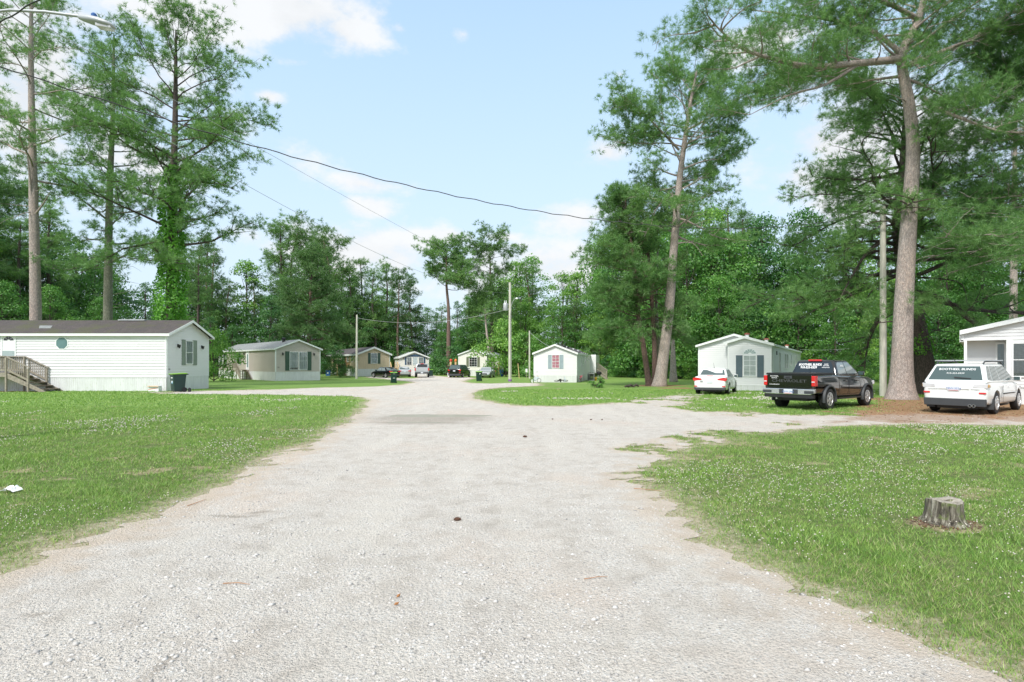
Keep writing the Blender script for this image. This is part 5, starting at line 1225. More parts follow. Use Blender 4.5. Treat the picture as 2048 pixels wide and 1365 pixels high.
def plate(par, x, y, z, s, sg=-1, w=.31, h=.155):
    o = MB().box(x - w / 2, x + w / 2, y - .006, y + .006, z - h / 2, z + h / 2).build('licence_plate', M['plate'], par)
    if s:
        text(o, s, .088, Vector((x, y + sg * .008, z - .008)), Matrix.Rotation(R(90), 3, 'X') if sg < 0 else Matrix.Rotation(R(90), 3, 'X') @ Matrix.Rotation(R(180), 3, 'Y'), 'plate_blue', 'plate_lettering', .001)
        MB().box(x - w * .42, x + w * .42, y - .008, y - .006, z - h / 2 + .008, z - h / 2 + .024).build('plate_stripe', M['plate_red'], o)
    return o
RX = Matrix.Rotation(R(90), 3, 'X')                           # text facing -y
def seam(mb, sg, x, pts, w=.008):
    """thin dark door gaps on the flank: pts [(y,z)]"""
    for (y0, z0), (y1, z1) in zip(pts[:-1], pts[1:]):
        d = math.hypot(y1 - y0, z1 - z0); ny_, nz_ = -(z1 - z0) / d * w / 2, (y1 - y0) / d * w / 2
        mb.prism([(x, y0 + ny_, z0 + nz_), (x, y1 + ny_, z1 + nz_), (x, y1 - ny_, z1 - nz_), (x, y0 - ny_, z0 - nz_)], (sg * .006, 0, 0))

# ---- black pickup
def gp(x, y): return gh(x, y)
px_, py_ = 11.876, 22.01
t = thing('pickup_truck', 'black four-door pickup truck with white lettering on its rear window', 'pickup truck', (px_, py_, gp(px_, py_)), R(-52))
S = []
for y, w, zb_, zt_, cr in ((-2.60, .80, .62, 1.24, 0), (-2.585, .895, .60, 1.26, 0), (-2.50, .915, .58, 1.275, 0), (-1.5, .93, .50, 1.275, 0), (-.78, .93, .42, 1.275, 0), (-.66, .93, .42, 1.24, 0), (.6, .925, .40, 1.215, .0), (1.25, .925, .40, 1.205, .01), (1.55, .92, .42, 1.18, .035), (2.2, .90, .42, 1.13, .05), (2.55, .86, .42, 1.04, .05), (2.66, .74, .46, .92, .03)):
    S.append((y, half(w, zb_, zt_, cr, .13, .05, .01)))
loft(S, 2, [(-1.5, .40, .47, 1.2, .62), (1.76, .40, .47, 1.2, .62)], 'body', 'paint_black', t)
B = dict(yrb=-.78, yfb=1.42, zb=1.18, wb=.865, yrt=-.56, yft=.50, zt=1.77, wt=.66)
cabin(t, B, 'paint_black')
rg = end_glass(t, B, 'r', [(-.70, 1.27), (.70, 1.27), (.66, 1.50), (.575, 1.71), (-.575, 1.71), (-.66, 1.50)], 'car_glass', 'rear_window')
end_glass(t, B, 'f', [(-.76, 1.24), (.76, 1.24), (.60, 1.71), (-.60, 1.71)], 'car_glass_mid', 'windshield')
tl = math.atan2(.22, .59); rotg = Matrix.Rotation(R(90) - tl, 3, 'X')
def onrear(x, z): return Vector((x, -.78 + (z - 1.18) / .59 * .22 - .012, z))
for s_, z_, x_, sz in (('BOOTHEEL BLINDS', 1.605, -.16, .118), ('910-333-0339', 1.50, -.20, .125), ('BLINDS', 1.62, .42, .052), ('SHUTTERS', 1.565, .42, .052), ('INSTALLATION', 1.50, .42, .048)):
    text(rg, s_, sz, onrear(x_, z_), rotg, 'white_paint', 'window_lettering', .001, offset=.004 if sz > .1 else .001, xs=.86 if sz > .12 else .82)
for sg in (-1, 1):
    gl = side_glass(t, B, [(-.60, 1.275), (.06, 1.275), (.06, 1.69), (-.40, 1.69), (-.50, 1.62)], sg, 'car_glass_light' if sg > 0 else 'car_glass_mid', frame=True)
    if sg > 0: text(gl, 'BLINDS', .10, Vector((.785, -.22, 1.56)), Matrix(((0, 0, 1), (1, 0, 0), (0, 1, 0))), 'white_paint', 'window_lettering', .001, xs=.9)
    side_glass(t, B, [(.12, 1.275), (1.02, 1.275), (.94, 1.36), (.50, 1.69), (.12, 1.69)], sg, 'car_glass_light' if sg > 0 else 'car_glass_mid', frame=True)
    mirror_(t, sg * .90, .96, 1.27, sg, 'paint_black')
    for y in (-1.5, 1.76):
        wheel(t, sg * .80, y, .385, .27, sg, 6); fender_arch(t, sg * .915, y, .39, .46, .045, 'trim_grey', sg, -14, 194)
    tlm = MB().box(min(sg * .79, sg * .915), max(sg * .79, sg * .915), -2.63, -2.42, .86, 1.22).build('tail_light', M['red_light'], t, bevel=.02)
    MB().box(min(sg * .80, sg * .90), max(sg * .80, sg * .90), -2.635, -2.631, .99, 1.03).build('reversing_lens', M['clear_light'], tlm)
    mb = MB(); xs_ = sg * .928
    seam(mb, sg, xs_, [(-.74, .52), (-.74, 1.15)]); seam(mb, sg, xs_, [(.08, .52), (.08, 1.15)]); seam(mb, sg, xs_, [(1.12, .52), (1.12, 1.12)]); seam(mb, sg, xs_, [(-.74, .52), (1.12, .52)])
    mb.build('door_seam', M['rubber'], t)
    for y in (-.10, .92): MB().box(min(xs_, xs_ + sg * .035), max(xs_, xs_ + sg * .035), y - .22, y - .04, 1.00, 1.035).build('door_handle', M['paint_black'], t, bevel=.01)
    MB().box(min(sg * .86, sg * .95), max(sg * .86, sg * .95), -.85, 1.15, .36, .42).build('sill_step', M['black'], t)
    MB().box(min(sg * .60, sg * .86), max(sg * .60, sg * .86), 2.50, 2.62, .82, .98).build('headlight', M['clear_light'], t, bevel=.03)
mb = MB(); mb.box(-.785, .785, -2.612, -2.59, .79, 1.25); tg = mb.build('tailgate', M['paint_black'], t, bevel=.012)
text(tg, 'CHEVROLET', .135, Vector((0, -2.614, 1.03)), RX, 'dark_print', 'tailgate_lettering', .002, xs=1.65)
text(tg, 'COLORADO', .055, Vector((-.52, -2.615, .90)), RX, 'white_paint', 'badge_lettering', .002, xs=1.2)
text(tg, 'BOOTHEEL\nBLINDS', .062, Vector((-.52, -2.615, 1.165)), RX, 'white_paint', 'sticker_lettering', .001)
MB().box(-.17, .12, -2.626, -2.612, 1.11, 1.21).build('tailgate_handle', M['trim_grey'], tg, bevel=.008); MB().box(-.10, .05, -2.632, -2.626, 1.14, 1.18).build('latch', M['rubber'], tg)
mb = MB(); mb.box(-.80, .80, -2.625, -.80, 1.262, 1.315); mb.box(-.84, .84, -2.60, -2.56, 1.25, 1.30); mb.build('bed_cover', M['black'], t, bevel=.015)
MB().box(-.24, .24, -.615, -.56, 1.735, 1.80).build('high_brake_light', M['red_light'], t, bevel=.012)
# bumper: bright bar dipping in the middle, dark end insets
mb = MB(); mb.prism([(-.93, -2.70, .62), (-.93, -2.70, .76), (.93, -2.70, .76), (.93, -2.70, .62), (.78, -2.70, .56), (-.78, -2.70, .56)], (0, .13, 0)); bp = mb.build('bumper', M['chrome'], t, bevel=.02)
mb = MB(); mb.box(-.30, .36, -2.712, -2.69, .585, .745); mb.box(-.90, -.58, -2.712, -2.69, .60, .70); mb.box(.58, .90, -2.712, -2.69, .60, .70); mb.build('bumper_inset', M['trim_grey'], bp, bevel=.01)
MB().box(-.86, .86, -2.68, -2.50, .44, .565).build('lower_valance', M['black'], t); plate(t, 0.03, -2.722, .665, 'XBW-2963')
MB().tube([(-.45, -2.6, .40), (-.45, -1.9, .42)], .035, 10).build('exhaust', M['chrome'], t); MB().tube([(-.75, -1.5, .385), (.75, -1.5, .385)], .06, 8).build('rear_axle', M['black'], t)
MB().box(-.55, .55, -2.4, 2.2, .33, .52).build('chassis', M['black'], t); MB().tube([(.25, -.2, 1.79), (.25, -.2, 1.84), (.22, -.35, 1.86)], .02, 6).build('antenna', M['black'], t)

def carbody(name, label, loc, rz, L, W, H, paint, kind, glassm='car_glass', group=None, plate_s='', wr=.33, wheels='rim', rails=False, dark_lower='trim_grey', scale=1., lod=0, lights='wrap', cat='car'):
    t = thing(name, label, cat, loc, rz, group); t.scale = (scale,) * 3; w = W / 2; h = L / 2; zb_ = .22 if kind == 'sedan' else .28
    belt = {'sedan': .93, 'suv': 1.06, 'hatch': .98}[kind] * H / {'sedan': 1.46, 'suv': 1.68, 'hatch': 1.5}[kind]
    axr, axf = -h + .98, h - .90; sub = 1 if lod else 2
    if kind == 'sedan':
        prof = [(-h, w * .80, .42, belt - .10, 0), (-h + .03, w * .90, .34, belt + .02, .01), (-h + .16, w * .96, .28, belt + .10, .015), (-h + .6, w, zb_, belt + .10, .02), (-h + 1.0, w, zb_, belt + .03, .02), (-.3, w, zb_, belt - .01, 0), (h - 1.5, w, zb_, belt - .02, .01), (h - .95, w, zb_, belt - .04, .04), (h - .40, w * .95, .26, belt - .17, .06), (h - .08, w * .86, .30, belt - .33, .04), (h, w * .70, .36, belt - .42, .01)]
        B = dict(yrb=-h + .62, yfb=h - 1.22, zb=belt - .05, wb=w - .05, yrt=-h + 1.38, yft=h - 2.05, zt=H - .03, wt=w - .27)
    else:
        prof = [(-h, w * .82, .46, belt - .06, 0), (-h + .03, w * .92, .38, belt, 0), (-h + .14, w * .97, .30, belt, 0), (-h + .8, w, zb_, belt, 0), (-.2, w, zb_, belt - .02, 0), (h - 1.5, w, zb_, belt - .03, .01), (h - 1.0, w, zb_, belt - .05, .04), (h - .42, w * .95, .30, belt - .16, .06), (h - .08, w * .87, .34, belt - .32, .04), (h, w * .70, .40, belt - .42, .01)]
        B = dict(yrb=-h + .02, yfb=h - 1.18, zb=belt - .05, wb=w - .04, yrt=-h + .50, yft=h - 2.0, zt=H - .05, wt=w - .25)
    loft([(y, half(ww, a, b_, c, .11, .05, .015)) for y, ww, a, b_, c in prof], sub, [(axr, wr, wr * 1.17, w + .3, w - .34), (axf, wr, wr * 1.17, w + .3, w - .34)], 'body', paint, t)
    cabin(t, B, paint)
    zt = B['zt']; zg = belt + .03; rt = lambda z: (z - B['zb']) / (zt - B['zb'])
    yr = lambda z: B['yrb'] + (B['yrt'] - B['yrb']) * rt(z); yf = lambda z: B['yfb'] + (B['yft'] - B['yfb']) * rt(z); wx = lambda z: B['wb'] + (B['wt'] - B['wb']) * rt(z)
    zr0 = zg + (.12 if kind == 'sedan' else .02); zr1 = zt - .07
    rg = end_glass(t, B, 'r', [(-wx(zr0) + .10, zr0), (wx(zr0) - .10, zr0), (wx(zr1) - .09, zr1), (-wx(zr1) + .09, zr1)], glassm, 'rear_window')
    end_glass(t, B, 'f', [(-wx(zg) + .09, zg + .02), (wx(zg) - .09, zg + .02), (wx(zr1) - .09, zr1), (-wx(zr1) + .09, zr1)], glassm, 'windshield')
    ym = (B['yrt'] + B['yft']) / 2 + .05
    for sg in (-1, 1):
        side_glass(t, B, [(yr(zg) + (.34 if kind == 'sedan' else .62), zg), (ym - .03, zg), (ym - .03, zr1), (yr(zr1) + (.18 if kind == 'sedan' else .55), zr1)], sg, glassm)
        side_glass(t, B, [(ym + .04, zg), (yf(zg) - .14, zg), (yf(zr1) - .12, zr1), (ym + .04, zr1)], sg, glassm)
        if kind == 'suv': side_glass(t, B, [(yr(zg) + .16, zg + .04), (yr(zg) + .55, zg), (yr(zr1) + .47, zr1), (yr(zr1) + .22, zr1)], sg, glassm)
        mirror_(t, sg * (w - .03), yf(zg) - .28, belt + .06, sg, paint)
        for y in (axr, axf): wheel(t, sg * (w - .115), y, wr, .205, sg, 7 if kind != 'suv' else 6, .64, wheels)
        x = sg * (w + .001); mb = MB(); seam(mb, sg, x, [(ym, .36), (ym, belt - .14)]); seam(mb, sg, x, [(axr + .42, .5), (axr + .62, belt - .14)]); seam(mb, sg, x, [(axf - .46, .36), (axf - .50, belt - .16)]); seam(mb, sg, x, [(axr + .50, .36), (axf - .46, .36)]); mb.build('door_seam', M['rubber'], t)
        for y in (ym - .12, axf - .95 if False else ym + .75): MB().box(min(x, x + sg * .03), max(x, x + sg * .03), y - .19, y - .02, belt - .17, belt - .14).build('door_handle', M[paint], t, bevel=.01)
        z0 = belt - .20; mb = MB()
        if kind == 'sedan': pts = [(sg * w * .44, z0 + .12), (sg * w * .52, z0 + .08), (sg * w * .93, z0 + .02), (sg * w * 1.0, z0 + .10), (sg * w * .99, z0 + .19), (sg * w * .80, z0 + .22), (sg * w * .50, z0 + .17)]
        else: pts = [(sg * w * .56, z0 + .02), (sg * w * .95, z0 - .01), (sg * w * .97, z0 + .14), (sg * w * .58, z0 + .12)] if lights != 'high' else [(sg * w * .60, z0), (sg * w * .93, z0 - .03), (sg * w * .95, z0 + .20), (sg * w * .80, z0 + .14)]
        mb.prism([(a, -h - .012 + .16 * max(0, (abs(a) / w - .45)) ** 2, b_) for a, b_ in pts], (0, .14, 0)); mb.build('tail_light', M['red_light' if lights != 'clear' else 'clear_light'], t, bevel=.012)
        if lights == 'clear': MB().box(min(sg * (w - .10), sg * (w + .0)), max(sg * (w - .10), sg * (w + .0)), -h + .08, -h + .24, z0 + .02, z0 + .12).build('side_lamp', M['amber_light'], t, bevel=.02)
        mb = MB(); zz_ = .44 if kind == 'sedan' else .66; mb.box(min(sg * w * .72, sg * w * .92), max(sg * w * .72, sg * w * .92), -h - .004, -h + .06, zz_, zz_ + .055); mb.build('reflector', M['red_light'], t, bevel=.008)
        mb = MB(); mb.prism([(sg * w * .52, h - .20, belt - .36), (sg * w * .90, h - .34, belt - .33), (sg * w * .93, h - .42, belt - .20), (sg * w * .60, h - .25, belt - .27)], (0, .12, 0)); mb.build('headlight', M['clear_light'], t, bevel=.01)
    mb = MB(); mb.prism([(-w * .90, -h - .02, .26), (w * .90, -h - .02, .26), (w * .92, -h - .02, .40 if kind == 'sedan' else .50), (-w * .92, -h - .02, .40 if kind == 'sedan' else .50)], (0, .2, 0)); mb.build('bumper_skirt', M[dark_lower], t, bevel=.02)
    MB().box(-w * .6, w * .6, -h + .3, h - .6, .16, .30).build('underbody', M['black'], t)
    mb = MB(); mb.prism([(-w * .6, h - .05, .45), (w * .6, h - .05, .45), (w * .5, h - .05, .62), (-w * .5, h - .05, .62)], (0, .07, 0)); mb.build('grille', M['black'], t)
    plate(t, 0, -h - .022, belt - .20 if kind == 'sedan' else belt - .22, plate_s)
    t['B'] = 0; del t['B']
    return t, B, rg, dict(h=h, w=w, belt=belt, axr=axr, axf=axf, zt=zt)

# ---- white sedan
cx_, cy_ = 11.67, 32.8
t, B, rg, q = carbody('sedan', 'white sedan with red tail lights parked before the arched-window home', (cx_, cy_, gh(cx_, cy_)), R(-29), 4.5, 1.82, 1.47, 'paint_white', 'sedan', 'car_glass_mid', scale=.97)
MB().tube([(0, -.75, 1.44), (0, -.78, 1.50), (0, -1.0, 1.78)], [.02, .012, .004], 6).build('antenna', M['black'], t); MB().box(-.17, .17, -q['h'] + .14, -q['h'] + .19, q['belt'] + .10, q['belt'] + .13).build('high_brake_light', M['red_light'], t)
MB().box(-.5, -.36, -q['h'] - .018, -q['h'] - .008, .70, .78).build('sticker', M['grey_print'], t); MB().tube([(-.4, -q['h'] + .05, .28), (-.4, -q['h'] + .4, .28)], .04, 10).build('exhaust', M['chrome'], t)
# ---- white SUV with roof rack
cx_, cy_ = 16.14, 20.03
t, B, rg, q = carbody('suv', 'white SUV with roof bars and white lettering on its rear window', (cx_, cy_, gh(cx_, cy_)), R(-52.5), 4.64, 1.80, 1.66, 'paint_white', 'suv', 'car_glass_mid', plate_s='TBW-3524', wr=.355, lights='clear', cat='SUV')
al_ = math.atan2(B['yrt'] - B['yrb'], B['zt'] - B['zb']); rot_ = Matrix.Rotation(R(90) - al_, 3, 'X')
def onr(x, z): return Vector((x, B['yrb'] + (z - B['zb']) / (B['zt'] - B['zb']) * (B['yrt'] - B['yrb']) - .012, z))
text(rg, 'BOOTHEEL BLINDS', .115, onr(0, 1.44), rot_, 'white_paint', 'window_lettering', .001, xs=1.0, offset=.001); text(rg, '910-333-0339', .085, onr(-.02, 1.31), rot_, 'white_paint', 'window_lettering', .001, xs=1.0, offset=.0)
MB().prism([tuple(onr(-.02, 1.16)), tuple(onr(.42, 1.14)), tuple(onr(.42, 1.16)), tuple(onr(-.02, 1.20))], (0, -.02, 0)).build('rear_wiper', M['black'], rg)
for sg in (-1, 1):
    mb = MB(); mb.tube([(sg * .62, -1.75, 1.60), (sg * .63, -1.6, 1.69), (sg * .63, .2, 1.70), (sg * .62, .38, 1.62)], .022, 8); mb.build('roof_rail', M['trim_grey'], t)
for y in (-1.35, -.15): MB().box(-.78, .78, y - .04, y + .04, 1.715, 1.745).build('roof_bar', M['metal_grey'], t, bevel=.01)
mb = MB(); mb.prism([(-.42, -2.345, .80), (.42, -2.345, .80), (.30, -2.345, 1.00), (-.30, -2.345, 1.00)], (0, .04, 0)); mb.build('tailgate_recess', M['paint_white'], t, bevel=.012)
for sg, s_ in ((-1, 'OUTLANDER'), (1, 'MITSUBISHI')): text(t, s_, .045, Vector((sg * .56, -2.33, .80)), RX, 'grey_print', 'badge_lettering', .002)
for x in (.44, .54): MB().lathe([(.045, 0), (.045, -.16), (.036, -.16), (.034, -.02)], (x, -2.25, .285), 'y', 16).build('exhaust_tip', M['chrome'], t, smooth=40)
for sg in (-1, 1): MB().box(min(sg * .66, sg * .90), max(sg * .66, sg * .90), -1.78, -1.75, .16, .50).build('mud_flap', M['trim_grey'], t); MB().box(min(sg * .9, sg * .918), max(sg * .9, sg * .918), -.62, .75, .62, .66).build('door_moulding', M['black'], t)
MB().tube([(-.1, -1.5, 1.60), (-.12, -1.55, 1.66), (-.22, -1.8, 1.86)], [.02, .01, .004], 6).build('antenna', M['black'], t)

# ---- far vehicles
def far(px, d, th): return (X(px, d), d, gz(0, d) + .02), R(-th)
l, a = far(770, 79, -48); carbody('sedan', 'glossy black sedan parked before the beige home', l, a, 4.7, 1.82, 1.46, 'paint_black', 'sedan', 'car_glass_light', lod=1)
l, a = far(807.5, 84, -14); carbody('sedan', 'silver sedan parked left of the pale pickup', l, a, 4.8, 1.85, 1.48, 'paint_silver', 'sedan', 'car_glass_mid', lod=1)
l, a = far(920, 81, 14); tt = carbody('suv', 'black SUV parked before the far home with olive shutters', l, a, 4.8, 1.95, 1.80, 'paint_black', 'suv', 'car_glass_mid', lod=1, lights='high', cat='SUV')[0]
l, a = far(973, 79, 188); carbody('sedan', 'pale silver sedan facing the road behind the wheeled bin', l, a, 4.6, 1.80, 1.46, 'paint_silver', 'sedan', 'car_glass_light', lod=1)
l, a = far(844.5, 82, -8)
t = thing('pickup_truck', 'pale silver pickup truck parked before the far cream home', 'pickup truck', l, a)
S = [(y, half(w, zb_, zt_, 0, .13, .05, .01)) for y, w, zb_, zt_ in ((-2.8, .90, .62, 1.34), (-2.75, .99, .60, 1.37), (-1.6, 1.0, .5, 1.37), (-.7, 1.0, .45, 1.35), (.6, 1.0, .45, 1.28), (1.6, .99, .45, 1.22), (2.6, .95, .45, 1.12), (2.75, .85, .5, 1.0))]
loft(S, 1, [(-1.6, .42, .49, 1.3, .66), (1.85, .42, .49, 1.3, .66)], 'body', 'paint_silver', t)
B = dict(yrb=-.75, yfb=1.45, zb=1.25, wb=.92, yrt=-.55, yft=.55, zt=1.90, wt=.74); cabin(t, B, 'paint_silver')
end_glass(t, B, 'r', [(-.74, 1.40), (.74, 1.40), (.66, 1.82), (-.66, 1.82)], 'car_glass', 'rear_window'); end_glass(t, B, 'f', [(-.8, 1.3), (.8, 1.3), (.68, 1.82), (-.68, 1.82)], 'car_glass', 'windshield')
for sg in (-1, 1):
    side_glass(t, B, [(-.55, 1.36), (.9, 1.36), (.5, 1.82), (-.42, 1.82)], sg, 'car_glass'); mirror_(t, sg * .98, .95, 1.38, sg, 'paint_silver')
    for y in (-1.6, 1.85): wheel(t, sg * .86, y, .40, .26, sg)
    MB().box(min(sg * .84, sg * 1.0), max(sg * .84, sg * 1.0), -2.84, -2.6, .95, 1.30).build('tail_light', M['red_light'], t, bevel=.02)
MB().box(-.82, .82, -2.83, -2.79, .80, 1.36).build('tailgate', M['paint_silver'], t, bevel=.01); MB().box(-.96, .96, -2.98, -2.78, .54, .72).build('bumper', M['trim_grey'], t, bevel=.02); MB().box(-.25, .25, -.62, -.55, 1.86, 1.93).build('high_brake_light', M['red_light'], t); plate(t, 0, -2.99, .66, '')
# ------------------------------------------------------------------ wheeled bins
def make_bin(name, label, loc, rz, logo=True, s=1.0, group=None, mark=None):
    t = thing(name, label, 'trash bin', loc, rz, group); t.scale = (s, s, s)
    mb = MB()
    def ring(w, d, z, yo=0): return [(-w, -d + yo, z), (w, -d + yo, z), (w, d + yo, z), (-w, d + yo, z)]
    R_ = [ring(.225, .24, .04), ring(.24, .26, .10), ring(.275, .31, .80), ring(.29, .33, .93), ring(.305, .35, .94), ring(.305, .35, .99)]
    for r_ in R_: mb.v += r_
    for i in range(5):
        for k in range(4): mb.f.append((i * 4 + k, i * 4 + (k + 1) % 4, (i + 1) * 4 + (k + 1) % 4, (i + 1) * 4 + k))
    mb.f.append((3, 2, 1, 0)); mb.f.append((20, 21, 22, 23)); b = mb.build('bin_body', M['bin'], t, smooth=30, bevel=.02)
    MB().box(-.18, .18, -.305, -.28, .72, .76).build('lift_bar', M['bin'], t, bevel=.006)
    mb = MB(); mb.prism([(-.32, -.38, 1.0), (-.32, .30, 1.04), (-.32, .38, 1.02), (-.32, .38, .985), (-.32, -.38, .965)], (.64, 0, 0)); l = mb.build('lid', M['bin_lid'], t, bevel=.015)
    MB().tube([(-.26, .36, .95), (-.26, .44, .97), (.26, .44, .97), (.26, .36, .95)], .018, 8).build('handle', M['bin'], t, smooth=60)
    for sg in (-1, 1): MB().lathe([(.05, -.03), (.125, -.03), (.13, 0), (.125, .03), (.05, .03)], (sg * .25, .24, .13), 'x', 20).build('wheel', M['rubber'], t, smooth=40)
    if logo:
        y = -.292; mb = MB(); mb.lathe([(.10, 0), (.10, -.004)], (0, y, .56), 'y', 24); e = mb.build('emblem', M['ltblue'], b); MB().lathe([(.055, 0), (.055, -.003)], (.0, y - .006, .57), 'y', 20).build('emblem_disc', M['white_paint'], e)
        MB().box(-.12, .12, y - .02, y + .002, .76, .80).build('emblem_text_strip', M['white_paint'], e); MB().box(-.10, .10, y + .012, y + .026, .40, .43).build('emblem_text_strip', M['white_paint'], e)
    if mark == 'bird':
        MB().prism([(.08, -.312, .74), (.14, -.312, .71), (.16, -.315, .78), (.22, -.318, .82), (.13, -.318, .86), (.10, -.316, .80)], (0, -.006, 0)).build('white_mark', M['white_paint'], b); MB().box(-.22, -.14, -.318, -.308, .84, .87).build('white_strip', M['white_paint'], b)
    if mark == 'strips':
        MB().box(-.08, .12, -.322, -.305, .86, .91).build('white_strip', M['white_paint'], b); MB().box(-.08, .10, -.292, -.270, .46, .50).build('white_strip', M['white_paint'], b)
    if mark == 'side':
        MB().prism([(.02, -.314, .74), (.10, -.314, .74), (.09, -.316, .86), (.04, -.316, .84)], (0, -.006, 0)).build('white_mark', M['white_paint'], b)
    return t
def onG(px, d): x = X(px, d); return (x, d, gh(x, d))
make_bin('wheeled_bin', 'large dark bin with lime lid and round emblem at the white home corner', onG(356, 34.4), R(-40), s=1.1, mark=None)
make_bin('wheeled_bin', 'dark bin with lime lid on the left verge of the gravel road', onG(787.5, 53.3), R(14), logo=False, mark='strips')
make_bin('wheeled_bin', 'dark bin with lime lid on the right verge near the utility pole', onG(958, 60.3), R(-4), logo=False, s=1.02, mark='bird')
make_bin('wheeled_bin', 'distant dark bin right of the pale silver pickup', onG(862, 88), R(5), logo=False); make_bin('wheeled_bin', 'distant dark bin between the black and the silver sedan', onG(794, 80), R(5), logo=False)

# ------------------------------------------------------------------ poles, lamps, cables
def upole(label, x, y, h, r0, r1, lean=0, cat='utility pole', name='utility_pole'):
    t = thing(name, label, cat, (x, y, gh(x, y) if y < 40 else gz(x, y)))
    MB().tube([(0, 0, -.3), (lean * .5, 0, h * .5), (lean, 0, h)], [r0, (r0 + r1) / 2, r1], 14).build('pole', M['pole'], t, smooth=60); return t
t = upole('tall wooden utility pole with transformer and lamp in the centre', X(1020, 59.8), 59.8, 10.3, .18, .12); P1 = t.location.copy(); P1.z += 10.1
tr = MB().lathe([(.02, 0), (.22, .02), (.24, .08), (.24, .72), (.20, .80), (.04, .82)], (-.47, -.05, 7.35), 'z', 20).build('transformer', M['metal_grey'], t, smooth=40)
for dx in (-.08, .08): MB().lathe([(.04, 0), (.055, .06), (.03, .10), (.05, .15), (.02, .28)], (-.47 + dx, -.05, 8.15), 'z', 10).build('bushing', M['trim'], tr, smooth=50)
for z in (7.5, 8.0): MB().box(-.25, -.1, -.09, -.01, z, z + .06).build('bracket', M['metal_grey'], t)
a = MB().tube([(.10, -.1, 7.7), (.25, -.15, 8.25), (.50, -.2, 8.60), (.66, -.2, 8.66)], .022, 8).build('lamp_arm', M['metal_grey'], t, smooth=60)
MB().lathe([(.03, .14), (.08, .12), (.15, .02), (.13, -.03), (.04, -.06)], (.70, -.2, 8.58), 'z', 16).build('lamp_head', M['trim'], a, smooth=50)
MB().tube([(.02, -.19, 7.2), (.02, -.20, .3)], .012, 5).build('ground_wire', M['wire_light'], t); MB().lathe([(.187, 0), (.185, .22)], (0, 0, .02), 'z', 16).build('band', M['violet'], t)
t = upole('bare slim wooden pole in front of the beige home', X(713, 72), 72, Z(630, 72) - gz(0, 72), .15, .10, .05); PB = t.location.copy(); PB.z += Z(636, 72) - gz(0, 72)
t = upole('thin wooden pole left of the pink-curtain home', X(1059, 74), 74, Z(662, 74) - gz(0, 74), .12, .09); PC = t.location.copy(); PC.z += Z(664, 74) - gz(0, 74)
t = upole('bare wooden pole left of the giant bent pine', X(1766.5, 29.2), 29.2, Z(415, 29.2) - gz(0, 29.2), .17, .13, -.02); PD = t.location.copy(); PD.z += Z(423, 29.2) - gz(0, 29.2)
for z in (9.1, 8.9): MB().tube([(-.16, -.06, z - .2), (-.24, -.1, z - .2)], .02, 6).build('insulator', M['bark_dark'], t)
t = thing('stake', 'leaning yellow wooden stake by the bushes left of the pink-curtain home', 'stake', onG(1038.5, 74)); MB().box(-.04, .04, -.03, .03, -.2, 1.95).build('stake_post', M['wood_new'], t); t.rotation_euler = (0, R(-5), 0)
t = thing('meter_box', 'small white box on a post beside the thin pole', 'meter box', onG(1053, 73.5)); MB().box(-.03, .03, -.03, .03, -.1, .8).build('post', M['wood'], t); MB().box(-.13, .13, -.1, .1, .8, 1.25).build('box', M['trim'], t, bevel=.02)
# street lamp reaching in from the left
bx, by = -11.7, 12.0; t = thing('street_lamp', 'grey street lamp on a long curved arm at the top left', 'street lamp', (bx, by, gh(bx, by)))
g0 = gh(bx, by); MB().tube([(0, 0, -.3), (0, 0, 9.9)], [.17, .12], 14).build('pole', M['pole'], t, smooth=60)
zA = lambda py: Z(py, by) - g0
ar = MB().tube([(.1, 0, zA(40)), (X(-40, by) - bx, 0, zA(27)), (X(20, by) - bx, 0, zA(20.5)), (X(90, by) - bx, 0, zA(24)), (X(160, by) - bx, 0, zA(33))], .03, 10).build('arm', M['metal_grey'], t, smooth=60)
x0, x1 = X(158, by) - bx, X(230, by) - bx; zc = lambda px: zA(34 + (px - 158) * .27)
S = []
for k, (f, w, hu, hd) in enumerate(((0, .045, .04, .05), (.12, .07, .06, .07), (.35, .12, .085, .085), (.6, .15, .085, .08), (.85, .14, .06, .075), (.97, .09, .03, .05), (1, .04, .01, .03))):
    px = 158 + 72 * f; xx = X(px, by) - bx; c = zc(px); S.append([(xx, w * math.cos(a_), c + (hu if math.sin(a_) > 0 else hd) * math.sin(a_)) for a_ in [2 * math.pi * j / 14 for j in range(14)]])
mb = MB()
for r_ in S: mb.v += r_
for i in range(len(S) - 1):
    for j in range(14): mb.f.append((i * 14 + j, i * 14 + (j + 1) % 14, (i + 1) * 14 + (j + 1) % 14, (i + 1) * 14 + j))
mb.f.append(tuple(range(14))); mb.f.append(tuple(range((len(S) - 1) * 14, len(S) * 14)))
hd = mb.build('lamp_head', M['metal_grey'], ar, smooth=50)
mb = MB(); xa, xb = X(196, by) - bx, X(226, by) - bx; mb.hexa([(xa, -.09, zc(196) - .125), (xb, -.08, zc(226) - .09), (xb, .08, zc(226) - .09), (xa, .09, zc(196) - .125), (xa, -.10, zc(196) - .05), (xb, -.09, zc(226) - .03), (xb, .09, zc(226) - .03), (xa, .10, zc(196) - .05)]); mb.build('lens', M['clear_light'], hd, bevel=.02)
MB().lathe([(.05, 0), (.055, .05), (.03, .08)], (X(188, by) - bx, 0, zc(188) + .08), 'z', 12).build('photocell', M['blue'], hd, smooth=40)
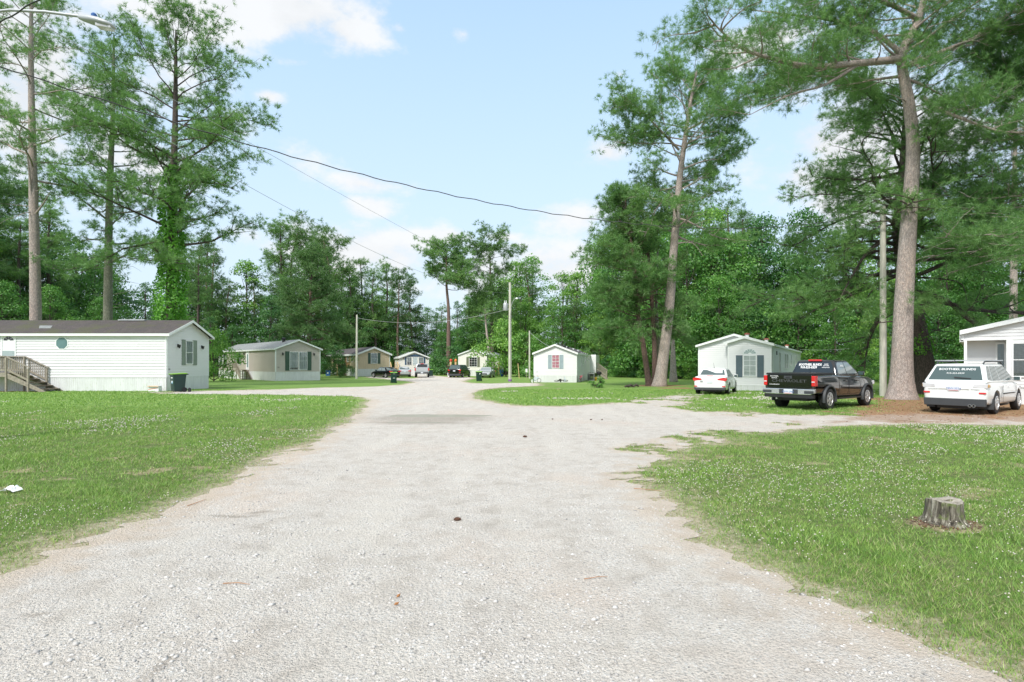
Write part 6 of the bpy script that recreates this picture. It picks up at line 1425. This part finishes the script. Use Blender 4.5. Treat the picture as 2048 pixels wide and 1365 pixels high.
def cable(label, a, b, sag, r_, m='wire', n=40, twist=False, name='overhead_cable'):
    a, b = Vector(a), Vector(b); pts = []
    for i in range(n + 1):
        t_ = i / n; p = a.lerp(b, t_); p.z -= sag * 4 * t_ * (1 - t_)
        if twist: p.z += .02 * math.sin(i * 1.7)
        pts.append(tuple(p))
    mb = MB(); mb.tube(pts, r_, 6); return tag(mb.build(name, M[m], None, smooth=60), label, 'cable')
cable('thick twisted cable sagging across the sky to the bare pole by the big pine', (bx, by, 8.2), tuple(PD), 2.06, .013, n=110, twist=True)
cable('heavy cable crossing the top left corner above the street lamp', (-11.4, 12.2, 8.55), (11.5, -.6, 7.0), -.25, .014, n=90, twist=True)
cable('upper thin cable running from the lamp pole to the transformer pole', (bx, by, 9.8), (P1.x, P1.y, P1.z + .1), .25, .007, 'wire_light'); cable('lower thin cable running from the lamp pole to the transformer pole', (bx, by, 9.0), (P1.x - .1, P1.y, P1.z - .9), 1.5, .008, 'wire_light')
cable('thin cable sagging between the transformer pole and the pole by the beige home', (P1.x, P1.y, Z(618, 59.8)), tuple(PB), 1.0, .02, 'wire_light'); cable('short service cable from the thin pole to the pink-curtain home roof', tuple(PC), (X(1098, 62), 62, Z(693, 62)), .15, .02, 'wire_light')
cable('light service cable leaving the rear roof of the arched-window home', (X(1600, 58), 58, Z(699, 58)), (X(1700, 54), 54, Z(697, 54)), .12, .011, 'wire_light')

# ------------------------------------------------------------------ stump
r = np.random.default_rng(4); sx, sy, _ = G(1888, 1052); sz = gh(sx, sy); D_ = sy
t = thing('tree_stump', 'weathered mossy tree stump standing in the right lawn', 'tree stump', (sx, sy, sz))
nseg, V, Fq = 96, [], []; hts = [-.05, 0, .015, .04, .07, .11, .15, .19, .222, .230]; Rb = .5 * 63 / F_PX * D_
gro = [(k * 6.28 / 11 + rnd.uniform(-.2, .2), rnd.uniform(.10, .22), rnd.uniform(.05, .10)) for k in range(11)]
for i, h_ in enumerate(hts):
    for k in range(nseg):
        a_ = 2 * math.pi * k / nseg; rr = Rb * (1 + .42 * math.exp(-max(h_, 0) / .05) * (.45 + .75 * float(vnoise(np.array(math.cos(a_) * 2 + 5), np.array(math.sin(a_) * 2), 3))))
        gsum = sum(dp * math.exp(-((math.atan2(math.sin(a_ - g0_), math.cos(a_ - g0_)) / w_) ** 2) * 4) for g0_, w_, dp in gro); rr *= 1 - gsum * 1.6 * (1.1 - h_ * 1.2)
        rr *= 1 + .05 * (float(fbm(np.array(math.cos(a_) * 9 + 5), np.array(math.sin(a_) * 9 + h_ * 6), 5)) - .5)
        if i == len(hts) - 1: rr *= .96
        hz = h_ + (.020 * math.sin(a_ * 2 + 1) + .022 * (float(vnoise(np.array(math.cos(a_) * 3), np.array(math.sin(a_) * 3), 8)) - .5)) * (h_ / .28 if h_ > 0 else 0)
        V.append((rr * math.cos(a_), rr * math.sin(a_), hz))
n = len(hts)
for rad_ in (.8, .55, .3, .08):
    for k in range(nseg):
        a_ = 2 * math.pi * k / nseg; x_, y_ = Rb * rad_ * math.cos(a_), Rb * rad_ * math.sin(a_); V.append((x_, y_, .224 + .02 * math.sin(a_ * 2 + 1) * rad_ + .03 * (float(fbm(np.array(x_ * 16), np.array(y_ * 30), 12)) - .5) - (.035 if abs(x_ * .9 + y_ * .3 - .03) < .012 else 0)))
n += 4
for i in range(n - 1):
    for k in range(nseg): k2 = (k + 1) % nseg; Fq.append((i * nseg + k, i * nseg + k2, (i + 1) * nseg + k2, (i + 1) * nseg + k))
m = bpy.data.materials.new('weathered_stump'); nt = NT(nodes_of(m)); co = nt.coord()
a_ = nt.noise(nt.scaled(co, (26, 26, 2.2)), 1, 6, .7); b_ = nt.noise(co, 9, 5, .7); c_ = nt.noise(nt.scaled(co, (1, 1, .5)), 14, 4)
col = nt.ramp(a_, [(.40, (.03, .026, .02)), (.50, (.12, .105, .08)), (.62, (.36, .34, .28))])
col = nt.mixc(nt.math('MULTIPLY', nt.maprange(b_, .50, .62), .75), col, (.13, .17, .05)); col = nt.mixc(nt.math('MULTIPLY', nt.maprange(c_, .60, .72), .85), col, (.03, .026, .02))
up = nt.n('ShaderNodeSeparateXYZ'); ge = nt.n('ShaderNodeNewGeometry'); nt.l(ge.outputs['Normal'], up.inputs[0]); top_ = nt.maprange(up.outputs[2], .55, .85)
rg_ = nt.noise(nt.scaled(co, (18, 60, 1)), 1, 5); col = nt.mixc(top_, col, nt.ramp(rg_, [(.3, (.20, .17, .13)), (.6, (.42, .39, .33))]))
nt.out(nt.principled(col, .95, nt.bump(nt.math('ADD', a_, c_), 1, .02)))
me = np_mesh('stump', np.array(V), np.array(Fq), m, True); addobj('stump_wood', me, t)
r = np.random.default_rng(17)
for nm, nn_, ext, mm in (('bark_fragments', 90, .13, 'litter'), ('soil_crumbs', 300, .12, 'soil')):
    if mm == 'soil': M['soil'] = mat('bare_soil', (.15, .10, .075), .95, var=.4, vscale=20)
    a_ = r.uniform(0, 6.28, nn_); rr = Rb * .9 + ext * r.random(nn_) ** 1.4; x = sx + rr * np.cos(a_) * 1.25 + .03 * r.normal(0, 1, nn_); y = sy - .02 + rr * np.sin(a_) + .03 * r.normal(0, 1, nn_)
    sprinkle(nm, x, y, .012, r.uniform(.006, .017, nn_), .5, M[mm], 'bark crumbs and soil scattered round the stump foot', r, rot=True, jit=.4)

# ------------------------------------------------------------------ small things
def cone_(label, px, py, s, rz):
    x, y, _ = G(px, py); t = thing('pine_cone', label, 'pine cone', (x, y, gh(x, y) + .004 + s * .35), rz); mb = MB()
    mb.lathe([(.1 * s, -.9 * s), (.42 * s, -.5 * s), (.46 * s, 0), (.30 * s, .5 * s), (.05 * s, .9 * s)], (0, 0, 0), 'x', 10)
    for i in range(34):
        u = -.8 + 1.6 * i / 34; a_ = i * 2.4; rr = (.46 * math.sqrt(max(.05, 1 - u * u * .9))) * s; c, q_ = math.cos(a_), math.sin(a_)
        mb.prism([(u * s, rr * c * .8, rr * q_ * .8), (u * s + .10 * s, rr * c + q_ * .12 * s, rr * q_ - c * .12 * s), (u * s + .16 * s, rr * c * 1.35, rr * q_ * 1.35), (u * s + .10 * s, rr * c - q_ * .12 * s, rr * q_ + c * .12 * s)], (.02 * s, 0, 0))
    return mb.build('scales', M['cone'], t)
cone_('flattened brown pine cone lying in the middle of the gravel road', 915, 1041, .045, .2); cone_('small dark pine cone farther up the gravel road', 1050, 876, .055, .1); cone_('dark pine cone left of the pair near the driveway mouth', 1105, 840, .035, .4); cone_('left dark pine cone of the close pair', 1182, 840, .038, 0); cone_('right dark pine cone of the close pair', 1204, 840, .038, .8)
def stick(label, p, q, r_=.006, m='litter'):
    (x0, y0, _), (x1, y1, _) = G(*p), G(*q); zs = [gh(x0, y0) + .012, gh((x0 + x1) / 2, (y0 + y1) / 2) + .016, gh(x1, y1) + .012]
    mb = MB(); mb.tube([(x0, y0, zs[0]), ((x0 + x1) / 2 + .01, (y0 + y1) / 2 + .01, zs[1]), (x1, y1, zs[2])], [r_, r_ * .8, r_ * .4], 6); tag(mb.build('twig', M[m], None), label, 'twig')
M['needle_dead'] = mat('dead_needle', (.38, .17, .06), .8)
stick('thin orange-brown twig lying on the left of the road', (446, 1174), (500, 1175), .0035, 'needle_dead'); stick('thin brown twig near the lower middle of the road', (1168, 1163), (1215, 1158), .003, 'needle_dead'); stick('pale broken stick lying in the right lawn', (1461, 952), (1478, 954), .009, 'dead')
stick('brown twig along the left verge of the road', (375, 1012), (412, 1000), .004, 'needle_dead'); stick('brown twig where gravel meets the right lawn', (1268, 979), (1322, 985), .004, 'needle_dead')
def leaf_(label, px, py, s, rz):
    x, y, _ = G(px, py); t = thing('dead_leaf', label, 'dead leaf', (x, y, gh(x, y) + .012), rz)
    MB().prism([(-s, 0, 0), (-.3 * s, -.35 * s, .01), (.4 * s, -.3 * s, 0), (s, 0, .014), (.3 * s, .4 * s, .004), (-.4 * s, .3 * s, .012)], (0, 0, .002)).build('blade', M['needle_dead'], t)
leaf_('upper of two curled brown leaves on the road', 797, 1197, .022, 1.1); leaf_('lower of two curled brown leaves on the road', 793, 1213, .018, .5)
# crumpled white paper on the left lawn
x, y, _ = G(22, 987); r = np.random.default_rng(2); mb = MB(); nu = 9
for i in range(nu):
    for j in range(nu): mb.v.append((x + (i / (nu - 1) - .5) * .19, y + (j / (nu - 1) - .5) * .14, gh(x, y) + .025 + float(r.uniform(0, .075)) * math.sin(math.pi * i / (nu - 1))))
for i in range(nu - 1):
    for j in range(nu - 1): mb.f.append((i * nu + j, (i + 1) * nu + j, (i + 1) * nu + j + 1, i * nu + j + 1))
o = mb.build('crumpled_paper', M['white_paint'], None); so = o.modifiers.new('s', 'SOLIDIFY'); so.thickness = .003; tag(o, 'crumpled white paper lying on the left lawn', 'litter')
# box by the white home
t = thing('storage_box', 'white box with an orange stripe against the white home skirting', 'box', onG(310, 34.9), R(4)); mb = MB()
for a in ((-.30, .30, -.18, -.165), (-.30, .30, .165, .18), (-.30, -.285, -.165, .165), (.285, .30, -.165, .165)): mb.box(*a, 0, .34)
mb.box(-.285, .285, -.165, .165, 0, .02); mb.build('box_walls', M['white_paint'], t); MB().prism([(-.30, -.184, .10), (.24, -.184, .20), (.24, -.184, .235), (-.30, -.184, .135)], (0, .003, 0)).build('stripe', M['orange'], t); MB().prism([(-.31, -.19, .345), (.31, -.19, .345), (.33, -.28, .30), (-.33, -.28, .30)], (0, 0, .008)).build('flap', M['card'], t); MB().box(-.28, .28, -.15, .16, .2, .31).build('contents', M['wood_brown'], t)
t = thing('doormat', 'small dark item beside the wheels of the lime-lidded bins', 'litter', onG(379, 34.6)); MB().lathe([(.05, 0), (.09, .03), (.08, .2), (.03, .25)], (0, 0, 0), 'z', 12).build('jug', M['black'], t, smooth=40); t.name = 'plastic_jug'; t['category'] = 'jug'; t['label'] = 'small black jug beside the large emblem bin'
# outdoor cooling unit
t = thing('cooling_unit', 'grey air conditioning unit beside the pink-curtain home', 'air conditioner', onG(1182, 62.5), R(-12)); mb = MB(); mb.box(-.36, .36, -.36, .36, .05, .10); mb.box(-.36, .36, -.36, .36, .78, .84)
for a in (-.36, .33):
    for b in (-.36, .33): mb.box(a, a + .03, b, b + .03, .10, .78)
mb.build('casing', M['metal_grey'], t); mb = MB()
for k in range(16): mb.box(-.34, .34, -.34, .34, .12 + k * .041, .135 + k * .041)
mb.build('grille', M['trim_grey'], t); MB().lathe([(.28, .845), (.28, .87), (.1, .88)], (0, 0, 0), 'z', 20).build('fan_guard', M['trim_grey'], t)
# children's bikes
def bike(label, loc, rz, cf, ct, s=1.0, lying=False, basket=None, stab=False):
    t = thing('childrens_bicycle', label, 'bicycle', loc, rz); t.scale = (s,) * 3
    if lying: t.rotation_euler = (R(72), 0, rz); t.location.z += .10
    for y, nm in ((-.36, 0), (.36, 1)):
        w_ = MB(); n_ = 24; rr = .20
        w_.tube([(y + rr * math.cos(2 * math.pi * k / n_), 0, .22 + rr * math.sin(2 * math.pi * k / n_)) for k in range(n_ + 1)], .022, 6, False); w = w_.build('wheel', M['rubber'], t, smooth=60)
        sp = MB()
        for k in range(5): a_ = math.pi * k / 5; sp.tube([(y - .19 * math.cos(a_), 0, .22 - .19 * math.sin(a_)), (y + .19 * math.cos(a_), 0, .22 + .19 * math.sin(a_))], .004, 4)
        sp.lathe([(.06, -.02), (.06, .02)], (y, 0, .22), 'y', 12); sp.build('spokes', M['white_paint'], w)
    mb = MB(); mb.tube([(-.36, 0, .22), (-.05, 0, .22), (.26, 0, .50)], .018, 6); mb.tube([(-.36, 0, .22), (-.14, 0, .50), (-.05, 0, .22)], .014, 6); mb.tube([(-.14, 0, .46), (.26, 0, .50)], .018, 6); mb.tube([(.24, 0, .62), (.36, 0, .22)], .016, 6); mb.build('frame', M[cf], t, smooth=60)
    MB().tube([(.20, -.20, .70), (.24, -.1, .64), (.24, .1, .64), (.20, .20, .70)], .014, 6).build('handlebar', M[ct], t, smooth=60); MB().tube([(-.14, 0, .46), (-.16, 0, .56)], .012, 6).build('seat_post', M['chrome'], t); MB().box(-.26, -.04, -.06, .06, .56, .60).build('saddle', M['black'], t, bevel=.02); MB().box(-.12, .02, -.10, .10, .20, .23).build('pedal', M['black'], t)
    if basket: MB().box(.30, .46, -.10, .10, .48, .62).build('basket', M[basket], t, bevel=.02)
    if stab:
        for sg in (-1, 1): MB().lathe([(.07, -.015), (.07, .015)], (-.36, sg * .15, .075), 'y', 14).build('stabiliser_wheel', M['white_paint'], t)
bike('blue and red childrens bike with white wheels at the pink-curtain home corner', onG(1071, 55.2), R(5), 'ltblue', 'red', .95, stab=True); bike('dark childrens bike lying against the pink-curtain home skirting', (X(1121, 54.9), 54.9, gz(0, 55) + .02), R(8), 'black', 'ltblue', 1.15, lying=True)
bike('pink childrens bike leaning at the side wall of the pink-curtain home', onG(1160.5, 56.2), R(68), 'pink', 'pink', 1.0, basket='pink')
t = thing('toy_bucket', 'yellow toy bucket right of the air conditioning unit', 'toy', onG(1190.5, 63.5)); MB().lathe([(.16, 0), (.22, .35), (.24, .36)], (0, 0, 0), 'z', 16).build('bucket', M['yellow'], t, smooth=40); MB().tube([(-.22, 0, .34), (-.1, 0, .46), (.1, 0, .46), (.22, 0, .34)], .012, 6).build('handle', M['black'], t)
t = thing('barbecue', 'small black barbecue under the wooden steps of the pink-curtain home', 'barbecue', onG(1198, 65)); MB().lathe([(.05, .55), (.26, .65), (.30, .78), (.26, .95), (.06, 1.02)], (0, 0, 0), 'z', 18).build('kettle', M['black'], t, smooth=40)
for k in range(3): MB().tube([(.2 * math.cos(k * 2.1), .2 * math.sin(k * 2.1), .65), (.32 * math.cos(k * 2.1), .32 * math.sin(k * 2.1), 0)], .02, 6).build('leg', M['metal_grey'], t)
# toys and clutter by the dark SUV
t = thing('play_tower', 'pale toy play tower with two orange tops left of the black SUV', 'toy', onG(908, 84), R(8))
for x_, c_ in ((-.45, 'red'), (.25, 'orange')):
    p_ = MB().tube([(x_ * 1.2, 0, 0), (x_, 0, 2.2)], .16, 8).build('post', M['wood_new'], t, smooth=50); MB().lathe([(.03, .42), (.18, .3), (.22, .12), (.16, 0)], (x_, 0, 2.2), 'z', 12).build('knob', M[c_], p_, smooth=50)
MB().box(-.45, .3, -.04, .04, 1.2, 1.32).build('crossbar', M['wood_new'], t)
t = thing('plastic_tub', 'white plastic tub with blue lid left of the play tower', 'tub', onG(899, 83)); MB().lathe([(.25, 0), (.32, .5)], (0, 0, 0), 'z', 14).build('tub', M['white_paint'], t, smooth=40); MB().lathe([(.34, .5), (.34, .58)], (0, 0, 0), 'z', 14).build('lid', M['ltblue'], t)
t = thing('toy_car', 'red and white childrens ride-on toy left of the black SUV', 'toy', onG(904.5, 80), R(20)); MB().box(-.4, .4, -.22, .22, .15, .42).build('toy_body', M['red'], t, bevel=.05); MB().box(-.15, .2, -.18, .18, .42, .62).build('toy_seat', M['white_paint'], t, bevel=.04)
for x_ in (-.26, .26):
    for y_ in (-.24, .24): MB().lathe([(.12, -.03), (.12, .03)], (x_, y_, .12), 'y', 12).build('toy_wheel', M['black'], t)
t = thing('blue_barrel', 'blue plastic barrel before the bushes right of the far steps', 'barrel', onG(1003.5, 86)); MB().lathe([(.24, 0), (.29, .1), (.30, .45), (.29, .8), (.25, .95)], (0, 0, 0), 'z', 16).build('barrel', M['blue'], t, smooth=40); MB().lathe([(.26, .95), (.26, 1.0), (.2, 1.02)], (0, 0, 0), 'z', 16).build('barrel_lid', M['blue'], t)
t = thing('blue_tote', 'blue tote with white mark beside the beige home steps', 'tote', onG(656.5, 90)); MB().box(-.3, .3, -.25, .25, 0, .85).build('tote_body', M['blue'], t, bevel=.03); MB().lathe([(.12, 0), (.12, -.01)], (0, -.26, .45), 'y', 14).build('white_mark', M['white_paint'], t); MB().box(-.32, .32, -.27, .27, .85, .92).build('tote_lid', M['black'], t)
# sticks and logs near the leaning pines
t = thing('fallen_log', 'dark broken log pieces on the grass left of the leaning pines', 'log', onG(1264, 41.5), R(15))
for k, (a, b, c) in enumerate(((-.35, 0, .07), (-.05, .12, .09), (.3, -.05, .075))): MB().tube([(a - .25, b - .1, .08), (a, b, .13 + .03 * k), (a + .25, b + .12, .09)], [c, c * 1.15, c * .8], 8).build('log', M['bark_dark'], t, smooth=60)
tm_, cm_ = broad_parts(77, .7, 1.3, 8, 160, .09, .0, leaves='leaf'); plant_tree('weed_clump', 'low weedy clump on the grass before the pink-curtain home', onG(1192, 41), tm_, cm_, cat='weed')
# ------------------------------------------------------------------ camera, sun, sky
cam = bpy.data.cameras.new('camera'); co_ = bpy.data.objects.new('camera', cam); COL.objects.link(co_)
cam.sensor_width = 36; cam.lens = F_PX / 2048 * 36; cam.shift_y = (HOR - 682.5) / 2048; cam.clip_end = 3000; cam.clip_start = .05
co_.location = (0, 0, CAM_H); co_.rotation_euler = (R(90), 0, 0); scene.camera = co_
EL, AZ = 46, 208          # sun high, behind the camera and to the left (azimuth clockwise from +y)
sd = Vector((math.sin(R(AZ)) * math.cos(R(EL)), math.cos(R(AZ)) * math.cos(R(EL)), math.sin(R(EL))))
L = bpy.data.lights.new('sun', 'SUN'); L.energy = 1.8; L.angle = R(10); L.color = (1, .96, .90); lo = bpy.data.objects.new('sun', L); COL.objects.link(lo)
lo.rotation_euler = sd.to_track_quat('Z', 'Y').to_euler(); lo.location = (0, 0, 50)
w = bpy.data.worlds.new('World'); scene.world = w; w.use_nodes = True; t = NT(w.node_tree); w.node_tree.nodes.clear()
sky = t.n('ShaderNodeTexSky', sky_type='NISHITA'); sky.sun_disc = False; sky.sun_elevation = R(EL); sky.sun_rotation = R(AZ); sky.dust_density = 2.0; sky.air_density = 1.0; sky.ozone_density = 1.5
g = t.n('ShaderNodeTexCoord').outputs['Generated']; sx_ = t.n('ShaderNodeSeparateXYZ'); t.l(g, sx_.inputs[0])
az = t.math('ARCTAN2', sx_.outputs[0], sx_.outputs[1]); el = t.math('ARCSINE', sx_.outputs[2])
wn = t.n('ShaderNodeTexNoise'); wn.inputs['Scale'].default_value = 6; wn.inputs['Detail'].default_value = 8; wn.inputs['Roughness'].default_value = .62
t.l(t.scaled(g, (1, 1, 1.7)), wn.inputs['Vector']); n1 = wn.outputs['Fac']
acc = None
def dirof(px, py): x_ = (px - CX) / F_PX; z_ = (HOR - py) / F_PX; return math.atan2(x_, 1), math.atan2(z_, math.hypot(1, x_))
for (px, py, rx, ry, st) in ((560, 15, 250, 95, 1.1), (330, -20, 300, 120, 1.), (690, 60, 110, 60, .9), (538, 193, 38, 20, .8), (725, 368, 95, 26, .75), (735, 415, 70, 32, .8), (872, 475, 95, 26, .9), (1215, 305, 75, 55, .85), (1160, 440, 120, 50, .6), (1010, 475, 50, 14, .6),
                             (590, 125, 45, 18, .45), (925, 68, 22, 16, .45), (600, 330, 60, 60, .35), (1240, 150, 14, 10, .4), (800, 55, 25, 20, .5), (60, 180, 420, 330, 1.15), (1700, 300, 330, 260, 1.2), (1560, 80, 200, 90, .8), (700, 510, 300, 85, .95), (1050, 540, 460, 75, .9), (2300, 100, 500, 300, .9), (-500, 100, 400, 300, .8)):
    a0, e0 = dirof(px, py); a1, _ = dirof(px + rx, py); _, e1 = dirof(px, py - ry)
    u = t.math('DIVIDE', t.math('SUBTRACT', az, a0), abs(a1 - a0)); v = t.math('DIVIDE', t.math('SUBTRACT', el, e0), abs(e1 - e0))
    d = t.math('SQRT', t.math('ADD', t.math('MULTIPLY', u, u), t.math('MULTIPLY', v, v)))
    k = t.math('MULTIPLY', t.math('SUBTRACT', 1.0, d, clamp=False), st); acc = k if acc is None else t.math('MAXIMUM', acc, k)
# a general field of cloud for the rest of the dome
wb = t.n('ShaderNodeTexNoise'); wb.inputs['Scale'].default_value = 2.2; wb.inputs['Detail'].default_value = 6; t.l(t.scaled(g, (1, 1, 2)), wb.inputs['Vector'])
behind = t.maprange(sx_.outputs[1], .15, -.25); acc = t.math('MAXIMUM', acc, t.math('SUBTRACT', t.math('MULTIPLY', behind, t.math('ADD', wb.outputs['Fac'], .15)), .35))
mask = t.maprange(t.math('ADD', acc, t.math('MULTIPLY', t.math('SUBTRACT', n1, .5), 3.2)), .05, .75)
veil = t.maprange(el, .60, -.02, 0, .9, 'LINEAR')              # thin high haze that whitens towards the horizon
c = t.mixc(t.math('ADD', t.math('MULTIPLY', veil, .46), .52), sky.outputs[0], t.mixc(veil, HIGH_SKY, WHITE_SKY))
cl = t.ramp(n1, [(.3, tuple(a * .86 for a in CLOUD)), (.6, CLOUD)])
c = t.mixc(t.math('MULTIPLY', mask, .92), c, cl)
over = t.maprange(el, .66, .95); c = t.mixc(t.math('MULTIPLY', over, .9), c, t.ramp(wb.outputs['Fac'], [(.3, (3.8, 4.2, 4.7)), (.65, (6.6, 6.6, 6.5))]))  # unseen bright cloud added overhead to lift the soft light on the scene
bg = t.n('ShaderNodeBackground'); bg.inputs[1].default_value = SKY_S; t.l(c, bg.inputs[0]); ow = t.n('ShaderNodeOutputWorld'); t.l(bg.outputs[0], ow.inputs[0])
vs = scene.view_settings; vs.view_transform = 'Standard'; vs.look = 'None'; vs.gamma = 1; vs.use_curve_mapping = False; vs.exposure = EXPO
scene.render.film_transparent = False
scene.cycles.max_bounces = 6; scene.cycles.diffuse_bounces = 3; scene.cycles.transparent_max_bounces = 12; scene.cycles.caustics_reflective = False; scene.cycles.caustics_refractive = False
